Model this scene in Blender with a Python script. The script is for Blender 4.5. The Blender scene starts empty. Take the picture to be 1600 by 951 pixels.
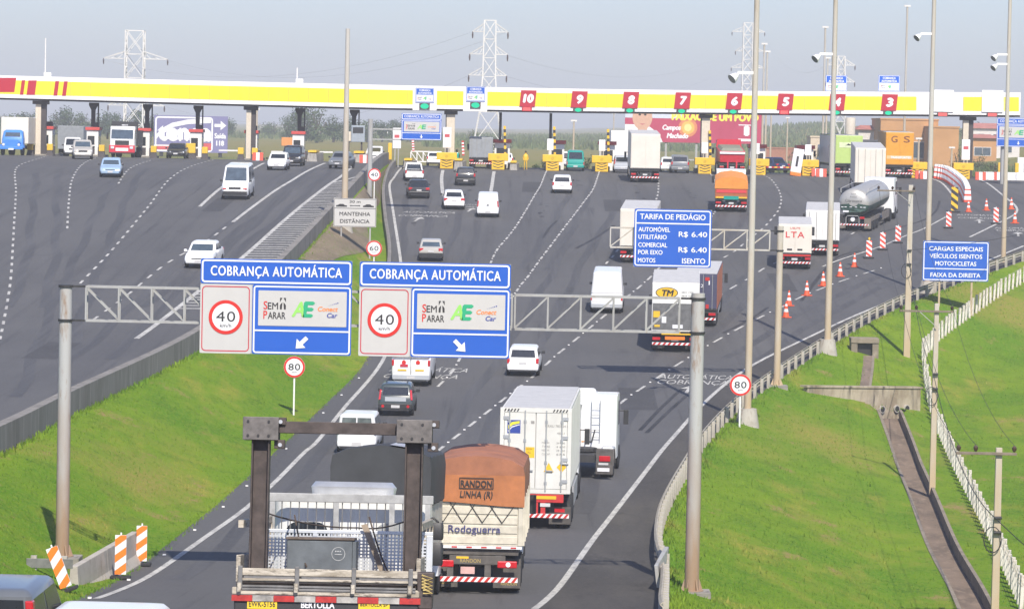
import bpy, bmesh, math, random
from mathutils import Vector, Matrix
R_=math.radians
random.seed(7)
scene=bpy.context.scene
C=scene.collection
# ---------------------------------------------------------------- camera, sky, sun, exposure
ZC=20.0; F=5700.0; PITCH=math.atan(.04746); ROLL=R_(1.15)
cam=bpy.data.cameras.new('camera'); cam.sensor_width=36; cam.lens=36*F/1600
cam.clip_start=1; cam.clip_end=20000
co=bpy.data.objects.new('camera',cam); C.objects.link(co)
CR=Matrix.Rotation(math.pi/2-PITCH,3,'X')@Matrix.Rotation(ROLL,3,'Z')
co.matrix_world=Matrix.Translation((0,0,ZC))@CR.to_4x4()
scene.camera=co
SUN_EL=R_(46); SUN_AZ=R_(11)
w=bpy.data.worlds.new('World'); scene.world=w; w.use_nodes=True
nt=w.node_tree; bg=nt.nodes['Background']
sky=nt.nodes.new('ShaderNodeTexSky'); sky.sky_type='NISHITA'; sky.sun_disc=False
sky.sun_elevation=SUN_EL; sky.sun_rotation=math.pi-SUN_AZ; sky.altitude=0
sky.air_density=1.0; sky.dust_density=1.0; sky.ozone_density=6.0
tn=nt.nodes.new('ShaderNodeMix'); tn.data_type='RGBA'; tn.blend_type='MULTIPLY'; tn.inputs[0].default_value=1; tn.inputs[7].default_value=(1.0,.94,1.055,1)
nt.links.new(sky.outputs[0],tn.inputs[6]); nt.links.new(tn.outputs[2],bg.inputs[0]); bg.inputs[1].default_value=.094
sl=bpy.data.lights.new('sun','SUN'); sl.energy=3.6; sl.angle=R_(.5); sl.color=(1,.93,.82)
so=bpy.data.objects.new('sun',sl); C.objects.link(so)
ldir=Vector((-math.sin(SUN_AZ)*math.cos(SUN_EL),math.cos(SUN_AZ)*math.cos(SUN_EL),-math.sin(SUN_EL)))
so.rotation_euler=ldir.to_track_quat('-Z','Y').to_euler(); so.location=(60,-100,120)
vs=scene.view_settings
scene.display_settings.display_device='sRGB'
vs.view_transform='Standard'; vs.look='None'; vs.gamma=1; vs.use_curve_mapping=False
vs.exposure=.75
scene.cycles.max_bounces=6; scene.cycles.diffuse_bounces=3; scene.cycles.volume_bounces=0
scene.cycles.use_denoising=True
# ---------------------------------------------------------------- the lie of the land
def smooth(pts):
    xs=[float(p[0]) for p in pts]; ys=[float(p[1]) for p in pts]; n=len(xs)
    m=[]
    for i in range(n):
        a=max(0,i-1); b=min(n-1,i+1); m.append((ys[b]-ys[a])/(xs[b]-xs[a]))
    def f(d):
        if d<=xs[0]: return ys[0]+m[0]*(d-xs[0])
        if d>=xs[-1]: return ys[-1]
        i=0
        while xs[i+1]<d: i+=1
        h=xs[i+1]-xs[i]; t=(d-xs[i])/h
        return (2*t**3-3*t*t+1)*ys[i]+(t**3-2*t*t+t)*h*m[i]+(-2*t**3+3*t*t)*ys[i+1]+(t**3-t*t)*h*m[i+1]
    return f
FAR=[(372,3.7),(395,4.6),(430,5.0),(520,4.6),(700,4.1),(1000,3.5),(1500,2.6),(2500,1.3),(4200,-2)]
hR=smooth([(20,6.2),(48,7.3),(75,10.6),(104,13.2),(125,13.65),(150,13.7),(178,13.2),(200,12.2),(219,11.0),(250,9.0),(290,6.3),(320,4.7),(345,3.8)]+FAR)
hL=smooth([(20,4),(50,5.6),(104,10.6),(125,11.2),(150,11.3),(178,10.8),(200,9.8),(219,8.6),(250,6.6),(271,5.4),(290,4.4),(306,3.8),(330,3.35),(350,3.25)]+FAR)
XB=smooth([(20,-17.5),(90,-17.4),(123,-17.2),(144,-17.0),(177,-15.2),(200,-14.4),(226,-13.5),(251,-12.8),(275,-12.3),(300,-12.0),(345,-12.2),(400,-12.2)])
XL=smooth([(20,-10.4),(95,-11.5),(112,-11.2),(130,-10.6),(152,-9.9),(175,-8.9),(195,-7.8),(222,-7.9),(250,-8.5),(277,-9.8),(300,-10.8),(320,-11.3),(345,-11.6),(400,-11.6)])
XR=smooth([(20,3.2),(80,3.6),(108,4.7),(118,4.9),(130,5.6),(147,7.2),(161,8.8),(175,10.9),(188,13.5),(204,17.4),(219,21.6),(234,26.6),(259,36.5),(290,50),(345,66),(400,66)])
def sst(t):
    t=max(0,min(1,t)); return t*t*(3-2*t)
def drop(o,d):
    if o<=0: return 0
    k=1-sst((d-250)/60)
    a=min(o,8)*.27
    if o>11.5: a-=.045*(min(o,60)-11.5)
    return a*k
def G(x,d):
    r=ZC-hR(d); xl=XL(d)
    if x>=xl:
        z=r-drop(x-XR(d)-.4,d)
    else:
        l=ZC-hL(d); xb=XB(d)
        z=l if x<=xb else l+(r-l)*sst((x-xb)/(xl-xb))
    if d>900:
        z+=2.4*sst((d-900)/500)*sst((x+40)/160)
    if d>420 and x>60:
        z+=5*sst((d-430)/350)*sst((x-60)/60)
    return z
def proj(x,y,z):
    v=CR.transposed()@Vector((x,y,z-ZC)); return 800+F*v.x/-v.z, 475.5-F*v.y/-v.z
def ray(px,py):
    v=CR@Vector(((px-800)/F,-(py-475.5)/F,-1)); return v/v.y
def PX(px,py,d):
    r=ray(px,py); return Vector((r.x*d,d,ZC+r.z*d))
def hit(px,py,lo=60.,hi=352.):
    r=ray(px,py); d=lo
    f=lambda d: ZC+r.z*d-G(r.x*d,d)
    while d<hi:
        if f(d+.5)<=0:
            a,b=d,d+.5
            for _ in range(24):
                m=(a+b)/2
                if f(m)>0:a=m
                else:b=m
            return Vector((r.x*a,a,G(r.x*a,a)))
        d+=.5
    return Vector((r.x*hi,hi,G(r.x*hi,hi)))
def GX(px,d):                       # ground point at depth d in the column px
    x=(px-800)*d/F
    for _ in range(6):
        q,_y=proj(x,d,G(x,d)); x+=(px-q)*d/F
    return Vector((x,d,G(x,d)))
# ---------------------------------------------------------------- materials
MATS={}
def mat(name,col,rough=.6,metal=0,var=.12,scale=3,coat=0,bump=0,emit=0,spec=.5,alpha=None):
    if name in MATS: return MATS[name]
    m=bpy.data.materials.new(name); m.use_nodes=True; MATS[name]=m
    n=m.node_tree.nodes; L=m.node_tree.links; p=n['Principled BSDF']
    p.inputs['Roughness'].default_value=rough; p.inputs['Metallic'].default_value=metal
    p.inputs['Specular IOR Level'].default_value=spec
    if coat: p.inputs['Coat Weight'].default_value=coat; p.inputs['Coat Roughness'].default_value=.08
    tc=n.new('ShaderNodeTexCoord'); no=n.new('ShaderNodeTexNoise')
    no.inputs['Scale'].default_value=scale; no.inputs['Detail'].default_value=5; no.inputs['Roughness'].default_value=.62
    L.new(tc.outputs['Object'],no.inputs['Vector'])
    cr=n.new('ShaderNodeValToRGB'); e=cr.color_ramp.elements
    e[0].position=.32; e[1].position=.68
    e[0].color=tuple(c*(1-var) for c in col)+(1,); e[1].color=tuple(min(1,c*(1+var*.6)) for c in col)+(1,)
    L.new(no.outputs['Fac'],cr.inputs[0]); L.new(cr.outputs[0],p.inputs['Base Color'])
    if bump:
        b=n.new('ShaderNodeBump'); b.inputs['Strength'].default_value=bump; b.inputs['Distance'].default_value=.02
        L.new(no.outputs['Fac'],b.inputs['Height']); L.new(b.outputs[0],p.inputs['Normal'])
    if emit:
        L.new(cr.outputs[0],p.inputs['Emission Color']); p.inputs['Emission Strength'].default_value=emit
    return m
def nodes(m): return m.node_tree.nodes, m.node_tree.links
def layered(name,base,layers,rough=.9,bump=None,bscale=60,bstr=.3):
    """base colour with noise layers: (scale vec, lo, hi, colour)"""
    m=bpy.data.materials.new(name); m.use_nodes=True; MATS[name]=m
    n,L=nodes(m); p=n['Principled BSDF']; p.inputs['Roughness'].default_value=rough; p.inputs['Specular IOR Level'].default_value=.3
    tc=n.new('ShaderNodeTexCoord'); cur=None
    for sc,lo,hi,col,det in layers:
        mp=n.new('ShaderNodeMapping'); mp.inputs['Scale'].default_value=sc
        L.new(tc.outputs['Object'],mp.inputs[0])
        no=n.new('ShaderNodeTexNoise'); no.inputs['Scale'].default_value=1; no.inputs['Detail'].default_value=det; no.inputs['Roughness'].default_value=.65
        L.new(mp.outputs[0],no.inputs['Vector'])
        mr=n.new('ShaderNodeMapRange'); mr.inputs[1].default_value=lo; mr.inputs[2].default_value=hi
        L.new(no.outputs['Fac'],mr.inputs[0])
        mx=n.new('ShaderNodeMix'); mx.data_type='RGBA'
        L.new(mr.outputs[0],mx.inputs[0])
        if cur is None: mx.inputs[6].default_value=tuple(base)+(1,)
        else: L.new(cur,mx.inputs[6])
        mx.inputs[7].default_value=tuple(col)+(1,)
        cur=mx.outputs[2]
    L.new(cur,p.inputs['Base Color'])
    no=n.new('ShaderNodeTexNoise'); no.inputs['Scale'].default_value=bscale; no.inputs['Detail'].default_value=4
    L.new(tc.outputs['Object'],no.inputs['Vector'])
    b=n.new('ShaderNodeBump'); b.inputs['Strength'].default_value=bstr; b.inputs['Distance'].default_value=.03
    L.new(no.outputs['Fac'],b.inputs['Height']); L.new(b.outputs[0],p.inputs['Normal'])
    return m
ASPH=layered('asphalt',(.080,.079,.080),[((.16,.03,.1),.45,.70,(.108,.106,.105),6),((1.1,.015,.2),.50,.74,(.060,.059,.062),5),((.05,.05,.05),.48,.7,(.095,.093,.092),6),((2.2,.03,.4),.60,.76,(.046,.046,.048),5),((.35,.25,.3),.62,.74,(.062,.061,.063),6),((9,9,9),.5,.8,(.125,.122,.118),3)],rough=.85,bscale=40,bstr=.15)
TRACK=layered('tyre_polished_asphalt',(.066,.065,.066),[((.9,.02,.1),.45,.62,(.090,.088,.088),6),((1.6,.03,.2),.52,.70,(.056,.055,.057),5),((9,9,9),.5,.8,(.115,.112,.108),3)],rough=.75,bscale=40,bstr=.12)
PATCH=layered('repair_asphalt',(.052,.051,.052),[((.5,.3,.5),.45,.7,(.066,.065,.066),5),((9,9,9),.5,.8,(.10,.10,.10),3)],rough=.85,bscale=40,bstr=.15)
SHOUL=layered('worn_asphalt',(.052,.049,.046),[((.4,.06,.2),.45,.7,(.085,.078,.068),6),((1.2,.4,1),.55,.75,(.036,.034,.032),6),((10,10,10),.5,.8,(.10,.09,.08),3)],rough=.9,bscale=40,bstr=.2)
GRASS=layered('grass',(.086,.188,.010),[((.07,.05,.1),.42,.60,(.155,.240,.014),7),((.28,.10,.3),.53,.71,(.28,.245,.045),7),((.8,.45,1),.48,.72,(.064,.135,.012),6),((.05,.03,.1),.55,.67,(.24,.21,.05),7),((.45,.2,.4),.595,.68,(.26,.18,.08),6),((2.5,1.2,2),.60,.72,(.052,.105,.012),4),((7,3,5),.42,.7,(.150,.22,.02),3)],rough=.95,bscale=14,bstr=.4)
nodes(GRASS)[0]['Principled BSDF'].inputs['Specular IOR Level'].default_value=.05
FIELD=layered('dry_field',(.19,.165,.035),[((.02,.006,.02),.45,.65,(.13,.15,.03),6),((.08,.02,.05),.5,.7,(.21,.17,.05),6)],rough=.95,bscale=2,bstr=.4)
DIRT=layered('bare_earth',(.16,.12,.08),[((.5,.2,.5),.45,.65,(.10,.085,.055),6),((3,2,3),.5,.75,(.22,.17,.12),4)],rough=.95,bscale=20,bstr=.4)
CONC=layered('weathered_concrete',(.30,.28,.25),[((.6,.6,1.5),.45,.7,(.19,.175,.15),6),((3,3,.5),.52,.72,(.13,.115,.095),5)],rough=.9,bscale=20,bstr=.25)
CONC2=layered('pale_concrete',(.42,.39,.34),[((1,1,2.5),.45,.7,(.33,.30,.25),6),((5,5,1.5),.55,.75,(.24,.20,.16),5)],rough=.9,bscale=25,bstr=.25)
POLEM=layered('tan_concrete_pole',(.47,.45,.41),[((1,1,.12),.45,.7,(.42,.35,.26),6),((4,4,.8),.55,.75,(.36,.30,.22),5)],rough=.85,bscale=25,bstr=.15)
CONCD=layered('dark_weathered_concrete',(.215,.20,.18),[((.6,.6,.25),.45,.7,(.14,.13,.115),6),((2,2,.3),.52,.72,(.30,.28,.25),5)],rough=.9,bscale=20,bstr=.25)
GALV=layered('galvanised_steel',(.36,.36,.345),[((2,2,.6),.45,.7,(.29,.28,.265),6),((3,3,1),.6,.75,(.30,.24,.18),5)],rough=.55,bscale=30,bstr=.08)
RUSTP=layered('rust_stained_steel',(.40,.40,.385),[((1.3,1.3,.22),.45,.7,(.34,.30,.26),6),((3,3,.7),.55,.7,(.24,.15,.09),5)],rough=.7,bscale=30,bstr=.12)
GUARD=layered('weathered_guardrail',(.36,.33,.27),[((1,1,1),.45,.65,(.44,.39,.31),5),((3,3,3),.55,.7,(.22,.18,.13),5)],rough=.8,bscale=20,bstr=.1)
CREAMC=layered('cream_concrete',(.50,.43,.33),[((1,1,2.5),.45,.7,(.40,.34,.26),6),((5,5,1.5),.55,.75,(.30,.25,.19),5)],rough=.9,bscale=25,bstr=.2)
PAINTW=layered('worn_white_road_paint',(.50,.49,.45),[((2,.7,1),.46,.66,(.33,.32,.30),6),((7,5,5),.52,.68,(.17,.165,.16),5)],rough=.8,bscale=40,bstr=.1)
WHITE=mat('white_paint',(.80,.79,.76),.35,var=.05,coat=.3)
WHITEF=mat('flat_white',(.80,.79,.77),.6,var=.03)
CREAM=mat('cream_paint',(.58,.54,.44),.6,var=.22,scale=2.5)
BLACK=mat('black_rubber',(.022,.022,.023),.8,var=.3)
DARK=mat('dark_chassis',(.035,.034,.034),.7,var=.35)
TRIM=mat('dark_trim',(.03,.03,.032),.55,var=.2)
RIM=mat('wheel_rim',(.38,.38,.39),.4,metal=.6,var=.2)
GLASS=mat('window_glass',(.018,.022,.027),.08,var=.2,spec=.7)
GLASSL=mat('bright_window_glass',(.06,.085,.11),.08,var=.3,spec=.8)
REDL=mat('red_lamp',(.50,.012,.02),.2,var=.2,coat=.5)
CLEARL=mat('clear_lamp',(.62,.64,.66),.15,var=.15,coat=.5)
AMBER=mat('amber_lamp',(.75,.28,.02),.25,var=.1)
PLATE=mat('grey_number_plate',(.55,.54,.53),.5,var=.1)
CHROME=mat('chrome',(.6,.6,.6),.2,metal=1,var=.05)
BLUE=mat('sign_blue',(.014,.098,.47),.45,var=.04,scale=.7)
SIGNW=mat('sign_white',(.74,.74,.75),.5,var=.03)
SIGNG=mat('sign_grey_white',(.51,.495,.47),.5,var=.03)
SRED=mat('sign_red',(.60,.022,.014),.5,var=.06)
SDRED=mat('sign_dark_red',(.50,.03,.05),.5,var=.06)
SBLACK=mat('sign_black',(.03,.028,.028),.5,var=.05)
YEL=layered('canopy_yellow',(.80,.68,.03),[((.05,.05,.05),.45,.7,(.80,.62,.03),4),((1.2,.3,.12),.55,.8,(.70,.57,.05),5)],rough=.5,bscale=3,bstr=.05)
YELLOW=mat('hazard_yellow',(.76,.46,.02),.55,var=.1)
ORANGE=mat('hazard_orange',(.80,.20,.015),.55,var=.08)
RED=mat('hazard_red',(.50,.022,.014),.5,var=.1)
LGREEN=mat('green_lane_light',(.0,.42,.22),.3,var=.05,emit=.3)
LRED=mat('red_lane_light',(.62,.10,.09),.3,var=.08,emit=.25)
STEELD=mat('old_dark_steel',(.075,.058,.052),.65,metal=.25,var=.4,scale=6,bump=.2)
def rust_from_ground(m,z0,z1,col):
    n,L=nodes(m); p=n['Principled BSDF']; src=p.inputs['Base Color'].links[0].from_socket
    tc=n.new('ShaderNodeTexCoord'); sp=n.new('ShaderNodeSeparateXYZ'); L.new(tc.outputs['Object'],sp.inputs[0])
    mp=n.new('ShaderNodeMapping'); mp.inputs['Scale'].default_value=(3,3,.5); L.new(tc.outputs['Object'],mp.inputs[0])
    no=n.new('ShaderNodeTexNoise'); no.inputs['Scale'].default_value=1; no.inputs['Detail'].default_value=6; L.new(mp.outputs[0],no.inputs['Vector'])
    mr=n.new('ShaderNodeMapRange'); mr.inputs[1].default_value=z1; mr.inputs[2].default_value=z0; L.new(sp.outputs[2],mr.inputs[0])
    ad=n.new('ShaderNodeMath'); ad.operation='MULTIPLY_ADD'; ad.inputs[1].default_value=1.6; ad.inputs[2].default_value=-.8; L.new(no.outputs['Fac'],ad.inputs[0])
    a2=n.new('ShaderNodeMath'); a2.operation='ADD'; a2.use_clamp=True; L.new(ad.outputs[0],a2.inputs[0]); L.new(mr.outputs[0],a2.inputs[1])
    mu=n.new('ShaderNodeMath'); mu.operation='MULTIPLY'; mu.inputs[1].default_value=.85; L.new(a2.outputs[0],mu.inputs[0])
    mx=n.new('ShaderNodeMix'); mx.data_type='RGBA'; L.new(mu.outputs[0],mx.inputs[0]); L.new(src,mx.inputs[6]); mx.inputs[7].default_value=col+(1,); L.new(mx.outputs[2],p.inputs['Base Color'])
rust_from_ground(RUSTP,1.0,5.2,(.30,.19,.11))
rust_from_ground(POLEM,2.,9.,(.44,.33,.20))
# ---------------------------------------------------------------- mesh builder
class MB:
    def __init__(s): s.v=[]; s.f=[]; s.m=[]; s.k=0
    def mat(s,k): s.k=k; return s
    def add(s,vs,fs):
        o=len(s.v); s.v+= [tuple(v) for v in vs]
        for f in fs: s.f.append([i+o for i in f]); s.m.append(s.k)
        return s
    def hexa(s,p): # p: 4 bottom (ccw from above), 4 top
        return s.add(p,[(3,2,1,0),(4,5,6,7),(0,1,5,4),(1,2,6,5),(2,3,7,6),(3,0,4,7)])
    def box(s,x0,x1,y0,y1,z0,z1):
        return s.hexa([(x0,y0,z0),(x1,y0,z0),(x1,y1,z0),(x0,y1,z0),(x0,y0,z1),(x1,y0,z1),(x1,y1,z1),(x0,y1,z1)])
    def poly(s,p): return s.add(p,[tuple(range(len(p)))])
    def beam(s,a,b,w,h=None,up=(0,0,1)):
        a=Vector(a);b=Vector(b);h=w if h is None else h
        t=(b-a).normalized(); u=Vector(up)
        if abs(t.dot(u))>.98: u=Vector((0,1,0))
        sd=t.cross(u).normalized()*w/2; up2=sd.cross(t).normalized()*h/2
        return s.hexa([a-sd-up2,a+sd-up2,b+sd-up2,b-sd-up2,a-sd+up2,a+sd+up2,b+sd+up2,b-sd+up2])
    def loft(s,rings,cap=True,close=True):
        n=len(rings[0]); o=len(s.v)
        for r in rings: s.v+=[tuple(p) for p in r]
        for i in range(len(rings)-1):
            for j in range(n if close else n-1):
                k=(j+1)%n
                s.f.append([o+i*n+j,o+i*n+k,o+(i+1)*n+k,o+(i+1)*n+j]); s.m.append(s.k)
        if cap:
            s.f.append([o+j for j in reversed(range(n))]); s.m.append(s.k)
            s.f.append([o+(len(rings)-1)*n+j for j in range(n)]); s.m.append(s.k)
        return s
    def tube(s,pts,r,n=8,cap=True):
        pts=[Vector(p) for p in pts]; rings=[]
        rr=r if isinstance(r,(list,tuple)) else [r]*len(pts)
        for i,p in enumerate(pts):
            t=(pts[min(i+1,len(pts)-1)]-pts[max(i-1,0)]).normalized()
            u=Vector((1,0,0)) if abs(t.x)<.9 else Vector((0,1,0))
            a=t.cross(u).normalized(); b=t.cross(a).normalized()
            rings.append([p+a*math.cos(2*math.pi*k/n)*rr[i]-b*math.sin(2*math.pi*k/n)*rr[i]*-1 for k in range(n)])
        return s.loft(rings,cap)
    def disc(s,c,r,axis='y',n=20,sgn=-1,rx=None):
        p=[]
        for k in range(n):
            a=2*math.pi*k/n; u=math.cos(a)*(rx or r); v=math.sin(a)*r
            if axis=='y': p.append((c[0]+u,c[1],c[2]+v))
            elif axis=='x': p.append((c[0],c[1]+u,c[2]+v))
            else: p.append((c[0]+u,c[1]+v,c[2]))
        if (axis=='y' and sgn>0) or (axis!='y' and sgn<0): p.reverse()
        return s.poly(p)
    def ringy(s,c,r0,r1,n=28):      # flat ring facing -y
        o=len(s.v)
        for k in range(n):
            a=2*math.pi*k/n
            s.v.append((c[0]+math.cos(a)*r0,c[1],c[2]+math.sin(a)*r0)); s.v.append((c[0]+math.cos(a)*r1,c[1],c[2]+math.sin(a)*r1))
        for k in range(n):
            a=o+2*k; b=o+2*((k+1)%n); s.f.append([a,a+1,b+1,b]); s.m.append(s.k)
        return s
    def rrect(s,x0,x1,z0,z1,r,y,n=5):
        p=[]
        for cx,cz,a0 in ((x1-r,z0+r,-90),(x1-r,z1-r,0),(x0+r,z1-r,90),(x0+r,z0+r,180)):
            for k in range(n+1):
                a=R_(a0+90*k/n); p.append((cx+r*math.cos(a),y,cz+r*math.sin(a)))
        return s.poly(p)
    def rframe(s,x0,x1,z0,z1,r,w,y,n=5):
        o=len(s.v); N=4*(n+1)
        for q in (0,w):
            rr=max(r-q,.005)
            for cx,cz,a0 in ((x1-q-rr,z0+q+rr,-90),(x1-q-rr,z1-q-rr,0),(x0+q+rr,z1-q-rr,90),(x0+q+rr,z0+q+rr,180)):
                for k in range(n+1):
                    a=R_(a0+90*k/n); s.v.append((cx+rr*math.cos(a),y,cz+rr*math.sin(a)))
        for j in range(N):
            k=(j+1)%N; s.f.append([o+j,o+k,o+N+k,o+N+j]); s.m.append(s.k)
        return s
    def build(s,name,mats,parent=None,smooth=None,bevel=0,label=None,loc=None):
        me=bpy.data.meshes.new(name); me.from_pydata(s.v,[],s.f)
        if not isinstance(mats,(list,tuple)): mats=[mats]
        for m in mats: me.materials.append(m)
        me.polygons.foreach_set('material_index',s.m); me.update()
        if smooth:
            me.shade_smooth(); me.set_sharp_from_angle(angle=R_(smooth))
        o=bpy.data.objects.new(name,me); C.objects.link(o)
        if loc is not None: o.location=loc
        if parent is not None: o.parent=parent
        if bevel:
            b=o.modifiers.new('bevel','BEVEL'); b.width=bevel; b.segments=2; b.limit_method='ANGLE'; b.angle_limit=R_(40)
        if label: o['label']=label
        return o
NUM={'10':'ten','9':'nine','8':'eight','7':'seven','6':'six','5':'five','4':'four','3':'three'}
def tag(o,label,cat,group=None):
    label=' '.join(NUM.get(q,q) for q in label.split(' '))
    o['label']=label; o['category']=cat
    if group: o['group']=group
    return o
def thing(name,label,cat,loc=(0,0,0),yaw=0,pitch=0,group=None):
    o=bpy.data.objects.new(name,None); C.objects.link(o); o.location=loc; o.rotation_euler=(pitch,0,yaw); o.empty_display_size=.3
    return tag(o,label,cat,group)
def struct(o,k='structure'): o['kind']=k; return o
def copy_tree(o,parent=None):
    c=o.copy(); C.objects.link(c)
    if parent is not None: c.parent=parent
    for ch in list(o.children): copy_tree(ch,c)
    return c
TC={}
def text_geo(s,bold=0.,sp=1.):
    k=(s,bold,sp)
    if k in TC: return TC[k]
    cu=bpy.data.curves.new('t','FONT'); cu.body=s; cu.size=1; cu.offset=bold; cu.resolution_u=3; cu.space_character=sp
    ob=bpy.data.objects.new('t',cu); C.objects.link(ob)
    dg=bpy.context.evaluated_depsgraph_get(); dg.update()
    me=ob.evaluated_get(dg).to_mesh()
    vs=[(v.co.x,v.co.y) for v in me.vertices]; fs=[tuple(p.vertices) for p in me.polygons]
    ob.evaluated_get(dg).to_mesh_clear()
    bpy.data.objects.remove(ob); bpy.data.curves.remove(cu)
    x0=min(v[0] for v in vs); x1=max(v[0] for v in vs)
    vs=[(v[0]-x0,v[1]) for v in vs]
    TC[k]=(vs,fs,x1-x0); return TC[k]
CAP=.72
def put_text(mb,s,x,z,cap,y=0,w=None,align='C',bold=.0,ital=0.,sp=1.):
    """lettering on a plane facing -y; x = anchor, z = baseline, cap = capital height, w = fitted width"""
    vs,fs,wd=text_geo(s,0.,sp); k=cap/CAP; sx=k if w is None else w/wd
    off={'C':-wd*sx/2,'L':0,'R':-wd*sx}[align]
    q=max(0,bold)*k*1.5
    for i,(du,dv) in enumerate(((0,0),(-q,0),(q,0),(0,q*.8),(0,-q*.8)) if q>0 else ((0,0),)):
        mb.add([(x+off+v[0]*sx+ital*v[1]*k+du,y-.0006*i,z+v[1]*k+dv) for v in vs],fs)
    return mb
def lettering(parent,mats,items,name='lettering',label=None):
    for it in items:
        k=it.pop('m',0); o=put_text(MB(),**it).build(name,mats[k],parent,label=label)
    return o
def rring(hw,yr,yf,z,r,n=3,kx=1):
    p=[]
    r=min(r,hw*.9,(yf-yr)*.45)
    for cx,cy,a0 in ((hw-r,yr+r,-90),(hw-r,yf-r,0),(-hw+r,yf-r,90),(-hw+r,yr+r,180)):
        for k in range(n+1):
            a=R_(a0+90*k/n); p.append((cx+r*math.cos(a),cy+r*math.sin(a),z))
    return p
# ---------------------------------------------------------------- terrain and roads
def frange(a,b,s):
    r=[]; 
    while a<b-1e-6: r.append(a); a+=s
    return r
ROWS=[20,35,50,60,70,78]+frange(84,366,2)+[366,370,376,384,395,410,430,460,500,560,640,740,860,1000,1180,1400,1700,2100,2600,3300,4200]
LO=[-1200,-700,-420,-260,-170,-120,-90,-70,-50,-30,-12,-4,-1,0]
RO=[.0,.4,1,1.8,2.6,3.5,4.5,5.5,6.5,7.5,8.4,9.5,10.5,11.5,12.5,14,16,19,23,28,35,45,60,85,120,180,260,400,700,1200]
def terrain():
    mb=MB(); ring=[]
    for d in ROWS:
        k=max(1,d/360); b=XB(d); l=XL(d); r=XR(d)
        road=d<=366
        cut=.22 if d<=366 else 0
        row=[]
        for o in LO:
            x=max(-1300,b+o*k)+o*.001; row.append((x,d,G(x,d)-(cut if -75<=o<0 else 0)))
        for i in range(1,13):
            x=b+(l-b)*i/13; row.append((x,d,G(x,d)))
        row.append((l,d,G(l,d)))
        for t in (.02,.3,.6,.98):
            x=l+(r-l)*t; row.append((x,d,G(x,d)-cut))
        for o in RO:
            x=min(1300,r+o*(k if o>12 else 1))+o*.001; row.append((x,d,G(x,d)))
        ring.append(row)
    # material: grass near, dry field beyond the plaza
    n=len(ring[0]); o=0
    for r in ring: mb.v+=r
    for i in range(len(ring)-1):
        for j in range(n-1):
            a=i*n+j; mb.f.append([a,a+1,a+n+1,a+n]); mb.m.append(1 if ROWS[i]>=366 and ring[i][j][0]<75*max(1,ROWS[i]/400) else 0)
    g=mb.build('ground',[GRASS,FIELD],smooth=60); struct(g)
terrain()
def strip(name,m,xa,xb,d0,d1,n=8,dz=0,step=2):
    mb=MB(); ds=[d for d in ROWS if d0<=d<=d1]; rows=[]
    for d in ds:
        a=xa(d); b=xb(d); rows.append([(a+(b-a)*i/n,d,G(a+(b-a)*i/n,d)+dz) for i in range(n+1)])
    k=n+1
    for r in rows: mb.v+=r
    for i in range(len(rows)-1):
        for j in range(n): mb.f.append([i*k+j,i*k+j+1,(i+1)*k+j+1,(i+1)*k+j]); mb.m.append(0)
    return struct(mb.build(name,m,smooth=60))
strip('right_carriageway',ASPH,XL,XR,20,410,10)
strip('left_carriageway',ASPH,lambda d:XB(d)-78,XB,20,410,6)
LEDGE=[(150,935),(280,868),(385,793),(470,712),(495,690),(542,632),(597,565),(618,505),(628,455),(626,408),(617,348),(609,297),(610,285),(616,277),(628,262)]
REDGE=[(835,951),(900,880),(960,800),(1010,735),(1050,685),(1110,620),(1180,568),(1280,519),(1360,483),(1440,453),(1500,425),(1600,384)]
def world(pts,dz=.012): 
    r=[hit(*p) for p in pts]
    for p in r: p.z+=dz
    return r
def resample(P,step):
    out=[P[0].copy()]; L=0
    for a,b in zip(P,P[1:]):
        l=(b-a).length; n=max(1,int(l/step+.5))
        for i in range(1,n+1): out.append(a.lerp(b,i/n))
    return out
def crom(P,n=6):
    out=[]
    for i in range(len(P)-1):
        p0=P[max(i-1,0)];p1=P[i];p2=P[i+1];p3=P[min(i+2,len(P)-1)]
        for k in range(n):
            t=k/n; out.append(.5*((2*p1)+(-p0+p2)*t+(2*p0-5*p1+4*p2-p3)*t*t+(-p0+3*p1-3*p2+p3)*t**3))
    out.append(P[-1].copy()); return out
def ribbon(mb,P,wd,dz=.012):
    vs=[]
    for i,p in enumerate(P):
        t=P[min(i+1,len(P)-1)]-P[max(i-1,0)]; t.z=0; t.normalize()
        s=Vector((t.y,-t.x,0))*wd/2
        for q in (p-s,p+s): vs.append((q.x,q.y,G(q.x,q.y)+dz))
    mb.add(vs,[(2*i,2*i+1,2*i+3,2*i+2) for i in range(len(P)-1)])
STUDS=[]
def line(pts,wd=.16,on=None,off=None,name='lane_marking',stud=0,dz=.012,m=None):
    P=resample(crom(world(pts)),.5); mb=MB()
    if on is None: ribbon(mb,P,wd,dz)
    else:
        acc=[0]
        for a,b in zip(P,P[1:]): acc.append(acc[-1]+(b-a).length)
        def at(s):
            for i in range(len(acc)-1):
                if acc[i+1]>=s: 
                    return P[i].lerp(P[i+1],(s-acc[i])/max(1e-6,acc[i+1]-acc[i]))
            return P[-1].copy()
        s=0
        while s+on<=acc[-1]+.3:
            ribbon(mb,[at(s+on*k/4) for k in range(5)],wd,dz)
            if stud and s+on+off/2<acc[-1]: STUDS.append((stud,at(s+on+off/2)))
            s+=on+off
    return struct(mb.build(name,m or PAINTW))
line(LEDGE,.2); line(REDGE,.2)
S_=lambda px,py: None
LA=[(684,604),(714,569),(741,500),(762,425),(775,393),(793,371),(808,351),(824,325),(835.5,305),(846,287),(855,266)]
line(LA[:3],.15,2.6,3.2,stud='between the left lanes'); line(LA[2:],.15,1.8,2.4,stud='between the left lanes')
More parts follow.
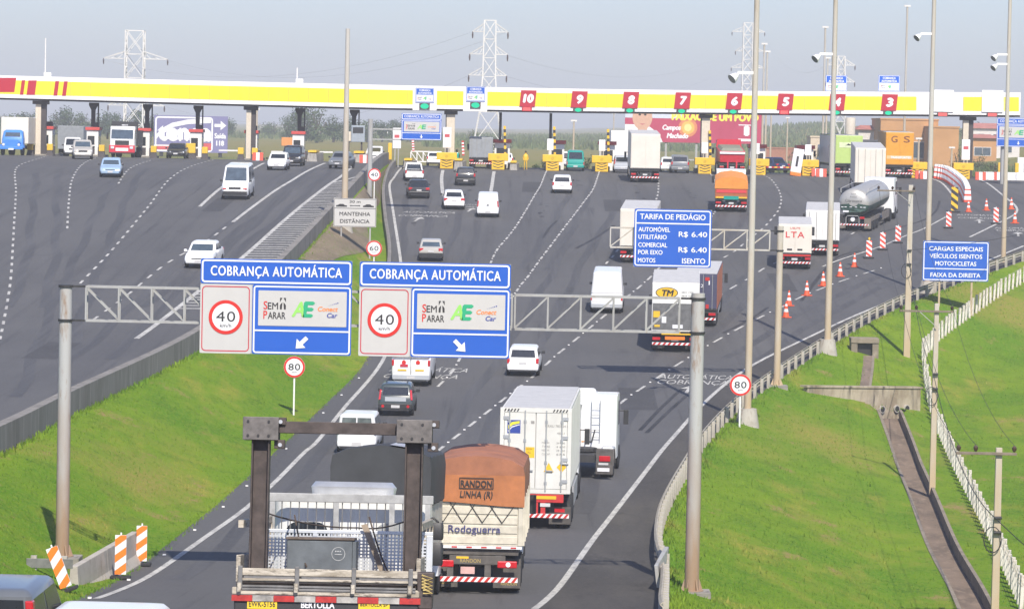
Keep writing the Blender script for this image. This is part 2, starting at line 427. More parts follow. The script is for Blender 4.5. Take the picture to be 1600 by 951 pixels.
line([(682,706),(706,687),(757,647),(805,609),(826,594),(868,556),(889,539),(908,523.5),(927,507.6),(946,492),(972,470),(997,450),(1012,437),(1024,425),(1060,385),(1095,352),(1116,333),(1119,310),(1117,284),(1109,271)],.15,2.6,3.2,stud='along the middle lane line')
line([(790,478),(805,458),(814,445),(825,432),(843,407),(868,374),(883,354),(897,336),(910.5,318),(926,297),(933,279),(937,266)],.15,1.8,2.4,stud='left of the tariff sign')
line([(938,422),(948.6,410),(959,398.6),(985,365),(1012,333),(1026,310),(1029,287),(1026,272)],.15,1.8,2.4)
line([(1131,402.6),(1148.7,392),(1163,380),(1179,367),(1195,354),(1206.6,341),(1216,329),(1220.5,316),(1220,306.6),(1215.6,295),(1206,281.6),(1192,273)],.15,1.8,2.4)
line([(968,631),(991,614),(1050,575),(1118,533),(1198,490.6),(1226,477.5),(1251.5,464),(1282,451.5),(1315,439),(1348.6,428),(1370.6,421),(1400,411)],.15,2.6,3.4,stud='along the right lane line')
line([(1118,466),(1134,455.6),(1156,442.5),(1179,430),(1196,418),(1240,398)],.15,2.6,3.2)
line([(1330,366),(1391,331),(1398.5,322),(1400,315),(1399,309),(1394,303)],.15,1.6,1.6)
line([(1285,416.5),(1317.7,404),(1373.5,386),(1414.7,368.5),(1444,357),(1478,339)],.16)
line([(1450,278),(1470,285),(1487,303)],.2)
line([(1515,370.6),(1545,356),(1579,339),(1589,330),(1585,320),(1569,307),(1545,288),(1530,280)],.2)
line([(692.8,306),(691,295),(690,279),(692,266)],.3)
line([(767,300),(769.5,284),(772,268)],.3)
# left carriageway
line([(0,530),(10,480),(15,450),(18,420),(22,350),(25,300),(26,262),(60,248),(80,243)],.15,1.7,2.2)
line([(105,357),(108,310),(113,280),(130,256),(150,247)],.15,1.7,2.2)
line([(185,287),(205,262),(238,250)],.15,1.7,2.2)
line([(125,443),(180,385),(230,325),(265,280),(310,256),(335,250)],.15,1.7,2.2)
line([(145,500),(200,460),(260,412),(325,375),(360,349)],.15,1.9,2.6)
line([(312,323),(344,294.7),(387,269),(412.6,255)],.26)
line([(364,347),(423,302.6),(461,279),(490,262.6),(508,255)],.26)
HL=[(213,529),(310,455),(379,402),(440,348),(478,316),(516,287),(535,274),(552,260)]
line(HL,.28); line([(517,286),(540,281),(564,274.5)],.22)
def hatch():
    mb=MB(); P=resample(crom(world(HL)),.4)
    last=0; P=[p for p in P if 196<p.y<292]
    d=197.0
    for p in P:
        if p.y>=d:
            d+=1.55
            xb=XB(p.y+.4)-.45
            if xb-p.x>.3: ribbon(mb,[Vector((p.x+(xb-p.x)*k/4,p.y+.35*k/4,0)) for k in range(5)],.42,.014)
    struct(mb.build('hatched_marking',PAINTW))
hatch()
def road_text(rows,cx,d0,W,LH,yawk=0.,arrow=True):
    """words painted on the road, read from below; rows = (text, distance)"""
    mb=MB()
    def put(vs,fs,dd):
        out=[]
        for u,v in vs:
            x=cx+u+yawk*(dd-d0+v); y=dd+v; out.append((x,y,G(x,y)+.014))
        mb.add(out,fs)
    for s,dd,wd in rows:
        vs,fs,tw=text_geo(s,.0); k=LH/CAP
        put([((v[0]/tw-.5)*wd,v[1]*k) for v in vs],fs,dd)
    if arrow:
        put([(-.09,-4),(.09,-4),(.09,-2),(.45,-2),(0,-.5),(-.45,-2),(-.09,-2)],[(0,1,2,3,4,5,6)],d0)
    struct(mb.build('road_lettering',PAINTW))
def rtxt(px,pyA,pyB,wA,wB,lh):
    a=hit(px,pyA); b=hit(px,pyB)
    road_text([('AUTOMÁTICA',a.y,wA*a.y/F),('COBRANÇA',b.y,wB*b.y/F)],b.x,b.y,3,lh,(a.x-b.x)/max(.1,a.y-b.y)*0+.12)
rtxt(1081,592,600.5,116,112,1.9)
rtxt(655,580.5,591,122,118,1.9)
rtxt(660,333,338.5,82,78,1.5)
rtxt(741,321,324.5,56,52,1.2)
rtxt(1530,337.5,342,70,66,1.5)
rtxt(1590,358,361.5,70,66,1.4)
# skid marks and patches
SKID=layered('tyre_rubber_on_road',(.030,.030,.032),[((1.5,.2,1),.4,.65,(.055,.054,.056),5)],rough=.8)
for pts,wd in (([(1335,398),(1300,412),(1275,440),(1252,470)],.22),([(1345,392),(1312,400),(1290,420),(1268,446)],.22),([(1468,314),(1462,330),(1440,345),(1380,362)],.2),([(900,388),(930,372),(960,352)],.25),([(1000,672),(1030,640),(1060,612),(1085,596)],.2),([(1010,676),(1042,645),(1072,618)],.2),([(870,345),(858,357),(848,372)],.2),([(1130,520),(1170,500),(1200,480)],.2)):
    P=resample(crom(world(pts)),1.); mb=MB(); ribbon(mb,P,wd,.008); struct(mb.build('skid_mark',SKID))
def tracks(pts,offs=(-.85,.85),wd=.55):
    P=resample(crom(world(pts)),1.5)
    for o in offs:
        mb=MB(); Q=[]
        for i,p in enumerate(P):
            tg=P[min(i+1,len(P)-1)]-P[max(i-1,0)]; tg.z=0; tg.normalize(); Q.append(p+Vector((tg.y,-tg.x,0))*(o+.12*math.sin(i*.37+o)))
        ribbon(mb,Q,wd,.006); struct(mb.build('wheel_track',TRACK))
tracks([(330,905),(450,790),(560,680),(640,575),(690,470),(715,400),(735,340),(745,300)])
tracks([(640,925),(650,850),(690,740),(770,610),(830,520),(880,430),(905,380)])
tracks([(870,800),(930,690),(1000,600),(1075,530),(1150,470),(1190,425)])
tracks([(648,405),(650,350),(652,310),(655,280),(668,262)]); tracks([(835,420),(880,350),(905,300),(912,268)])
tracks([(900,470),(935,400),(965,350),(985,300),(985,270)]); tracks([(1055,470),(1100,395),(1140,345),(1160,300),(1150,272)])
tracks([(1240,440),(1310,395),(1360,350),(1385,300)]); tracks([(1160,560),(1290,480),(1400,430),(1500,390)])
tracks([(60,620),(100,500),(150,380),(180,310),(210,262)]); tracks([(140,560),(250,460),(320,400),(400,330),(450,280),(465,262)]); tracks([(250,480),(340,400),(430,330),(505,265)]); tracks([(40,480),(65,400),(70,320),(75,270)])
for q,wd_,l_ in (((60,560),1.6,9),((330,330),1.4,12),((1000,640),1.8,10),((720,540),1.5,8),((1230,455),1.4,11),((830,300),1.6,14),((560,760),1.3,7),((960,330),1.5,12)):
    p=hit(*q); mb=MB(); ribbon(mb,[Vector((p.x+.02*k,p.y+l_*k/6,0)) for k in range(7)],wd_,.007); struct(mb.build('road_patch',PATCH))
for q in ((640,300),(735,290),(905,290),(1080,300),(1000,300),(845,330),(650,340)):
    p=hit(*q); rr_=random.Random(int(q[0])); mb=MB()
    for k in range(8):
        x,y=p.x+rr_.gauss(0,.2),p.y+rr_.uniform(-9,9); s_=rr_.uniform(.08,.24)
        mb.add([(x+math.cos(a)*s_,y+math.sin(a)*s_*2.2,G(x,y+math.sin(a)*s_*2.2)+.009) for a in [j*math.pi/4 for j in range(8)]],[tuple(range(8))])
    struct(mb.build('oil_stain',SKID))
# worn shoulders
def shoulder(name,xa,xb,d0,d1,dz=.005): return strip(name,SHOUL,xa,xb,d0,d1,2,dz)
LP=resample(crom(world(LEDGE)),1.); RP=resample(crom(world(REDGE)),1.)
def xat(P):
    def f(d):
        for a,b in zip(P,P[1:]):
            if a.y<=d<=b.y: return a.x+(b.x-a.x)*(d-a.y)/max(1e-6,b.y-a.y)
        return P[0].x+(P[1].x-P[0].x)/(P[1].y-P[0].y)*(d-P[0].y) if d<P[0].y else P[-1].x
    return f
XRE=xat(RP)
shoulder('right_shoulder',lambda d:XRE(d)+.12,lambda d:XR(d),84,266)
# road studs
stud=MB(); stud.box(-.05,.05,-.05,.05,0,.04).build('road_stud',WHITEF)
st0=bpy.data.objects['road_stud']; used=False
def put_stud(p,grp):
    global used
    o=st0 if not used else st0.copy()
    if used: C.objects.link(o)
    used=True
    o.location=(p.x,p.y,G(p.x,p.y)+.01); tag(o,'small white reflective road stud '+grp,'road stud','road studs '+grp)
for g,p in STUDS: put_stud(p,g)
nx=97
for p in LP:
    if p.y>=nx and p.y<190:
        nx=p.y+7.6; put_stud(Vector((XL(p.y)+.35,p.y,0)),'beside the grass median edge')
# ---------------------------------------------------------------- median wall, kerb rail, guard rail, fences
def sweep(P,prof,mb):
    """profile (x across, z) swept along plan points; x to the right of travel"""
    rings=[]
    for i,p in enumerate(P):
        t=P[min(i+1,len(P)-1)]-P[max(i-1,0)]; t.z=0; t.normalize(); s=Vector((t.y,-t.x,0))
        z=p.z
        rings.append([(p.x+s.x*u,p.y+s.y*u,z+v) for u,v in prof])
    mb.loft(rings)
def wallP(f,d0,d1,off=0,step=3,z=None):
    return [Vector((f(d)+off,d,(G(f(d)+off,d) if z is None else z(d)))) for d in frange(d0,d1,step)]
mb=MB(); sweep(wallP(XB,70,352,0,3,lambda d:ZC-hL(d)-.35),[(-.2,0),(-.2,1.32),(.2,1.32),(.2,0)],mb)
tag(mb.build('median_barrier',CONCD,smooth=30),'long grey concrete barrier wall beside the hatched marking of the left carriageway','concrete barrier')
# kerb wall left edge of right carriageway near plaza
mb=MB(); sweep(wallP(lambda d:XL(d)+.05,236,356,0,3,lambda d:ZC-hR(d)-.1),[(-.14,0),(-.14,.75),(.0,.8),(.1,.75),(.16,.0)],mb)
tag(mb.build('low_barrier',CONCD,smooth=30),'low dark concrete barrier curving up the median to the toll lanes','concrete barrier')
sc=MB()
def guardrail():
    t=thing('guardrail','long weathered guardrail curving along the right road edge above the grass bank','guardrail',(0,0,0))
    P=[Vector((XR(d)-.05,d,ZC-hR(d))) for d in frange(84,262,2)]
    mb=MB(); sweep(P,[(-.02,.42),(-.09,.49),(-.02,.56),(-.02,.60),(-.09,.67),(-.02,.74),(.02,.74),(-.05,.67),(.02,.6),(.02,.56),(-.05,.49),(.02,.42)],mb)
    mb.build('rail',GUARD,t,smooth=30)
    # posts evenly spaced
    R=resample(P,.25); s=0; k=0; i=0; nxt=4
    acc=0
    post=None
    for a,b in zip(R,R[1:]):
        acc+=(b-a).length
        if acc>=nxt and k<98:
            nxt+=2.35 if a.y>150 else 1.6; k+=1
            tg=(b-a); yaw=-math.atan2(tg.x,tg.y)
            if post is None:
                m=MB(); m.box(.02,.17,-.1,.1,-1.1,.72); post=m.build('post',CONC2,t,bevel=.01); o=post
            else:
                o=post.copy(); C.objects.link(o)
            o.location=a; o.rotation_euler=(0,0,yaw)
guardrail()
# concrete end piece of the guardrail with bent steel terminal
m=MB(); e=GX(1032,106)
struct(strip('bare_earth',layered('earthy_verge',(.20,.155,.10),[((.4,.15,.4),.45,.62,(.14,.11,.07),6),((.25,.1,.3),.52,.66,(.13,.17,.02),6),((3,2,3),.5,.75,(.27,.22,.16),4)],rough=.95,bscale=20,bstr=.4),lambda d:XB(d)+.32,lambda d:XB(d)+.32+(XL(d)-XB(d)-.5)*(.50+.18*math.sin(d*.13)+.35*sst((d-262)/30)),226,354,6,.03))
t=thing('bent_rail_end','bent pale steel guardrail end piece beside the big sign post','guardrail end',(e.x,e.y,e.z),R_(-4))
m.hexa([(-.12,0,0.1),(.0,0,0.1),(.1,3.2,.1),(-.02,3.2,.1),(-.2,0,.75),(-.1,0,.75),(.14,3.2,.95),(.0,3.2,.95)]).build('plate',GALV,t,bevel=.01)
MB().box(-.02,.12,.2,.36,-.3,.7).build('post',CONC2,t); MB().box(.02,.18,2.5,2.66,-.3,.8).build('post',CONC2,t)
def fence(pts,label,n_max,h,sp):
    P=[hit(*p) for p in pts]; P=resample(crom(P),.2)
    t=thing('post_fence',label,'fence',(0,0,0))
    acc=0; nxt=0; post=None; k=0; tops=[]
    for a,b in zip(P,P[1:]):
        if acc>=nxt and k<n_max:
            k+=1; nxt+=sp*random.uniform(.92,1.08)
            if post is None: post=MB().box(-.07,.07,-.07,.07,-.3,h).build('post',CONC2 if False else FENCEP,t,bevel=.012); o=post
            else: o=post.copy(); C.objects.link(o)
            o.location=(a.x,a.y,G(a.x,a.y)); o.rotation_euler=(R_(random.uniform(-3,3)),R_(random.uniform(-3,3)),random.uniform(-.3,.3))
            o.scale=(1,1,random.uniform(.92,1.06)); tops.append(Vector((a.x,a.y,G(a.x,a.y))))
        acc+=(b-a).length
    m=MB()
    for z in (.35,.65,.95): m.tube([p+Vector((0,-.06,z*h)) for p in tops],.008,4)
    m.build('wire',GALV,t)
FENCEP=layered('whitewashed_posts',(.64,.60,.53),[((4,4,2),.45,.65,(.50,.45,.37),5),((9,9,6),.55,.7,(.26,.22,.17),4)],rough=.9)
fence([(1606,438),(1585,450),(1552,470),(1510,500),(1470,530),(1442,562)],'whitewashed post fence curving down from the blue roadside sign',44,1.15,1.35)
fence([(1442,563),(1446,600),(1456,650),(1472,690),(1492,735),(1520,790),(1550,850),(1575,905),(1598,960)],'whitewashed post fence running beside the drain towards the viewer',60,1.15,1.5)
# ---------------------------------------------------------------- drain, culvert
DRAINF=layered('stained_drain_floor',(.20,.15,.11),[((.6,.3,.6),.45,.65,(.13,.10,.075),6),((3,1,3),.5,.7,(.25,.19,.14),4)],rough=.9,bscale=10,bstr=.3)
DRAINW=layered('mossy_concrete',(.24,.20,.15),[((.6,.6,1.5),.45,.7,(.15,.13,.10),6),((3,3,2),.52,.72,(.32,.27,.21),5)],rough=.9,bscale=20,bstr=.25)
def drain(pts,label,wd,dp,name,vg=2.5):
    P=resample(crom([hit(*p) for p in pts]),1.); h=wd/2
    def prof(m,pr,k,cap=True,close=True,dz=0):
        m.mat(k); rings=[]
        for i,p in enumerate(P):
            tg=P[min(i+1,len(P)-1)]-P[max(i-1,0)]; tg.z=0; tg.normalize(); s=Vector((tg.y,-tg.x,0)); r=[]
            z0=G(p.x,p.y)
            for u,v in pr:
                x,y=p.x+s.x*u,p.y+s.y*u; r.append((x,y,(G(x,y) if abs(u)>h+.2 else z0)+v))
            rings.append(r)
        m.loft(rings,cap,close)
    mb=MB()
    prof(mb,[(-h,-dp-.1),(-h,.05),(-h-.14,.05),(-h-.14,-dp-.1)],0); prof(mb,[(h,-dp-.1),(h,.05),(h+.14,.05),(h+.14,-dp-.1)],0)
    prof(mb,[(-h,-dp-.03),(-h,-dp),(h,-dp),(h,-dp-.03)],1)
    tag(mb.build(name,[DRAINW,DRAINF]),label,'drain')
    if vg:
        for sg in (-1,1):
            m=MB(); us=[h+.142,h+.5,h+1.0,h+1.5,vg]; us=us if sg<0 else us
            prof(m,[(sg*u,.02 if u<vg else -.03) for u in us],0,False,False); struct(m.build('grass_verge',GRASS,smooth=60))
    return P
D1=[(1532,965),(1508,915),(1472,850),(1440,770),(1412,700),(1394,652),(1389,641)]
CUT=resample([hit(*p) for p in D1],.5)
drain(D1,'long narrow concrete drain with earth stained floor running down the grass',1.05,.42,'drain_channel')
drain([(1346,606),(1351,572),(1352,556)],'short concrete drain chute below the square culvert mouth',.75,-.03,'drain_chute',0)
g_=bpy.data.objects['ground']; bm=bmesh.new(); bm.from_mesh(g_.data)
kill=[f for f in bm.faces if 100<f.calc_center_median().y<230 and 5<f.calc_center_median().x<40 and min((f.calc_center_median().xy-p.xy).length for p in CUT)<1.25]
bmesh.ops.delete(bm,geom=kill,context='FACES'); bm.to_mesh(g_.data); bm.free()
WST=layered('stained_wall',(.40,.34,.25),[((.8,.8,.5),.45,.65,(.24,.19,.13),6),((2.5,2.5,.4),.52,.7,(.13,.11,.085),5)],rough=.9,bscale=20,bstr=.25)
a=hit(1262,613); b=hit(1438,642); dl=Vector((b.x-a.x,b.y-a.y,0)); L=dl.length/2; dz=(PX(1262,605,a.y).z,PX(1438,607,b.y).z); zb=b.z
t=thing('drain_headwall','low stained concrete wall across the drain with small round pipe mouths','retaining wall',((a.x+b.x)/2,(a.y+b.y)/2,zb),math.atan2(dl.y,dl.x))
w0,w1=dz[0]-zb,dz[1]-zb
MB().hexa([(-L,0,-.9),(L,0,-.9),(L,.35,-.9),(-L,.35,-.9),(-L,0,w0),(L,0,w1),(L,.35,w1),(-L,.35,w0)]).build('wall',WST,t,bevel=.02)
MB().hexa([(-L-.1,-.06,w0+.003),(L+.1,-.06,w1+.003),(L+.1,.5,w1+.003),(-L-.1,.5,w0+.003),(-L-.1,-.06,w0+.1),(L+.1,-.06,w1+.1),(L+.1,.5,w1+.1),(-L-.1,.5,w0+.1)]).build('coping',WST,t)
for u in (L*.30,L*.56,L*.74):
    m=MB(); m.tube([(u,-.10,.18),(u,.02,.18)],.2,14); pc=m.build('pipe',CONC2,t,smooth=40)
    MB().disc((u,-.104,.18),.15).build('pipe_mouth',SBLACK,t)
e=hit(1352,556)
t=thing('culvert_mouth','square concrete culvert mouth below the guardrail at the top of the chute','culvert',(e.x,e.y+.3,e.z-.1),0)
m=MB(); m.box(-.78,-.42,0,1.2,-.3,.80).box(.42,.78,0,1.2,-.3,.80).box(-.80,.80,-.05,1.2,.802,1.1); m.build('frame',DRAINW,t,bevel=.03)
MB().box(-.42,.42,.3,.4,-.3,.80).build('opening',SBLACK,t)
# ---------------------------------------------------------------- grass blades on the near banks
def tufts():
    mb=MB(); rnd=random.Random(3)
    def put(x,d,s):
        z=G(x,d)-.02; a=rnd.uniform(0,6.28); h=s*rnd.uniform(.6,1.3); wd=s*.22
        lx=rnd.uniform(-.5,.5)*h; ly=rnd.uniform(-.5,.5)*h
        o=len(mb.v); mb.v+=[(x-math.cos(a)*wd,d-math.sin(a)*wd,z),(x+math.cos(a)*wd,d+math.sin(a)*wd,z),(x+lx,d+ly,z+h)]
        mb.f.append([o,o+1,o+2]); mb.m.append(0)
    n=0
    while n<40000:
        d=92+(245-92)*rnd.random()**1.5; b=XB(d)+.4; l=XL(d)-.1
        put(rnd.uniform(b,l),d,rnd.uniform(.045,.11)); n+=1
    n=0
    while n<85000:
        d=92+(250-92)*rnd.random()**1.5; o=.3+rnd.random()**1.2*26
        x=XR(d)+o; 
        if abs(x)/d>.17: continue
        if any(abs(x-q)<.75 for q in [DX(d)]): n+=1; continue
        put(x,d,rnd.uniform(.045,.115)); n+=1
    for i in range(11000):                       # ragged edges along walls, kerb and rail, and rough clumps
        d=92+(250-92)*rnd.random()**1.4; c=i%4
        if c==0: put(XB(d)+.22+abs(rnd.gauss(0,.12)),d,rnd.uniform(.10,.24))
        elif c==1: put(XL(d)+rnd.gauss(0,.10),d,rnd.uniform(.05,.13))
        elif c==2: put(XR(d)+.15+abs(rnd.gauss(0,.25)),d,rnd.uniform(.10,.24))
        else:
            q=rnd.Random if False else None; s0=math.sin(d*1.7+i//40)*.5+.5; x=XR(d)+1+20*s0+rnd.gauss(0,.5)
            if abs(x-DX(d))>.9 and abs(x)/d<.17: put(x,d+rnd.gauss(0,.6),rnd.uniform(.10,.22))
    o=mb.build('grass',GRASSB); struct(o,'stuff')
DP=resample(crom([hit(*p) for p in D1]),1.)
def DX(d):
    for a,b in zip(DP,DP[1:]):
        if a.y<=d<=b.y: return a.x
    return 999
GRASSB=layered('grass_blades',(.088,.192,.010),[((.07,.05,.1),.42,.60,(.16,.245,.014),7),((.28,.10,.3),.51,.69,(.29,.25,.055),7),((3,2,3),.5,.75,(.075,.145,.010),4)],rough=.9)
tufts()
# ---------------------------------------------------------------- signs
def U(px,py,d):
    p=PX(px,py,d); return p.x,p.z
def rod(m,a,b,r,n=10): return m.tube([a,b],r,n)
def truss(t,x0,x1,z0,z1,y,n,m,flip=False,wd=.09,dep=.0,tl='truss'):
    mb=MB()
    ys=[y] if not dep else [y,y+dep]
    for yy in ys:
        mb.beam((x0,yy,z0),(x1,yy,z0),wd,wd); mb.beam((x0,yy,z1),(x1,yy,z1),wd,wd)
        for i in range(n+1):
            x=x0+(x1-x0)*i/n; mb.beam((x,yy-.003,z0+wd/2),(x,yy-.003,z1-wd/2),wd*.8,wd*.8,up=(0,1,0))
        for i in range(n):
            a=x0+(x1-x0)*i/n; b=x0+(x1-x0)*(i+1)/n
            if flip: a,b=b,a
            mb.beam((a,yy+.004,z1-wd/2),(b,yy+.004,z0+wd/2),wd*.6,wd*.6,up=(0,1,0))
    if dep:
        for i in range(n+1):
            x=x0+(x1-x0)*i/n
            for z in (z0,z1): mb.beam((x,y+wd/2,z),(x,y+dep-wd/2,z),wd*.6,wd*.6)
    return mb.build(tl,m,t)
def arrow_pts(cx,cz,L,ang,y):
    p=[(-.5,.13),(.02,.13),(.02,.40),(.5,0),(.02,-.40),(.02,-.13),(-.5,-.13)]
    c,s=math.cos(ang),math.sin(ang)
    return [(cx+(u*c-v*s)*L,y,cz+(u*s+v*c)*L) for u,v in reversed(p)]
GREENA=mat('logo_light_green',(.28,.62,.12),.5,var=.04); GREENE=mat('logo_dark_green',(.02,.36,.17),.5,var=.04)
LOGOO=mat('logo_orange',(.78,.24,.06),.5,var=.04); LOGOB=mat('logo_blue',(.05,.07,.30),.5,var=.04)
def logos(parent,x0,x1,z0,z1,y,fine=True):
    """the three toll tag emblems on a white panel, w by h"""
    W=x1-x0; H=z1-z0; X=lambda u:x0+u*W; Z=lambda v:z0+v*H
    ms=[SRED,SBLACK,GREENA,GREENE,LOGOO,LOGOB]
    f=lambda s,x,z,cap,w,k,it=0,b=.008,al='L': put_text(MB(),s,X(x),Z(z),cap*H,y,w*W,al,b,it).build('emblem_lettering',ms[k],parent)
    f('S',.06,.47,.235,.042,0); f('EM',.108,.47,.20,.115,1)
    f('P',.06,.20,.235,.042,0); f('ARAR',.112,.20,.20,.197,1)
    mb=MB()
    a=X(.245);b=X(.312);c=(a+b)/2;zb=Z(.47);zt=Z(.80)
    for sg in (-1,1):
        e=a if sg<0 else b; q=(lambda l:l if sg<0 else l[::-1])
        mb.poly(q([(e,y,zb),(c+sg*.012*W,y,zb),(c+sg*.006*W,y,zb+.6*(zt-zb)),(c+sg*.022*W,y,zb+.5*(zt-zb)),(e,y,zb+.36*(zt-zb))]))
        mb.poly(q([(e,y,zb+.62*(zt-zb)),(c+sg*.006*W,y,zt),(e,y,zt)]))
    mb.build('road_emblem',SBLACK,parent)
    f('A',.385,.28,.43,.135,2,.22,.02); f('E',.505,.28,.43,.10,3,.16,.035)
    f('Conect',.67,.44,.135,.225,4,.22,.02); f('Car',.775,.26,.135,.115,5,.22,.02)
    mb=MB()
    for i in range(6): mb.disc((X(.80+.02*i),y,Z(.60+.016*i)),.008*H*(1+.3*i),n=8)
    return mb.build('dotted_arc',LOGOB,parent)
def toll_sign(name,label,d,cx,top,Wm,k_arrow,ang,group=None,speed=True):
    """big blue sign: header, speed panel, emblem panel, arrow panel. Origin at top centre"""
    x,z=U(cx,top,d)
    t=thing(name,label,'road sign',(x,d,z),0,group=group)
    w=Wm/2; h=Wm*.625 if speed else Wm*.66; hb=Wm*.165 if speed else Wm*.16
    y=-.06
    MB().box(-w,w,-.05,0,-h,0).build('backing',GALV,t)
    def face(nm,m,a,b,c,dd,fm,r=.1,lw=.05):
        MB().rrect(a,b,c,dd,.06,y).build(nm,m,t)
        if fm: MB().rframe(a+.03,b-.03,c+.03,dd-.03,r,lw,y-.006).build(nm+'_border',fm,t)
    face('header_panel',BLUE,-w,w,-hb,0,SIGNW)
    lettering(t,[SIGNW],[dict(s='COBRANÇA AUTOMÁTICA',x=0,z=-hb*.67,cap=hb*.40,w=Wm*.865,y=y-.012,bold=.012,sp=1.12)])
    xs=-w+ (Wm*.345 if speed else 0)
    if speed:
        MB().rrect(-w,xs-.02,-h,-hb-.02,.05,y).build('speed_panel',SIGNG,t)
        MB().rframe(-w+.05,xs-.08,-h+.06,-hb-.07,.12,.03,y-.006).build('speed_panel_border',SDRED,t)
        c=((-w+xs-.02)/2,y-.010,-hb-(h-hb)*.48); r=Wm*.113
        m=MB(); m.disc(c,r*.85,n=36); m.build('speed_disc',SIGNW,t)
        MB().ringy((c[0],c[1]-.004,c[2]),r*.80,r,40).build('speed_ring',SRED,t)
        lettering(t,[SBLACK],[dict(s='40',x=c[0],z=c[2]-r*.25,cap=r*.62,w=r*1.12,y=y-.018,bold=-.005,sp=1.1),dict(s='km/h',x=c[0],z=c[2]-r*.58,cap=r*.2,w=r*.66,y=y-.018,bold=.005)],'speed_figures')
    za=-hb-(h-hb)*.66
    face('emblem_panel_blue',BLUE,xs,w,-h,-hb-.005,SIGNW,.09,.045)
    MB().box(xs+.075,w-.075,y-.010,y-.006,za-.02,za+.025).build('rule',SIGNW,t)
    bw=w-xs; a=xs+bw*.06; b=w-bw*.05; zb=za+(h-hb)*.07; zt=-hb-(h-hb)*.085
    MB().rrect(a,b,zb,zt,.02,y-.012).build('emblem_panel',SIGNG,t)
    logos(t,a,b,zb,zt,y-.018)
    MB().poly(arrow_pts((xs+w)/2+ (0 if speed else 0),(-h+za)/2,k_arrow,ang,y-.018)).build('arrow',SIGNW,t)
    return t
GD=107.
toll_sign('direction_sign','left of two big blue gantry signs, arrow pointing down to the left',GD-.35,432.5,405.5,4.43,.46,R_(225))
toll_sign('direction_sign','right of two big blue gantry signs, arrow pointing down to the right',GD-.35,680.5,410.5,4.42,.46,R_(-45))
def post(name,label,px,d,toppx,r,m,flange=True,cat='sign post',basez=None):
    p=GX(px,d); 
    x,zt=U(toppx[0],toppx[1],d)
    t=thing(name,label,cat,p)
    h=zt-p.z
    mb=MB(); mb.tube([(0,0,-.2),(0,0,h)],[r*1.05,r*.97],18); mb.build('pole',m,t,smooth=40)
    if flange:
        MB().box(-.55,.55,-.5,.5,-.3,.06).build('footing',CONC,t,bevel=.02)
        m2=MB()
        for k in range(6):
            a=k*math.pi/3; m2.hexa([(math.cos(a+q)*rr,math.sin(a+q)*rr,z) for z,R1 in ((.06,.33),(.4,r+.02)) for rr,q in ((r,-.06),(R1,-.06),(R1,.06),(r,.06))])
        m2.build('stiffener',m,t)
        MB().tube([(0,0,.062),(0,0,.09)],r+.15,18).build('base_plate',m,t)
    return t,p,h
t,p,h=post('gantry_post','thick grey gantry post on the grass median, left end of the sign truss',97,GD,(108,447),.19,RUSTP)
tL=(p,h)
t,p2,h2=post('gantry_post','thick rust stained gantry post on the grass bank, right end of the sign truss',1080.5,GD,(1090,458),.205,RUSTP)
zt=(U(300,450,GD)[1]+U(900,463.5,GD)[1])/2; zb=zt-1.0
t=thing('sign_truss','long grey steel truss over the road carrying the two big blue signs','sign gantry',(0,GD,0))
x0=U(135,450,GD)[0]; x1=U(1062,465,GD)[0]
truss(t,x0,0,zb,zt,-.06,13,GALV,False,.062,.34,'left_truss'); truss(t,.09,x1,zb,zt,-.06,5,GALV,True,.062,.34,'right_truss')
for z in (zt,zb):
    MB().box(p.x+.17,x0-.04,-.05,.02,z-.03,z+.03).build('bracket',DARK,t); MB().box(x1+.04,p2.x-.18,-.05,.02,z-.03,z+.03).build('bracket',DARK,t)
    MB().tube([(p.x,0,z-.035),(p.x,0,z+.035)],.22,18).build('clamp',DARK,t,smooth=40); MB().tube([(p2.x,0,z-.035),(p2.x,0,z+.035)],.235,18).build('clamp',DARK,t,smooth=40)
# tariff sign on its cantilever
GD2=187.5
t,p,h=post('gantry_post','tan gantry post at the guardrail carrying the tariff sign truss',1213.5,GD2,(1215.5,353),.17,POLEM)
zt=U(1100,358.5,GD2)[1]; zb=zt-30.5*GD2/F
t=thing('sign_truss','short cream cantilever truss behind the blue tariff sign','sign gantry',(0,GD2,0))
x0=U(954,358,GD2)[0]; x1=U(1203,358,GD2)[0]
truss(t,x0,x1,zb,zt,-.05,7,POLEM,True,.075,.3,'truss')
for z in (zt,zb): MB().box(x1+.05,p.x-.16,-.05,.02,z-.04,z+.04).tube([(p.x,0,z-.04),(p.x,0,z+.04)],.2,16).build('clamp',DARK,t)
x,z=U(1052,327,GD2-.3)
t=thing('tariff_sign','blue sign listing toll tariffs in white letters on the cantilever truss','road sign',(x,GD2-.3,z))
k=(GD2-.3)/F; w=60.5*k; h=90.5*k; y=-.06
MB().box(-w,w,-.05,0,-h,0).build('backing',GALV,t); MB().rrect(-w,w,-h,0,.12,y).build('panel',BLUE,t)
MB().rframe(-w+.05,w-.05,-h+.05,-.05,.14,.06,y-.006).build('border',SIGNW,t)
zz=lambda px:-px*k; xx=lambda px:(px-60.5)*k
MB().box(-w+.1,w-.1,y-.012,y-.008,zz(23.4),zz(21.4)).build('rule',SIGNW,t)
it=lambda s,x,zb,cap,wd,al:dict(s=s,x=xx(x),z=zz(zb),cap=cap*k,w=wd*k,y=y-.012,bold=.014,align=al)
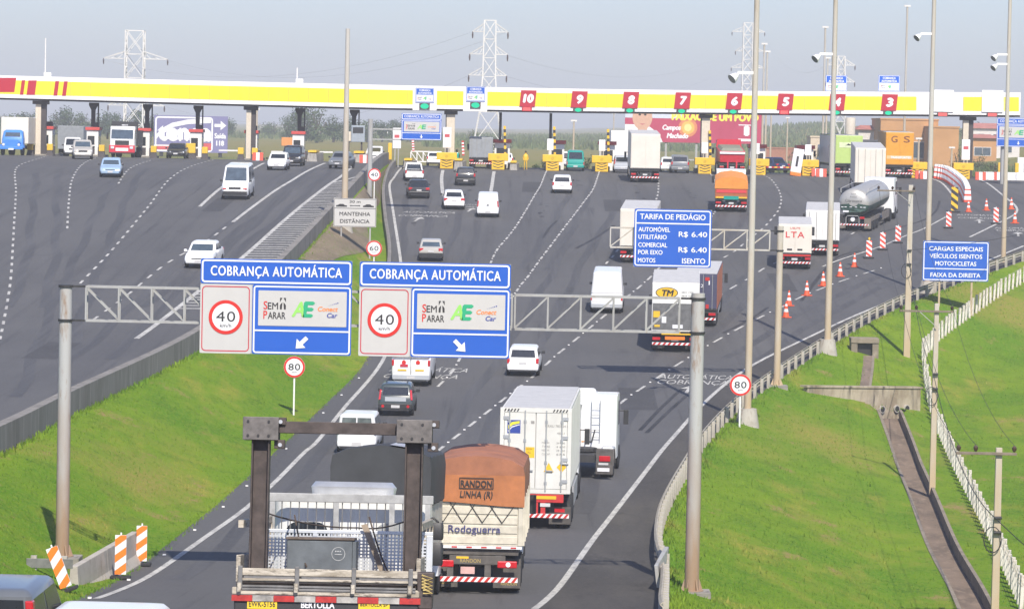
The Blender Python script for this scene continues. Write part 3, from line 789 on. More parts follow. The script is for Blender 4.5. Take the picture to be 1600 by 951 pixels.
lettering(t,[SIGNW],[it('TARIFA DE PEDÁGIO',60,16,8.6,102,'C'),it('AUTOMÓVEL',7,35.5,7,49,'L'),it('UTILITÁRIO',7,47,7,44,'L'),it('COMERCIAL',7,59.5,7,45,'L'),it('POR EIXO',7,71,7,38,'L'),it('MOTOS',7,83.5,7,27,'L'),it('R$',70,42.5,8.2,14,'L'),it('6.40',114,42.5,8.2,24,'R'),it('R$',70,66.5,8.2,14,'L'),it('6.40',114,66.5,8.2,24,'R'),it('ISENTO',112,84,8.2,36,'R')])
# special loads sign on two legs
x,z=U(1494,377,231); bl=hit(1467,446); d=231.; k=d/F
g=GX(1494,d)
t=thing('lane_sign','blue sign for special loads and motorcycles on two legs by the guardrail','road sign',(x,d,z))
w=51.5*k;h=62*k;y=-.06
MB().box(-w,w,-.05,0,-h,0).build('backing',GALV,t); MB().rrect(-w,w,-h,0,.1,y).build('panel',BLUE,t)
MB().rframe(-w+.04,w-.04,-h+.04,-.04,.12,.06,y-.006).build('border',SIGNW,t)
zz=lambda px:-px*k; xx=lambda px:px*k
MB().box(-w+.08,w-.08,y-.012,y-.008,-43.8*k,-42.3*k).build('rule',SIGNW,t)
lettering(t,[SIGNW],[dict(s=s,x=0,z=-zb*k,cap=6.8*k,w=wd*k,y=y-.012,bold=.014) for s,zb,wd in (('CARGAS ESPECIAIS',15,84),('VEÍCULOS ISENTOS',26.5,82),('MOTOCICLETAS',38,64),('FAIXA DA DIREITA',56,78))])
for px in (1467,1517):
    q=GX(px,d); MB().box(q.x-x-.06,q.x-x+.06,.003,.12,q.z-z-.3,-.1).build('leg',POLEM,t)
# keep distance sign on the median
d=246.; k=d/F; x,z=U(555,310,d)
t=thing('distance_sign','white sign asking drivers to keep distance, on two legs on the median','road sign',(x,d,z))
w=33.3*k;h=44.5*k;y=-.06
MB().box(-w,w,-.05,0,-h,0).build('backing',GALV,t); MB().rrect(-w,w,-h,0,.06,y).build('panel',SIGNG,t)
MB().rframe(-w+.03,w-.03,-h+.03,-.03,.06,.025,y-.006).build('border',SBLACK,t)
MB().box(-w+.05,w-.05,y-.010,y-.006,-15.9*k,-15.2*k).build('rule',SBLACK,t)
lettering(t,[SBLACK],[dict(s=s,x=0,z=-zb*k,cap=c*k,w=wd*k,y=y-.012,bold=.01) for s,zb,c,wd in (('30 m',7,4,17),('MANTENHA',27,6,48),('DISTÂNCIA',38.5,6,46))])
m=MB()
def mini_car(m,cx,cz,s):
    m.poly([(cx+u*s,y-.012,cz+v*s) for u,v in ((-8.5,0),(8.5,0),(8.5,2),(5,2.6),(2.5,4.4),(-3,4.4),(-5.5,2.8),(-8.5,2.2))])
mini_car(m,-21*k,-13.3*k,k); mini_car(m,21*k,-13.3*k,k)
m.box(-6*k,6*k,y-.014,y-.010,-11.8*k,-10.8*k)
m.poly([(-8.5*k,y-.012,-11.3*k),(-6*k,y-.012,-12.6*k),(-6*k,y-.012,-10*k)]).poly([(8.5*k,y-.012,-11.3*k),(6*k,y-.012,-10*k),(6*k,y-.012,-12.6*k)])
m.build('car_symbols',SBLACK,t)
for px in (533,577.5):
    q=GX(px,d); MB().box(q.x-x-.05,q.x-x+.05,.003,.1,q.z-z-.3,-.1).build('leg',GALV,t)
def speed_sign(px,py,basepy,txt,r_px,d,label,small=True):
    p=GX(px-1,d); x,z=U(px,py,d); k=d/F; r=r_px*k
    t=thing('speed_sign',label,'speed sign',(x,d,p.z)); zc=z-p.z
    MB().tube([(0,0.04,-.2),(0,.04,zc+r*.6)],.045,10).build('post',WHITE,t,smooth=40)
    m=MB(); m.tube([(0,-.04,zc),(0,-.01,zc)],r,32); m.build('disc',SIGNW,t,smooth=30)
    MB().ringy((0,-.045,zc),r*.80,r*.99,36).build('ring',SRED,t)
    its=[dict(s=txt,x=0,z=zc-r*.28,cap=r*.62,w=r*1.1,y=-.05,bold=.005,sp=1.08)]
    if small: its.append(dict(s='km/h',x=0,z=zc-r*.55,cap=r*.16,w=r*.45,y=-.05,bold=-.01))
    lettering(t,[SBLACK],its,'figures')
speed_sign(460,573,640,'80',16.7,168.5,'round speed sign reading 80 on a white post on the grass median')
speed_sign(1157,601,655,'80',17,169,'round speed sign reading 80 in front of the lamp pole at the guardrail')
speed_sign(584.5,388,410,'60',12.5,232,'round speed sign reading 60 just above the big blue signs')
speed_sign(585,273,316,'40',10,284,'small round speed sign reading 40 behind the grey cantilever post',False)
# ---------------------------------------------------------------- poles
def lamp_pole(px,d,top,label,r0,r1,m,lampy=None,n=1,lside=-1,footing=True,base=0):
    p=GX(px,d); x,z=U(top[0],top[1],d)
    h=z-p.z
    t=thing('lamp_pole',label,'lamp pole',(p.x,p.y,p.z))
    MB().tube([(0,0,-.3),(0,0,h*.5),(0,0,h)],[r0,(r0+r1)/2,r1],14).build('pole',m,t,smooth=40)
    if footing: MB().tube([(0,0,-.4),(0,0,.75+base)],[.62,.42],12).build('footing',CONC2,t,smooth=30)
    for ly in (lampy or []):
        zl=U(px,ly,d)[1]-p.z; fl=MB()
        a=Vector((lside*.95,-.2,zl-.05)); ax=Vector((lside*.75,-.45,-.65)).normalized()
        fl.tube([a-ax*.14,a-ax*.08,a+ax*.10,a+ax*.24],[.07,.14,.20,.25],14)
        f=fl.build('floodlight',WHITE,t,smooth=40)
        m2=MB(); m2.tube([a+ax*.241,a+ax*.245],.225,14).build('lens',mat('floodlight_glass',(.20,.20,.18),.15,var=.3),f)
        b=MB(); b.beam((0,-.02,zl+.12),(lside*.85,-.12,zl+.12),.12,.14); b.beam((lside*.8,-.12,zl+.1),(lside*.95,-.2,zl-.1),.1,.1); b.build('lamp_arm',WHITE,t)
    return t
lamp_pole(1167.5,171,(1178.5,-40),'tall grey lamp pole beside the round 80 speed sign at the guardrail',.175,.125,POLEM,[118])
lamp_pole(1292.5,203.5,(1306,-30),'tall lamp pole with one floodlight at the guardrail above the culvert',.19,.125,POLEM,[88])
lamp_pole(1448,236,(1459,-30),'tall lamp pole with floodlight standing behind the special loads sign',.19,.13,POLEM,[56])
lamp_pole(1567.5,257,(1576,-30),'tall tan lamp pole with two small floodlights at the right picture edge',.18,.115,POLEM,[88,103],footing=False)
lamp_pole(538,252,(540,45),'pale lamp pole on the median behind the keep distance sign',.235,.15,POLEM)
# cantilever post for the small blue sign
d=287.; p=GX(577,d); x,z=U(577.5,186,d)
t=thing('cantilever_post','grey steel post with a side arm on the median near the toll lanes','sign post',p)
h=z-p.z
MB().tube([(0,0,-.2),(0,0,h)],.2,16).build('pole',GALV,t,smooth=40)
xa=U(632,203,d)[0]-p.x; za=U(600,202,d)[1]-p.z
m=MB(); m.beam((.15,0,za),(xa,0,za),.11,.11); m.beam((.15,0,za-.8),(xa,0,za-.8),.11,.11); m.build('arm',GALV,t)
t=toll_sign('direction_sign','small blue sign with downward arrow on a side arm below the canopy',d-.3,659,177.5,62.5*d/F,.3,R_(-90),speed=False)
d=338.; p=GX(1566,d)
t=thing('cantilever_post','grey steel sign post at the right end of the canopy','sign post',p)
MB().tube([(0,0,-.2),(0,0,U(1566,186,d)[1]-p.z)],.24,14).build('pole',GALV,t,smooth=40)
toll_sign('direction_sign','blue toll sign partly cut by the right picture edge under the canopy end',d-.4,1592,184.5,68*d/F,.34,R_(-90),speed=False)
# utility poles of the power line on the right bank
UP=[]
INS=mat('brown_insulator',(.07,.04,.03),.35,var=.2)
def utility(px,d,top,label,ax0,ax1,r0,r1,brace=True,zoff=.35):
    p=GX(px,d); x,z=U(top[0],top[1],d); h=z-p.z
    t=thing('utility_pole',label,'utility pole',p)
    m=MB(); m.loft([[(-r0,-r0*.8,-.3),(r0,-r0*.8,-.3),(r0,r0*.8,-.3),(-r0,r0*.8,-.3)],[(-r1,-r1*.8,h),(r1,-r1*.8,h),(r1,r1*.8,h),(-r1,r1*.8,h)]])
    m.build('pole',POLEM,t,bevel=.015)
    za=h-zoff; ya=-r1-.06
    a=MB(); a.box(ax0,ax1,ya-.04,ya+.04,za-.045,za+.045); a.build('crossarm',mat('old_timber',(.20,.16,.12),.9,var=.3,bump=.3),t,bevel=.01)
    if brace: MB().beam((ax0*.45 if abs(ax0)>abs(ax1) else ax1*.45,ya-.07,za-.04),(0,ya-.07,za-.7),.05,.03).build('brace',GALV,t)
    pts=[]
    for u in (ax0+.08,(ax0*.55 if abs(ax0)>.9 else ax1*.55),ax1-.08):
        i=MB(); i.tube([(u,ya,za+.06),(u,ya,za+.12),(u,ya,za+.2),(u,ya,za+.26)],[.03,.07,.08,.03],10).build('insulator',INS,t,smooth=40)
        pts.append(Vector((p.x+u,p.y+ya,p.z+za+.27)))
    pts.append(Vector((p.x-.1,p.y-.2,p.z+h*.62)))
    pts.append(Vector((p.x+.1,p.y-.2,p.z+h*.54)))
    for z in (h*.62,h*.54): MB().tube([(-.12,-.2,z),(.12,-.2,z)],.05,8).build('clamp',DARK,t)
    rr=MB(); rr.tube([(math.cos(a)*.28-.16,-.2,h*.5+math.sin(a)*.42) for a in [k*math.pi/8 for k in range(17)]],.018,6).build('cable_coil',BLACK,t)
    UP.append(pts)
    return t
utility(1416.5,210,(1423.5,289),'tan utility pole with its arm to one side beside the special loads sign',-1.95,.25,.19,.13)
utility(1456.5,164,(1461,474),'pale utility pole with three insulators standing among the fence posts',-1.7,.75,.14,.10)
utility(1553.5,117,(1558,699),'nearest utility pole with timber crossarm at lower right picture edge',-1.4,.55,.13,.10,False,.18)
def cable(P0,P1,sag,label,r=.009,name='power_cable'):
    pts=[P0.lerp(P1,k/14)-Vector((0,0,sag*4*(k/14)*(1-k/14))) for k in range(15)]
    tag(MB().tube(pts,r,5).build(name,BLACK),label,'cable','cables of the roadside power line')
ext=[Vector((3.5,-44,-.2))+q for q in UP[2]]
nm=['left end of','middle of','right end of']
for a,b,w_ in ((0,1,'far'),(1,2,'near')):
    for k in range(3): cable(UP[a][k],UP[b][k],.8,f'thin power cable between {w_} pair of utility poles, {nm[k]} the crossarms')
    cable(UP[a][3],UP[b][3],1.0,f'black lower cable between the {w_} pair of utility poles',.016)
cable(UP[2][3],ext[3],1.,'black lower cable running out of the picture from the nearest utility pole',.016)
up=UP[0]
cable(up[3],Vector((58,300,ZC-1.)),1.4,'black cable rising across the special loads sign towards the plaza',.012)
# ---------------------------------------------------------------- chevron panels, cones, barriers
STRIPE_O=[ORANGE,SIGNW,BLACK,GALV]
SLATEG=mat('dull_steel',(.20,.20,.19),.6,metal=.3,var=.3)
def chevron_panel(w,h,n,mats,name,label,loc,tilt=0,yaw=0,group=None,light=False,flip=False):
    t=thing(name,label,'marker panel',loc,yaw,group=group)
    t.rotation_euler=(0,tilt,yaw)
    MB().box(-w*.9,w*.9,-.16,.2,0,.09).build('rubber_base',mats[2],t,bevel=.02)
    m=MB(); z0=.14; m.mat(1).box(-w/2,w/2,-.03,.03,z0,z0+h); m.mat(0)
    ph=h/n; sl=w*.75
    # diagonal bands clipped to the panel
    for i in range(-2,n+2):
        a=z0+i*ph*2; b=a+ph
        def clip(pts):
            def cz(pts,lim,sg):
                out=[]
                for p,q in zip(pts,pts[1:]+pts[:1]):
                    pi=sg*(p[1]-lim)<=0; qi=sg*(q[1]-lim)<=0
                    if pi: out.append(p)
                    if pi!=qi:
                        k=(lim-p[1])/(q[1]-p[1]); out.append((p[0]+(q[0]-p[0])*k,lim))
                return out
            pts=cz(pts,z0+h,1)
            return cz(pts,z0,-1) if len(pts)>2 else pts
        s=-1 if flip else 1
        pl=clip([(-w/2,a-s*sl/2),(w/2,a+s*sl/2),(w/2,b+s*sl/2),(-w/2,b-s*sl/2)])
        if len(pl)>2: m.poly([(x,-.034,z) for x,z in pl])
    m.build('panel',mats[:2],t)
    MB().tube([(0,.05,.05),(0,.05,z0+h+.07)],.025,8).build('rod',WHITE,t)
    if light: MB().tube([(0,0,z0+h),(0,0,z0+h+.12),(0,0,z0+h+.22)],[.05,.09,.05],8).build('warning_light',YELLOW,t)
    return t
e=hit(221,884); chevron_panel(.32,1.08,5,STRIPE_O,'striped_panel','upright orange striped panel farther along, past the barrier end',(e.x,e.y,e.z+.02))
e=hit(188,905); chevron_panel(.33,1.15,5,STRIPE_O,'striped_panel','upright orange striped panel in front of the concrete barrier',(e.x,e.y,e.z+.02))
e=hit(106,925); chevron_panel(.33,1.15,5,STRIPE_O,'striped_panel','orange striped panel leaning over at the near barrier end',(e.x,e.y,e.z+.02),R_(-21))
a=hit(115,912); b=hit(204,884)
t=thing('jersey_barrier','short grey concrete barrier between the orange striped panels','concrete barrier',(a.x,a.y,min(a.z,b.z)-.05),-math.atan2(b.x-a.x,b.y-a.y))
L=(b-a).length
m=MB(); m.loft([[(-.3,y,0),(.3,y,0),(.3,y,.12),(.15,y,.40),(.10,y,1.05),(-.10,y,1.05),(-.15,y,.40),(-.3,y,.12)] for y in (0,L*.5)]); m.build('block',CONC2,t,bevel=.015)
m=MB(); m.loft([[(-.3,y,0),(.3,y,0),(.3,y,.12),(.15,y,.40),(.10,y,1.05),(-.10,y,1.05),(-.15,y,.40),(-.3,y,.12)] for y in (L*.5+.02,L+.6)]); m.build('block',CONC2,t,bevel=.015)
e=GX(80,101.5)
t=thing('median_guardrail','low steel guardrail end on short posts just behind the leaning striped panel','guardrail',(e.x,e.y,e.z))
MB().box(-.7,.6,-.03,.0,.28,.55).build('rail',SLATEG,t,bevel=.01)
for u in (-.5,.35): MB().box(u-.08,u+.08,.003,.15,-.3,.62).build('post',CONC2,t)
RSTR=[mat('marker_red',(.66,.07,.03),.5,var=.08),SIGNW,BLACK,GALV]
for k,(px,py,li,lb) in enumerate([(1482,357,0,'red and white marker panel just below the end of the water barriers'),(1403,380,0,'red and white marker panel half hidden behind the tan utility pole'),(1379,391,0,'red and white marker panel left of the tan utility pole'),(1357.5,404,1,'red and white marker panel with yellow lamp nearest the cones'),(1556,350,0,'red and white marker panel alone on the right toll lane')]):
    e=hit(px,py); chevron_panel(.40,1.12,6,RSTR,'marker_panel',lb,(e.x,e.y,e.z+.02),group='red and white marker panels',light=li,flip=True)
e=hit(1491,332); chevron_panel(.55,1.9,6,[SBLACK,YELLOW,BLACK,GALV],'marker_panel','tall yellow marker panel at the end of the water barriers',(e.x,e.y,e.z+.02),flip=True)
def cone(px,py,label,first=[None]):
    e=hit(px,py)
    if first[0] is None:
        t=thing('traffic_cone',label,'traffic cone',e,group='orange traffic cones on the right lane')
        MB().box(-.2,.2,-.2,.2,0,.05).build('base',mat('cone_orange',(.75,.10,.03),.5,var=.1),t,bevel=.01)
        m=MB(); 
        for z0,z1,k in ((.05,.28,0),(.28,.42,1),(.42,.56,0),(.56,.66,1),(.66,.78,0)):
            m.mat(k); r=lambda z:.16-.13*(z-.05)/.73
            m.tube([(0,0,z0),(0,0,z1)],[r(z0),r(z1)],12)
        m.build('cone_body',[MATS['cone_orange'],SIGNW],t,smooth=40); first[0]=t
    else:
        t=copy_tree(first[0]); t.location=e; t['label']=label
    t.scale=(1.25,1.25,1.25); t.rotation_euler=(0,0,random.random())
for px,py,lb in [(1228,496,'nearest of the orange cones along the right lane line'),(1232.5,478,'second orange cone up the right lane line from the nearest'),(1260.5,462,'orange cone standing just left of the tall lamp pole'),(1286,447,'orange cone standing half behind the tall lamp pole'),(1312.5,432,'orange cone to the right of the tall lamp pole'),(1335,417,'orange cone directly below the white line end'),(1513,331,'orange cone just right of the water barrier end'),(1541,329,'orange cone in mid lane left of the tan lamp pole'),(1580,327,'orange cone at the bend of the white curved line'),(1585.5,349,'orange cone at right edge below the curved line')]: cone(px,py,lb)
# row of plastic barrier blocks facing the traffic
WB=resample(crom([Vector((hit(px,py).x,hit(px,py).y,0)) for px,py in ((1511,316),(1505,303),(1492,291),(1475,281),(1457,273))]),.05)
acc=0; nx=0; k=0; first=None; NB=24
tot=sum((b-a).length for a,b in zip(WB,WB[1:]))
for a,b in zip(WB,WB[1:]):
    if acc>=nx and k<NB:
        z=G(a.x,a.y)+.01; lb='red and white banded plastic barrier block in the curved row to the toll lanes'
        if first is None:
            first=thing('barrier_block',lb,'plastic barrier',(a.x,a.y,z),R_(12),group='plastic barrier blocks in a curved row')
            m=MB()
            for q,(z0,z1) in enumerate(((0,.2),(.2,.52),(.52,.70),(.70,1.0),(1.0,1.12),(1.12,1.35))):
                m.mat(1 if q%2==0 else 0); r=lambda z:.34-.10*z/1.35
                m.loft([rring(r(zz),-.22+.06*zz,.22-.06*zz,zz,.06) for zz in (z0,z1)])
            m.build('shell',[SIGNW,RSTR[0]],first,smooth=40); o=first
        else:
            o=copy_tree(first); o.location=(a.x,a.y,z); o.rotation_euler=(0,0,R_(random.uniform(6,20)))
        k+=1; nx+=tot/NB
    acc+=(b-a).length
# ---------------------------------------------------------------- vehicles
def paint(name,col,coat=.5,rough=.35): return mat('car_paint_'+name,col,rough,var=.06,scale=1.5,coat=coat)
CW=paint('white',(.78,.78,.77)); CS=paint('silver',(.42,.44,.46)); CG=paint('grey',(.16,.17,.18)); CK=paint('black',(.018,.018,.020)); CBL=paint('light_blue',(.30,.42,.56))
CGN=paint('green',(.0,.30,.24)); CNV=paint('navy',(.02,.03,.08)); CTEAL=paint('dark_teal',(.045,.06,.062)); CBG=paint('beige_silver',(.42,.40,.36))
def slope(x,d,yaw,L=4):
    c,s=math.cos(yaw),math.sin(yaw)
    dx,dy=-s*L,c*L
    return math.atan2(G(x+dx,d+dy)-G(x,d),L)
def wheel(t,x,y,r,w,rim=True,dual=False,rimm=None):
    sg=1 if x>0 else -1
    m=MB(); wo=x; wi=x-sg*w
    m.loft([[(xx,y+math.cos(a)*rr,r+math.sin(a)*rr) for a in [k*math.pi/9 for k in range(18)]] for xx,rr in ((wi,r*.9),(wi+sg*w*.15,r),(wo-sg*w*.15,r),(wo,r*.9),(wo-sg*.01,r*.66))])
    ty=m.build('wheel',BLACK,t,smooth=35)
    if rim:
        m=MB(); m.tube([(x-sg*.05,y,r),(x-sg*.012,y,r)],r*.64,14); m.build('rim',rimm or RIM,ty,smooth=35)
    return ty
STY={ # L,W,H,belt, gh: base rear, base front(from L), roof rear, roof front(from L), tumble, hood h, nose, bumper
 'hatch':dict(L=3.85,W=1.66,H=1.47,b=.93,br=.10,bf=1.0,rr=.48,rf=1.85,tum=.17,hood=.80,deck=.93,tail='tall'),
 'uno':dict(L=3.75,W=1.64,H=1.49,b=.92,br=.05,bf=.95,rr=.30,rf=1.7,tum=.15,hood=.86,deck=.92,tail='pillar'),
 'sedan':dict(L=4.35,W=1.72,H=1.46,b=.93,br=.55,bf=1.15,rr=1.15,rf=2.0,tum=.18,hood=.82,deck=.98,tail='wide'),
 'suv':dict(L=4.2,W=1.76,H=1.66,b=1.06,br=.06,bf=1.05,rr=.32,rf=1.75,tum=.16,hood=.98,deck=1.06,tail='tall'),
 'minivan':dict(L=4.1,W=1.72,H=1.82,b=1.0,br=.02,bf=.85,rr=.12,rf=1.75,tum=.14,hood=.92,deck=1.0,tail='pillar'),
 'kombi':dict(L=4.5,W=1.72,H=1.95,b=1.1,br=.04,bf=.08,rr=.22,rf=.45,tum=.14,hood=1.08,deck=1.1,tail='low'),
 'van':dict(L=5.4,W=1.98,H=2.5,b=1.3,br=.02,bf=.75,rr=.10,rf=1.55,tum=.17,hood=1.1,deck=1.3,tail='low'),
 'pickup':dict(L=4.5,W=1.68,H=1.55,b=.95,br=1.7,bf=1.15,rr=1.85,rf=2.0,tum=.16,hood=.84,deck=.95,tail='tall'),
}
def car(name,label,px,d,style,body,yaw=0,front=False,cat='car',group=None,glass=GLASS,rearwin='full',extra=None,plate=PLATE,loc=None,bump=None,sc=1,**kw):
    s=dict(STY[style]); s.update(kw)
    L,W,H,b=s['L'],s['W'],s['H'],s['b']; hw=W/2
    p=GX(px,d) if loc is None else Vector(loc)
    th=yaw+(math.pi if front else 0)
    if front: p=p+Vector((math.sin(yaw)*-L,math.cos(yaw)*L,0)); p.z=G(p.x,p.y)
    p.z+=.012
    t=thing(name,label,cat,p,th,slope(p.x,p.y,th) if loc is None else 0,group); t.scale=(sc,)*3
    # lower body
    hd=s['hood']; dk=s['deck']; zb=.24
    st=[(0,.42,dk-.22,.90),(.05,.28,dk-.06,.96),(.16,zb,dk,.985),(s['br']+.2,zb,b if style!='sedan' else dk,1.0),(L*.5,zb,b,1.0),(L-s['bf'],zb,b-.01,1.0),(L-s['bf']*.55,zb,(b+hd)/2-.01,.985),(L-.22,zb+.02,hd-.06,.955),(L-.06,.30,hd-.18,.88),(L,.42,hd-.32,.78)]
    rings=[]
    for y,z0,z1,k in st:
        h=hw*k; zm=(z0+z1)/2
        hf=[(h*.86,z0),(h*.97,z0+.10),(h,zm),(h*.985,z1-.14),(h*.93,z1-.03),(h*.82,z1)]
        rings.append([(x,y,z) for x,z in hf]+[(-x,y,z) for x,z in reversed(hf)])
    m=MB(); m.loft(rings)
    # cabin
    tu=s['tum']; zr=H
    z0=b-.06 if style!='sedan' else b-.08
    g=[(z0,s['br'],L-s['bf'],hw-.035),(zr-.10,s['rr']-.06,L-s['rf']+.12,hw-tu+.02),(zr-.03,s['rr']+.02,L-s['rf'],hw-tu-.04),(zr,s['rr']+.22,L-s['rf']-.25,hw-tu-.16)]
    m.loft([rring(h,a,c,z,.13) for z,a,c,h in g])
    bo=m.build('body',body,t,smooth=38)
    def at(z):
        (za,ra,fa,ha),(zc,rc,fc,hc)=g[0],g[1]; k=(z-za)/(zc-za)
        return ra+(rc-ra)*k, fa+(fc-fa)*k, ha+(hc-ha)*k
    zl=b+.05; zu=zr-.15; e=.008
    def endwin(nm,back,x0k=1,gm=glass,za=zl,zb_=zu,split=False):
        q=[]
        r0,f0,h0=at(za); r1,f1,h1=at(zb_)
        y0=(r0-e) if back else (f0+e); y1=(r1-e) if back else (f1+e)
        w0=h0-.15; w1=h1-.13
        segs=[(-1,-.04),(.04,1)] if split else [(-1,1)]
        for a,c in segs:
            q=[(a*w0,y0,za),(c*w0,y0,za),(c*w1,y1,zb_),(a*w1,y1,zb_)]
            MB().poly(q if back else q[::-1]).build(nm,gm,t)
    if rearwin=='full': endwin('rear_window',True)
    elif rearwin=='split': endwin('rear_window',True,split=True)
    elif rearwin=='tall': endwin('rear_window',True,za=b-.1)
    endwin('windscreen',False,gm=glass)
    for sg in (-1,1):
        ys=[(.36,.50)] if False else None
        r0,f0,h0=at(zl); r1,f1,h1=at(zu)
        if kw.get('cargo'): spans=[(max(.72,.66),1)]
        else: spans=[(0,.46),(.50,1)]
        for a,c in spans:
            lo0=r0+.2+(f0-r0-.42)*a; lo1=r0+.2+(f0-r0-.42)*c; hi0=r1+.16+(f1-r1-.34)*a; hi1=r1+.16+(f1-r1-.34)*c
            q=[(sg*(h0+e),lo0,zl),(sg*(h0+e),lo1,zl),(sg*(h1+e),hi1,zu),(sg*(h1+e),hi0,zu)]
            MB().poly(q if sg>0 else q[::-1]).build('side_window',glass,t)
        # lamps
        tl=s['tail']
        lz=dict(tall=(b-.26,b+.02,.80,.965),wide=(dk-.26,dk-.06,.62,.965),pillar=(b-.16,b+.30,.86,.975),low=(b-.52,b-.22,.86,.975),high=(b+.04,H-.16,.80,.95))[tl]
        xa,xb=sorted((sg*hw*lz[2],sg*hw*lz[3])); yk=-.012
        mm=MB()
        if tl in('pillar','high'):
            r_a=at(lz[0]+.1)[0]; r_b=at(lz[1])[0]
            mm.hexa([(xa,-.01,lz[0]),(xb,-.01,lz[0]),(xb,.2,lz[0]),(xa,.2,lz[0]),(xa-sg*.05,r_b-.02,lz[1]),(xb-sg*.05,r_b-.02,lz[1]),(xb-sg*.05,r_b+.18,lz[1]),(xa-sg*.05,r_b+.18,lz[1])])
        else: mm.hexa([(xa,yk,lz[0]),(xb,yk+.03,lz[0]),(xb,.22,lz[0]),(xa,.22,lz[0]),(xa,yk,lz[1]),(xb,yk+.03,lz[1]),(xb,.22,lz[1]),(xa,.22,lz[1])])
        mm.build('tail_light',REDL,t,bevel=.02)
        xa,xb=sorted((sg*hw*.50,sg*hw*.89)); zc=hd-.22
        MB().hexa([(xa,L-.16,zc-.09),(xb,L-.22,zc-.09),(xb,L-.005-.09,zc-.09),(xa,L-.005,zc-.09),(xa,L-.25,zc+.08),(xb,L-.34,zc+.08),(xb,L-.14,zc+.08),(xa,L-.06,zc+.08)]).build('headlight',CLEARL,t,bevel=.02)
        yy=L-s['bf']-.12
        mm=MB(); mm.box(*sorted((sg*(hw+.005),sg*(hw+.17))),yy-.06,yy+.08,b-.02,b+.13); mm.box(*sorted((sg*(hw-.05),sg*(hw+.05))),yy-.01,yy+.03,b+.0,b+.06)
        mm.build('mirror',TRIM if s.get('mir') is None else s['mir'],t,bevel=.03)
        R=.30 if H<1.9 else .34
        for y in (L*.19,L*.80):
            MB().disc((sg*(hw*1.0-.003),y,R+.03),R+.055,'x',18,sg).build('wheel_arch',TRIM,t)
            wheel(t,sg*(hw+.012),y,R,.19)
    bm=bump or body
    MB().loft([[(x,y,z) for x,z in ((-hw*.93,.34),(hw*.93,.34),(hw*.96,.52),(hw*.93,.60),(-hw*.93,.60),(-hw*.96,.52))] for y in (-.05,.14)]).build('bumper',bm,t,bevel=.03)
    MB().loft([[(x,y,z) for x,z in ((-hw*.80,.34),(hw*.80,.34),(hw*.86,.5),(hw*.82,.57),(-hw*.82,.57),(-hw*.86,.5))] for y in (L-.14,L+.05)]).build('bumper',bm,t,bevel=.03)
    MB().box(-hw*.44,hw*.44,L-.05,L+.012,hd-.33,hd-.18).build('grille',TRIM,t)
    MB().box(-hw*.8,hw*.8,-.035,.0,.26,.36).build('under_trim',TRIM,t)
    zp=s.get('pz',.70 if style in('hatch','sedan') else .46)
    MB().box(-.2,.2,-.058 if zp<.6 else -.02,-.045 if zp<.6 else .05,zp-.065,zp+.065).build('number_plate',plate,t)
    MB().box(-.2,.2,L+.052,L+.06,.40,.53).build('number_plate',plate,t)
    if extra: extra(t,L,hw,H,b)
    return t
def stripes(m,x0,x1,z0,z1,y,n,a=0,b=1):
    """slanted red and white reflective bands"""
    m.mat(b).box(x0,x1,y,y+.04,z0,z1); m.mat(a); st=(x1-x0)/n; sl=(z1-z0)*.8
    for i in range(n):
        p=x0+i*st; q=p+st*.5
        m.poly([(p,y-.004,z0),(q,y-.004,z0),(min(x1,q+sl),y-.004,z1),(min(x1,p+sl),y-.004,z1)])
    return m
def roof_rack(t,L,hw,H,b):
    m=MB()
    for s in (-1,1): m.beam((s*hw*.6,.6,H+.05),(s*hw*.6,1.9,H+.05),.03,.03)
    m.build('roof_rail',TRIM,t)
# right carriageway, cars seen from behind
car('small_van','white window van partly hidden by the dark canvas lorry',556.5,152.5,'minivan',CW,R_(-2.5),cat='van',rearwin='split',glass=mat('pale_window_glass',(.12,.14,.14),.1,var=.4),W=1.70,H=1.70,bump=CW)
def uno_x(t,L,hw,H,b):
    roof_rack(t,L,hw,H,b)
    MB().box(-hw*.6,hw*.6,-.022,.0,b-.22,b-.02).build('silver_tailgate_band',CS,t)
    for s in (-1,1): MB().disc((s*hw*.72,-.055,.47),.07).build('fog_lamp',REDL,t)
car('hatchback','dark grey hatchback with silver tailgate band and red pillar lamps',617.5,170,'uno',CTEAL,R_(-1.5),bump=TRIM,extra=uno_x)
def amb(t,L,hw,H,b):
    for s in (-1,1): MB().box(s*hw*.45-.22,s*hw*.45+.22,-.02,.0,.78,.86).build('yellow_reflector',YELLOW,t)
    MB().box(-hw*.55,-hw*.15,-.02,.0,.98,1.12).build('red_lettering_patch',SDRED,t)
    MB().box(-.012,.012,-.016,0,.6,2.2).build('door_seam',TRIM,t)
    for s in (-1,1): MB().disc((s*hw*.36,-.018,1.22),.11,n=14).build('round_badge',SRED,t)
car('panel_van','white panel van with red lamps under the right gantry sign',641.5,184,'van',CW,R_(-2),cat='van',rearwin='none',cargo=1,extra=amb,bump=CS,b=1.55,tail='low')
car('hatchback','white hatchback to the right of the big gantry signs',816.5,189.5,'hatch',CW,R_(-3),L=4.0,W=1.70,H=1.50,mir=TRIM)
car('panel_van','tall white panel van with plain back behind the gantry truss',947.5,220.5,'van',CW,R_(-2.5),cat='van',rearwin='none',cargo=1,bump=CS)
car('sedan','old beige saloon just above the right gantry sign',673,249.5,'sedan',CBG,R_(1),L=4.3,W=1.68,H=1.40,bump=TRIM,tail='wide',glass=GLASSL)
def logo_dot(t,L,hw,H,b): MB().disc((0,-.02,.98),.06,n=12).build('badge',TRIM,t)
car('small_van','small windowless white van beside the white saloon',762,283,'minivan',CW,R_(0),cat='van',rearwin='none',cargo=1,extra=logo_dot,W=1.74,H=1.86)
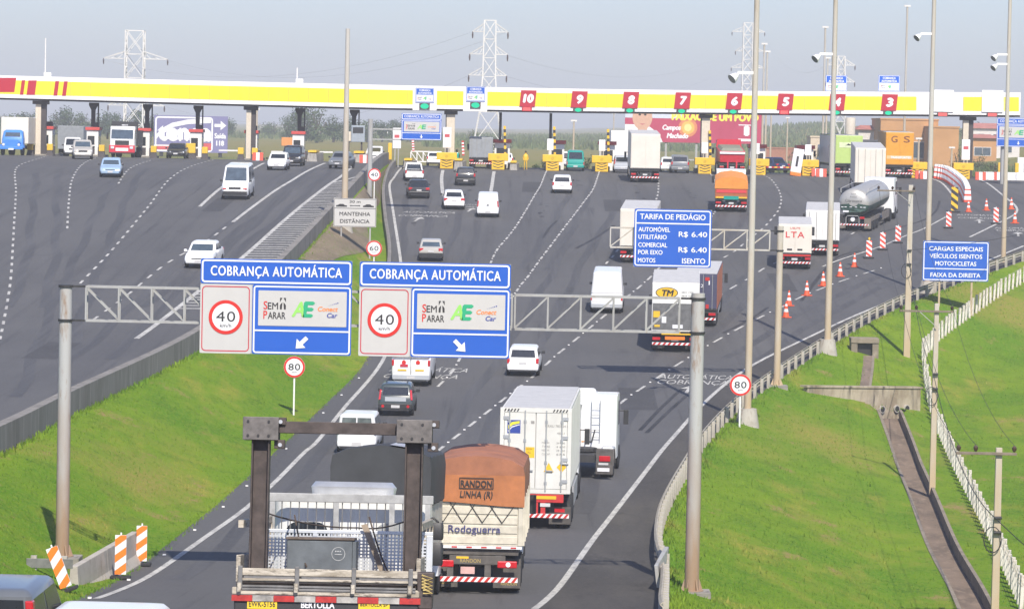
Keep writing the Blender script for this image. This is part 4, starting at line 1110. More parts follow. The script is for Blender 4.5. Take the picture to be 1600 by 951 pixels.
car('sedan','white saloon with red brake lights beside the small white van',709.5,289.5,'sedan',CW,R_(3),W=1.70)
car('sedan','black saloon with big red lamps on the leftmost toll lane',654.5,300,'sedan',CK,R_(4),W=1.78,tail='wide')
def ladder(t,L,hw,H,b):
    MB().box(-hw*.8,hw*.8,.05,1.6,.93,.97).build('tonneau_cover',BLACK,t)
    m=MB()
    for s in (-1,1): m.tube([(s*hw*.75,1.55,.95),(s*hw*.62,1.6,1.5)],.03,6)
    m.build('roll_bar',TRIM,t)
car('pickup','white pickup truck in front of the black saloon',647.5,322,'pickup',CW,R_(4),cat='pickup truck',extra=ladder)
def stick(t,L,hw,H,b): MB().box(-.6,-.25,.1,.11,1.3,1.45).build('window_sticker',SIGNW,t,)
car('hatchback','black hatchback with red lamps ahead of the white saloon',727.5,317,'suv',CK,R_(2),H=1.56,L=3.9,W=1.72)
car('hatchback','white hatchback alone in mid carriageway below the red 9 panel',878,309.5,'hatch',CW,R_(-1),W=1.70,H=1.5)
car('minibus','green minibus passing the toll lane under the red 9 panel',899,350,'kombi',CGN,R_(0),cat='minibus')
car('hatchback','white car half hidden behind the green minibus',886,364,'hatch',CW,R_(0),H=1.7)
car('estate_car','silver grey car left of the tall cream box lorry at the toll',973,347,'minivan',CS,R_(0),W=1.75,H=1.62)
car('hatchback','white car with orange lamps left of the dark grey off-roader',1045,352,'hatch',CW,R_(0),W=1.66)
car('off_roader','dark grey off-roader at the toll below the red billboard',1062.5,350,'suv',CG,R_(0),W=1.78,H=1.72)
car('hatchback','white car just past the toll in the second automatic lane',679,372,'hatch',CW,R_(0))
car('hatchback','white car with dark window just past the toll under the red 10 panel',789,372,'hatch',CW,R_(0),W=1.7)
car('sedan','dark blue car behind the striped lane barrier near the white panel',1224,372,'sedan',CNV,R_(30),W=1.75,H=1.6)
# left carriageway, cars seen from the front
car('sedan','white saloon driving towards the viewer, touching the left gantry sign',309,218.5,'sedan',CW,R_(-5),True,W=1.79,H=1.48,mir=CW,glass=GLASSL)
def vw(t,L,hw,H,b):
    MB().box(-hw*.9,hw*.9,L-.02,L+.07,.35,.62).build('dark_front_bumper',TRIM,t)
    for s in (-1,1): MB().box(*sorted((s*hw*.62,s*hw*.88)),L-.02,L+.03,.78,.86).build('turn_signal',AMBER if False else SRED,t)
car('minibus','white high roof minibus driving towards the viewer on the left carriageway',366.5,269.5,'van',CW,R_(-1),True,cat='minibus',extra=vw,glass=GLASSL,H=2.45,W=2.02,rearwin='none',bump=TRIM)
car('sedan','light blue saloon driving towards the viewer alone on the left lanes',172,291,'sedan',CBL,R_(4),True,glass=GLASSL,W=1.72)
car('pickup','silver pickup truck leaving the toll on the left lanes',129.5,331,'suv',CBG,R_(8),True,cat='pickup truck',W=1.82,H=1.72,glass=GLASSL)
car('minivan','white van partly behind the silver pickup truck',113,349,'minivan',CW,R_(6),True,cat='van')
car('hatchback','white hatchback leaving the toll in front of the black off-roader',431.5,309,'hatch',CW,R_(-2),True,W=1.66)
car('off_roader','black off-roader behind the white hatchback leaving the toll',454.5,321,'suv',CK,R_(-2),True,W=1.82,H=1.78,glass=GLASSL)
car('sedan','black saloon leaving the toll in front of the purple billboard',274,344,'sedan',CK,R_(0),True,W=1.8)
car('sedan','grey saloon leaving the toll left of the pale median lamp pole',526.5,316,'sedan',CG,R_(-8),True,W=1.68)
car('pickup','white car with dark tailgate seen between the median poles',582,348,'pickup',CW,R_(-4),True,cat='pickup truck')
# two cars cut by the lower left corner of the picture
d=57.; p=PX(-24,897,d)
t=car('minivan','silver estate car with dark rear window cut by the lower left corner',0,d,'minivan',paint('dark_silver',(.12,.13,.14)),R_(-1.5),glass=GLASS,loc=(p.x,d,p.z-1.88),W=1.70,H=1.62,b=.92,cat='car',rearwin='tall',tail='high')
d=49.; p=PX(152,943,d)
t=car('sedan','white car roof just showing at the bottom edge left of the flatbed lorry',0,d,'hatch',CW,R_(-3),loc=(p.x,d-.6,p.z-1.60),W=1.8)
# ---------------------------------------------------------------- lorries
LB=mat('lorry_blue',(.05,.22,.62),.45,var=.08); LR=mat('lorry_red',(.55,.02,.04),.45,var=.1)
TARPO=mat('faded_brown_tarpaulin',(.33,.13,.065),.75,var=.25,scale=1.4,bump=.4); TARPF=mat('orange_tarpaulin',(.40,.145,.05),.7,var=.2,scale=2.2,bump=.45); TARPB=mat('bright_orange_tarpaulin',(.72,.26,.035),.65,var=.12,bump=.3); TARPK=mat('black_canvas',(.035,.037,.04),.7,var=.3,scale=1.2,bump=.35)
OCH=mat('ochre_box',(.66,.30,.02),.5,var=.08); LIME=mat('lime_box',(.42,.55,.16),.5,var=.08); BOXW=mat('white_box',(.76,.75,.72),.45,var=.05,scale=.8); BOXC=mat('cream_box',(.70,.65,.56),.5,var=.07,scale=.8)
BOXG=mat('grey_box',(.27,.29,.31),.5,var=.15); BOXB=mat('dark_blue_box',(.065,.065,.115),.5,var=.12); BOXO=mat('rust_orange_side',(.55,.15,.05),.5,var=.12); ALU=mat('aluminium_panel',(.52,.53,.54),.38,metal=.5,var=.12)
CONT=mat('container_white',(.64,.63,.585),.5,var=.10,scale=1.2); GREYROOF=mat('grey_roof',(.50,.49,.47),.6,var=.12)  # roof panels share one plain grey tone, apart from the box colour
def cab(t,x,y0,W,H,L,body,z0=.55,visor=True,win=GLASS):
    hw=W/2
    m=MB(); m.loft([rring(hw-.04,y0+x_,y0+L-f,z,.14) for z,x_,f in ((z0,0,0),(z0+.9,0,0),(H-.25,.02,.22),(H-.05,.1,.35),(H,.3,.6))])
    c=m.build('cab',body,t,smooth=38)
    zl=z0+(H-z0)*.5; zu=H-.32; k=lambda z:y0+L-.22*max(0,(z-z0-.9)/(H-.25-z0-.9))+.008
    MB().poly([(hw-.16,k(zl),zl),(-hw+.16,k(zl),zl),(-hw+.18,k(zu),zu),(hw-.18,k(zu),zu)]).build('windscreen',win,c)
    for s in (-1,1):
        q=[(s*(hw-.032),y0+L*.42,zl),(s*(hw-.032),y0+L-.22,zl),(s*(hw-.032),y0+L-.4,zu),(s*(hw-.032),y0+L*.42,zu)]
        MB().poly(q if s>0 else q[::-1]).build('side_window',win,c)
        m=MB(); m.box(*sorted((s*(hw+.12),s*(hw+.32))),y0+L-.35,y0+L-.27,zl-.05,zl+.55); m.beam((s*(hw-.05),y0+L-.3,zl+.5),(s*(hw+.2),y0+L-.3,zl+.5),.04,.04)
        m.build('mirror',TRIM,c,bevel=.02)
        MB().box(*sorted((s*hw*.55,s*hw*.9)),y0+L-.02,y0+L+.03,z0+.18,z0+.4).build('headlight',CLEARL,c)
    MB().box(-hw*.55,hw*.55,y0+L-.02,y0+L+.02,z0+.45,zl-.15).build('grille',TRIM,c)
    MB().box(-hw,hw,y0+L-.25,y0+L+.08,z0-.2,z0+.14).build('bumper',TRIM if body is not LR else LR,c,bevel=.03)
    return c
def lorry(name,label,px,d,yaw,W,L,zf,H,box,cabm,side=None,roof=None,dz=0,doors=True,lamps='low',wheels=3,cabL=1.9,cat='lorry',group=None,bars=True,r=.5,mud=DARK,caby=None,cabH=2.9,tanker=False,loc=None):
    p=GX(px,d) if loc is None else Vector(loc); p.z+=.012+dz
    t=thing(name,label,cat,p,yaw,slope(p.x,p.y,yaw,8),group)
    hw=W/2
    if box:
        m=MB(); m.mat(0).box(-hw,hw,0,L,zf,H)
        bx=m.build('cargo_box',box,t,bevel=.03)
        MB().box(-hw+.02,hw-.02,.03,L-.02,H+.003,H+.03).build('roof_panel',roof or GREYROOF,bx)
        if side: 
            for s in (-1,1): MB().box(*sorted((s*(hw+.003),s*(hw+.012))),.06,L-.06,zf+.06,H-.06).build('side_panel',side,bx)
        if doors:
            for s in (-1,1):
                a,c=sorted((s*.015,s*(hw-.07)))
                dr=MB().box(a,c,-.03,-.002,zf+.12,H-.12).build('rear_door',box,bx,bevel=.008)
                if bars:
                    for u in (.35,.78): MB().tube([(s*hw*u,-.055,zf+.05),(s*hw*u,-.055,H-.06)],.018,6).build('locking_bar',GALV,dr)
            MB().box(-hw,hw,-.02,-.003,zf,zf+.09).build('rear_sill',DARK,bx)
    MB().box(-.45,.45,.15,L+cabL*.8,.62,.95).build('chassis',DARK,t)
    MB().box(-hw+.03,hw-.03,.05,L-.05,zf-.16,zf-.004).build('subframe',DARK,t)
    m=MB(); stripes(m,-hw+.05,hw-.05,.42,.56,-.02,9); m.build('striped_bumper',[RED,SIGNW],t)
    for s in (-1,1):
        MB().box(*sorted((s*hw*.62,s*hw*.95)),-.01,.08,.68,.84).build('tail_light',REDL,t,bevel=.015)
        MB().box(*sorted((s*hw*.45,s*hw*.96)),.52,.54,.16,.80).build('mudflap',mud,t)
        for k in range(wheels-1): wheel(t,s*(hw-.03),1.15+k*1.2,r,.58,rim=True)
        wheel(t,s*(hw-.04),L+cabL*.45,r,.3)
        MB().box(*sorted((s*(hw-.1),s*(hw-.06))),3.8 if L>6 else 2.6,L-.6,.42,zf-.2).build('side_guard',ALU,t)
    MB().box(-.2,.2,-.03,-.012,.66,.8).build('number_plate',PLATE,t)
    cab(t,0,L+.15 if caby is None else caby,W-.1,cabH,cabL,cabm)
    return t
# --- white TM box lorry
t=lorry('box_lorry','white box lorry with yellow oval emblem behind the right gantry post',1054,202,R_(-2.8),2.62,7.2,1.15,3.88,BOXW,WHITE,bars=False,doors=False)
hw=1.31
MB().box(-hw+.03,hw-.03,-.022,-.003,2.74,3.78).build('upper_rear_panel',BOXW,t)
MB().box(-hw+.05,hw-.12,-.03,-.003,1.28,2.72).build('tail_lift',mat('tail_lift_grey',(.14,.14,.14),.55,var=.3,scale=4),t)
for x0,x1,z0,z1 in ((-1.22,-.86,1.95,2.3),(1.0,1.14,1.9,2.3),(-1.15,-.85,1.42,1.54),(.95,1.1,1.35,1.5)): MB().box(x0,x1,-.045,-.031,z0,z1).build('yellow_marker',YELLOW,t)
MB().box(-.75,-.5,-.045,-.031,1.65,2.0).build('white_label',SIGNW,t); MB().box(-.15,.42,-.045,-.031,1.36,1.56).build('white_label',SIGNW,t)
for s,x,z,c in (('- 5821 1950',.60,3.32,.10),('- 5834 1688',.60,3.12,.10)): lettering(t,[SBLACK],[dict(s=s,x=x,z=z,cap=c,w=.75,y=-.026,bold=-.01)])
MB().disc((-.5,-.028,3.33),.31,n=32,rx=.62).build('oval_border',SBLACK,t); MB().disc((-.5,-.034,3.33),.275,n=32,rx=.575).build('oval_emblem',YELLOW,t)
lettering(t,[SBLACK],[dict(s='TM',x=-.5,z=3.16,cap=.34,w=.62,y=-.04,bold=.03,ital=.2)],'emblem_letters')
MB().box(-.75,1.0,-.06,-.02,1.0,1.16).build('yellow_frame',YELLOW,t); MB().box(-.55,.55,-.07,-.05,.72,.9).build('lettered_bumper',ORANGE,t)
# --- orange and blue lorry ahead of it
t=lorry('box_lorry','dark blue lorry with rust orange side ahead of the white box lorry',1086,214.5,R_(-5.5),2.5,7.5,1.0,3.15,BOXB,CW,side=BOXO)
MB().box(.55,.8,-.05,-.035,2.75,2.95).build('red_marker',RED,t); MB().box(.75,.82,-.05,-.035,2.5,2.75).build('white_marker',SIGNW,t); MB().box(.6,.78,-.05,-.035,1.1,1.35).build('red_marker',RED,t)
lettering(t,[SIGNW],[dict(s='12',x=.3,z=2.35,cap=.2,w=.3,y=-.07)])
# --- LTA lorry
t=lorry('box_lorry','white box lorry with red LTA lettering behind the tan gantry post',1241,249,R_(-4),2.28,5.6,1.05,3.1,BOXC,WHITE,bars=False,r=.42,wheels=2)
LTA=mat('lettering_red',(.62,.05,.05),.5,var=.05)
lettering(t,[LTA],[dict(s='LTA',x=0,z=2.2,cap=.42,w=1.25,y=-.04,bold=.01,sp=1.15),dict(s='UB-PE',x=0,z=2.78,cap=.14,w=.7,y=-.04)])
for s in (-1,1): MB().box(s*.35-.17,s*.35+.17,-.05,-.03,1.33,1.44).build('vent',SBLACK,t)
m=MB(); m.box(-1.1,1.1,-.05,-.02,.92,1.05); m.build('red_bumper_band',RED,t)
# --- white box lorry right of it
t=lorry('box_lorry','plain bright white box lorry behind the tall lamp pole',1284,258.5,R_(-5),2.4,6.6,1.05,3.25,BOXW,WHITE,side=ALU)
# --- box lorry behind the tariff sign
lorry('box_lorry','cream box lorry half hidden by the blue tariff sign',996,251,R_(-4.5),2.5,7.0,1.1,3.75,BOXC,WHITE,bars=False)
# --- tall lorries near the toll
t=lorry('box_lorry','tall cream box lorry just reaching the toll in mid plaza',1007.5,327,R_(0),2.62,9,1.2,4.35,BOXC,WHITE,bars=False)
lorry('box_lorry','tall cream trailer lorry directly ahead of the tanker',1358.5,311.5,R_(-3),2.6,10,1.2,4.25,BOXC,WHITE)
t=lorry('box_lorry','ochre box lorry with large letters G S at the toll',1404.5,347,R_(-1),2.65,9,1.2,4.36,OCH,WHITE,bars=False)
GSB=mat('lettering_brown',(.20,.06,.02),.5,var=.05)
for s,x in (('G',-.52),('S',.66)): lettering(t,[GSB],[dict(s=s,x=x,z=3.42,cap=.62,w=.58,y=-.04,bold=.012)])
lettering(t,[SIGNW],[dict(s='TRANSPORTES',x=.1,z=1.9,cap=.2,w=1.9,y=-.045,bold=.03)]); MB().box(-1.2,1.2,-.04,-.031,1.84,2.16).build('pale_band',mat('pale_ochre',(.72,.48,.22),.5),t)
t=lorry('box_lorry','lime green lorry left of the tall cream trailer at the toll',1325.5,348,R_(5),2.6,9,1.2,3.95,LIME,WHITE,side=BOXW,bars=False)
MB().box(-.95,.7,-.045,-.032,2.8,3.3).build('pale_patch',mat('pale_lime',(.6,.66,.4),.5),t)
MB().poly([(-.45,-.05,3.02),(.1,-.05,3.0),(.35,-.05,3.15),(.1,-.05,3.1),(-.1,-.05,3.2),(-.2,-.05,3.08)]).build('dark_emblem',SBLACK,t)
lorry('box_lorry','small grey box lorry in the second automatic lane',751,353.5,R_(0),2.3,5,.95,3.0,BOXG,CW,bars=True)
lorry('box_lorry','white box lorry beyond the toll behind the silver grey car',972,368,R_(0),2.4,6,1.1,3.9,BOXW,WHITE,bars=False)
# --- red tipper at the toll
t=lorry('tipper_lorry','red tipper lorry at the toll behind the orange covered trailer',1143.5,347,R_(0),2.5,6.5,1.1,2.0,None,LR,cabH=3.2,caby=6.3)
MB().hexa([(-1.15,0,1.2),(1.15,0,1.2),(1.15,6,1.2),(-1.15,6,1.2),(-1.22,-.2,2.25),(1.22,-.2,2.25),(1.25,6,2.6),(-1.25,6,2.6)]).build('tipper_body',LR,t,bevel=.03)
MB().hexa([(-1.1,-.1,2.26),(1.1,-.1,2.26),(1.15,5.9,2.6),(-1.15,5.9,2.6),(-.9,.3,2.55),(.9,.3,2.55),(1,5.6,2.8),(-1,5.6,2.8)]).build('grey_load_cover',mat('grey_tarpaulin',(.22,.22,.17),.8,var=.2,bump=.3),t)
MB().box(-1.2,1.2,-.24,-.205,2.0,2.2).build('white_band',SIGNW,t)
for x in (-.42,.42): MB().box(x-.07,x+.07,-.1,.02,.6,1.25).build('red_upright',LR,t)
MB().hexa([(-1.25,6.0,2.2),(1.25,6.0,2.2),(1.25,6.2,2.2),(-1.25,6.2,2.2),(-1.15,6.0,3.3),(1.15,6.0,3.3),(1.15,6.2,3.3),(-1.15,6.2,3.3)]).build('headboard',LR,t)
# --- orange covered trailer at the toll
t=lorry('covered_lorry','lorry with bright orange tarpaulin left of the tall grey lamp pole',1142,292.5,R_(-3),2.6,7.5,1.1,1.9,mat('dark_orange_body',(.38,.11,.03),.55,var=.15),WHITE,doors=False)
m=MB(); m.loft([[(-1.33,y,1.88),(1.33,y,1.88),(1.31,y,2.45),(.9,y,2.72),(0,y,2.86),(-.9,y,2.72),(-1.31,y,2.45)] for y in (-.04,2,4,5.6,7.4)]); m.build('tarpaulin',TARPB,t,smooth=25)
MB().box(-1.2,1.2,-.03,-.003,1.55,1.8).build('red_rear_board',LTA,t)
MB().box(-1.25,1.25,-.06,-.02,1.12,1.24).build('yellow_rail',YELLOW,t); MB().box(-.6,.6,-.07,-.05,1.02,1.3).build('green_plate',CGN,t)
# --- tanker
p=GX(1334,277.5); p.z+=.012; ya=R_(-15)
t=thing('tanker_lorry','tanker lorry with polished rounded tank turning towards the toll',"tanker lorry",p,ya,slope(p.x,p.y,ya,8))
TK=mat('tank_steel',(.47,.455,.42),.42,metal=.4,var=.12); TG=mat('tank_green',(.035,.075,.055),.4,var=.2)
def tring(y,rx,rz,zc=2.2,n=28): return [(math.cos(2*math.pi*k/n)*rx,y,zc+math.sin(2*math.pi*k/n)*rz) for k in range(n)]
m=MB(); m.loft([tring(-.28,.35,.25),tring(-.22,.75,.62),tring(-.1,1.02,.90),tring(.06,1.16,1.04),tring(.25,1.2,1.08),tring(9.4,1.2,1.08),tring(9.7,1.0,.88),tring(9.8,.5,.4)]); m.build('tank',TK,t,smooth=30)
m=MB()
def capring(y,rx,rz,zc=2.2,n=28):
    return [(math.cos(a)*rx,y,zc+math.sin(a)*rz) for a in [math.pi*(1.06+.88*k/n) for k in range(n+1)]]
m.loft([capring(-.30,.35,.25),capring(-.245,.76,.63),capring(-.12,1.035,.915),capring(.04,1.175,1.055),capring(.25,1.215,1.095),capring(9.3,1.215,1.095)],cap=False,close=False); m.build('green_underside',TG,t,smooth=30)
MB().poly([(-1.0,-.13,1.95),(-.9,-.2,1.65),(-.5,-.29,1.5),(.5,-.29,1.5),(.9,-.2,1.65),(1.0,-.13,1.95),(0,-.31,1.72)]).build('green_rear_band',TG,t)
for x in (-.85,-.6,-.2,.2,.6,.85): MB().box(x-.09,x+.09,-.335,-.318,1.86-abs(x)*0,1.91).build('reflector',SIGNW,t)
MB().box(-.8,-.35,-.34,-.325,1.48,1.62).build('number_plate',SIGNW,t)
lettering(t,[SBLACK],[dict(s='Citrosuco',x=0,z=2.28,cap=.2,w=1.3,y=-.335,bold=0),dict(s='Fone',x=0,z=2.62,cap=.1,w=.5,y=-.33,bold=0),dict(s='Inox',x=0,z=2.86,cap=.1,w=.4,y=-.31,bold=0)])
MB().box(-.45,.45,.1,12,.7,1.0).build('chassis',DARK,t)
m=MB(); m.tube([(-.55,-.35,.55),(-.55,-.35,1.1),(-.45,-.35,1.22),(.35,-.35,1.22),(.45,-.35,1.1),(.45,-.35,.55)],.03,6); m.build('guard_hoop',GALV,t)
MB().tube([(-.05,-.28,.95),(-.05,-.2,.95)],.17,14).build('outlet_cap',SIGNW,t)
MB().box(.5,.85,-.3,-.2,1.0,1.16).build('tail_light',REDL,t)
m=MB(); stripes(m,-1.15,1.2,.5,.62,-.36,10); m.build('striped_bumper',[RED,SIGNW],t)
MUD=mat('dusty_mudguard',(.20,.17,.14),.7,var=.3)
for s in (-1,1):
    for k,y in enumerate((1.2,2.45,3.7)): wheel(t,s*1.22,y,.5,.58)
    for y in (10.1,12.4): wheel(t,s*1.2,y,.5,.5)
    MB().box(*sorted((s*.72,s*1.24)),.45,.48,.2,1.0).build('mudflap',MUD,t)
    MB().box(*sorted((s*1.2,s*1.235)),.5,4.4,.75,1.05).build('side_guard',MUD,t); MB().box(*sorted((s*1.18,s*1.23)),6,9,.45,1.05).build('tool_locker',MUD,t)
    MB().tube([(s*1.0,-.1,2.95),(s*1.05,.1,3.25),(s*1.05,6,3.3)],.03,6).build('hand_rail',GALV,t)
cab(t,0,11.4,2.45,3.25,2.0,CW)
# --- Randon grain trailer
p=GX(742,103.3); p.z+=.012; ya=R_(-1.3)
t=thing('grain_trailer','cream grain lorry with orange tarpaulin lettered in black, in the middle lane',"lorry",p,ya,slope(p.x,p.y,ya,8))
hw=1.31
MB().box(-hw,hw,0,7.8,1.36,2.78).build('load_body',CREAM,t,bevel=.02)
for z in (1.42,1.72,1.98,2.26,2.52): MB().box(-hw+.14,hw-.14,-.025,-.003,z,z+.21).build('rear_board',CREAM,t,bevel=.02)
for s in (-1,1):
    MB().box(*sorted((s*(hw-.12),s*(hw+.01))),-.05,-.003,1.37,2.8).build('corner_post',CREAM,t,bevel=.015)
    for y in (.1,2.0,3.9,5.8,7.6): MB().box(*sorted((s*(hw+.003),s*(hw+.07))),y,y+.14,1.37,2.78).build('stake',CREAM,t,bevel=.01)
    MB().box(*sorted((s*(hw+.003),s*(hw+.03))),.3,7.6,1.37,1.47).build('side_rail',CREAM,t)
m=MB(); ys=[-.06+i*.4 for i in range(21)]
rr=random.Random(5)
rings=[]
for i,y in enumerate(ys):
    sg=.035*math.sin(i*1.9)+rr.uniform(-.02,.02)
    lo=2.66-.08*(i%3==1)
    rings.append([(-hw-.05,y,lo),(-hw-.05,y,3.36),(-hw+.0,y,3.60+sg*.5),(-hw*.76,y,3.79+sg),(-hw*.36,y,3.88+sg),(0,y,3.91+sg),(hw*.36,y,3.88+sg),(hw*.76,y,3.79+sg),(hw-.0,y,3.60+sg*.5),(hw+.05,y,3.36),(hw+.05,y,lo)])
m.loft(rings); tp=m.build('tarpaulin',TARPO,t,smooth=40)
m=MB(); pts=[(x,-.085-.012*math.sin(k*2.1),z) for k,(x,z) in enumerate([(-hw-.05,2.62),(-hw*.6,2.60),(-.2,2.56),(hw*.5,2.50),(hw+.05,2.48)])]
top=[(x,-.08,3.37) for x,_,z in pts]
for a,b,c,e in zip(pts,pts[1:],top[1:],top): m.poly([a,b,c,e])
m.build('tarpaulin_flap',TARPF,tp,smooth=60)
lettering(t,[SBLACK],[dict(s='RANDON',x=-.02,z=3.04,cap=.19,w=.88,y=-.115,bold=.012),dict(s='LINHA (R)',x=-.02,z=2.74,cap=.19,w=.92,y=-.115,bold=.01,ital=.12)])
MB().rframe(-.51,.47,2.98,3.30,.02,.025,-.112).build('lettering_frame',SBLACK,t)
m=MB()
for i in range(4):
    x0=-hw+.2+i*.56; m.tube([(x0-.22,-.05,2.62-.04*i/2),(x0+.16,-.05,2.02)],.012,5); m.tube([(x0+.16,-.05,2.02),(x0+.52,-.05,2.60-.04*i/2)],.012,5)
m.build('tie_rope',SBLACK,t)
LNAVY=mat('lettering_navy',(.05,.05,.16),.5,var=.05)
lettering(t,[LNAVY],[dict(s='Rodoguerra',x=-.05,z=1.74,cap=.21,w=1.48,y=-.06,bold=.008)])
m=MB(); m.mat(0).box(-hw,hw,-.05,-.003,1.28,1.36); m.build('reflective_rail',SIGNW,t)
for i in range(6): MB().box(-hw+.2+i*.42,-hw+.36+i*.42,-.06,-.051,1.30,1.34).build('red_reflector',RED,t)
MUDG=mat('dusty_dark_metal',(.10,.09,.082),.75,var=.35,scale=4)
MB().box(-hw+.1,hw-.1,.05,7.6,1.1,1.27).build('subframe',MUDG,t)
MB().box(-.75,.85,-.02,.1,.82,1.08).build('rear_crossbeam',MUDG,t,bevel=.02)
for x in (-.72,.35): MB().box(x-.09,x+.09,-.01,.08,.3,.82).build('bumper_bracket',MUDG,t)
lettering(t,[mat('stencil_yellow',(.45,.33,.10),.6)],[dict(s='RANDON',x=-.15,z=.88,cap=.11,w=.58,y=-.026,bold=.0)])
MB().box(-.55,-.2,-.03,-.021,.99,1.05).build('yellow_label',YELLOW,t)
MB().box(-.42,-.02,-.05,-.03,.56,.76).build('number_plate',mat('plate_red_white',(.58,.36,.33),.5,var=.2),t)
for s in (-1,1):
    MB().box(*sorted((s*.62,s*1.18)),-.04,.08,.74,.94).build('tail_light',REDL,t,bevel=.03)
    MB().box(*sorted((s*.5,s*1.28)),.42,.45,.14,.98).build('mudflap',MUDG,t)
    for k in range(3): wheel(t,s*1.26,1.05+1.25*k,.5,.58)
    lettering(t,[MATS['stencil_yellow']],[dict(s='RANDON',x=s*.95,z=.22,cap=.09,w=.45,y=.415,bold=0)])
MB().disc((.93,-.045,.84),.07,n=14).build('reversing_lamp',SIGNW,t)
m=MB(); stripes(m,-hw+.02,hw-.1,.34,.48,-.12,13); m.build('striped_bumper',[RED,SIGNW],t)
MB().box(-.45,.45,.2,10.5,.7,1.0).build('chassis',DARK,t)
for s in (-1,1): wheel(t,s*1.2,9.4,.5,.4)
cab(t,0,8.3,2.45,2.9,2.0,CW)
# --- container lorry
p=GX(834,125); p.z+=.012; ya=R_(-2.6)
t=thing('container_trailer','trailer with a white shipping container and red rear frame in the right lane',"lorry",p,ya,slope(p.x,p.y,ya,10))
hw=1.22; L=12.2; z0=1.25; z1=4.15
m=MB(); m.box(-hw+.03,hw-.03,.05,L,z0,z1-.01); cb=m.build('container',CONT,t)
m=MB()
for i in range(40):
    y=.3+i*.295
    for s in (-1,1): m.hexa([(s*(hw-.035),y,z0+.12),(s*(hw-.01),y+.04,z0+.12),(s*(hw-.01),y+.15,z0+.12),(s*(hw-.035),y+.19,z0+.12),(s*(hw-.035),y,z1-.1),(s*(hw-.01),y+.04,z1-.1),(s*(hw-.01),y+.15,z1-.1),(s*(hw-.035),y+.19,z1-.1)])
m.build('corrugation',CONT,cb)
for s in (-1,1):
    MB().box(*sorted((s*(hw-.13),s*(hw+.01))),-.04,.10,z0-.02,z1+.01).build('corner_post',CONT,cb,bevel=.01)
    a,c=sorted((s*.012,s*(hw-.14))); dr=MB().box(a,c,-.02,.03,z0+.14,z1-.15).build('door',CONT,cb,bevel=.01)
    for u in (.30,.74):
        m=MB(); m.tube([(s*hw*u,-.055,z0+.06),(s*hw*u,-.055,z1-.06)],.022,8); m.build('locking_bar',ALU,dr,smooth=40)
        for zz in (.3,1.0,1.75,2.4): MB().box(s*hw*u-.05,s*hw*u+.05,-.05,-.022,z0+zz,z0+zz+.10).build('bar_bracket',ALU,dr)
    for zz in (.35,1.1,1.85,2.5): MB().box(*sorted((s*(hw-.3),s*(hw-.1))),-.05,-.022,z0+zz,z0+zz+.12).build('hinge',ALU,dr)
    for u in (.3,.74): MB().box(*sorted((s*hw*u,s*hw*(u+.2) if s>0 else s*hw*(u-.24))),-.085,-.06,z0+.75+.25*(u>.5),z0+.79+.25*(u>.5)).build('handle',ALU,dr)
MB().box(-hw,hw,-.035,.06,z1-.14,z1+.008).build('header_beam',CONT,cb); MB().box(-hw,hw,-.035,.06,z0-.02,z0+.13).build('sill_beam',CONT,cb)
MB().box(-hw+.1,hw-.1,.1,L-.05,z1-.005,z1+.02).build('roof_panel',GREYROOF,cb)
for s in (-1,1):
    m=MB()
    for i in range(5): x=s*(hw-.16)-s*i*.11; m.poly([(x-.05,-.038,z1-.12),(x,-.038,z1-.12),(x+.05,-.038,z1-.02),(x,-.038,z1-.02)])
    m.build('hazard_stripes',SBLACK,cb)
lb=lambda nm,x0,x1,zz0,zz1,mm,y=-.024: MB().box(x0,x1,y,y+.003,zz0,zz1).build(nm,mm,cb)
lb('blue_emblem',-.98,-.53,3.28,3.74,mat('emblem_blue',(.03,.06,.30),.5))
m=MB(); m.poly([(-.95,-.03,3.42),(-.80,-.03,3.57),(-.56,-.03,3.63),(-.56,-.03,3.71),(-.82,-.03,3.67),(-.95,-.03,3.56)]); m.build('emblem_stroke',mat('emblem_yellow',(.75,.68,.05),.5),cb)
m=MB(); m.poly([(-.95,-.03,3.32),(-.82,-.03,3.48),(-.6,-.03,3.56),(-.56,-.03,3.56),(-.56,-.03,3.60),(-.82,-.03,3.52),(-.95,-.03,3.38)]); m.build('emblem_stroke',SIGNW,cb)
lb('yellow_label',-.34,.02-.05,2.45,2.82,YELLOW)
lettering(cb,[SBLACK],[dict(s='CAUTION',x=-.215,z=2.74,cap=.04,w=.2,y=-.03),dict(s='9 6',x=-.215,z=2.6,cap=.06,w=.1,y=-.03)])
m=MB(); m.poly([(.30,-.03,1.98),(.64,-.03,1.98),(.47,-.03,2.30)]); m.build('warning_triangle',YELLOW,cb)
m=MB(); m.poly([(.58+.33,-.03,1.97),(.75+.33,-.03,2.15),(.58+.33,-.03,2.33),(.41+.33,-.03,2.15)]); m.build('warning_diamond',YELLOW,cb)
GREYT=mat('stencil_grey',(.28,.27,.25),.5)
lettering(cb,[GREYT],[dict(s='CRXU 783524 8',x=.72,z=3.52,cap=.085,w=.80,y=-.03,bold=0),dict(s='45R1',x=.86,z=3.28,cap=.075,w=.26,y=-.03,bold=0)]+[dict(s=a,x=.22,z=2.95-.13*i,cap=.07,w=.28,y=-.03,align='L',bold=0) for i,a in enumerate(('M.G.W.','TARE','NET W.','CU.CAP'))]+[dict(s=a,x=.72,z=2.95-.13*i,cap=.065,w=.3,y=-.03,align='L',bold=0) for i,a in enumerate(('34 000','4 600','29 400','67.5'))])
lb('seal_ring',-.05-.12,-.05+.02-.02,3.62,3.72,GREYT)
FR=mat('trailer_red',(.50,.03,.03),.5,var=.15)
MB().box(-.95,1.0,-.02,.2,.92,1.22).build('rear_crossbeam',FR,t,bevel=.02)
for x in (-.75,.05,.30): MB().box(x-.08,x+.08,-.01,.1,.5,.92).build('red_upright',FR,t)
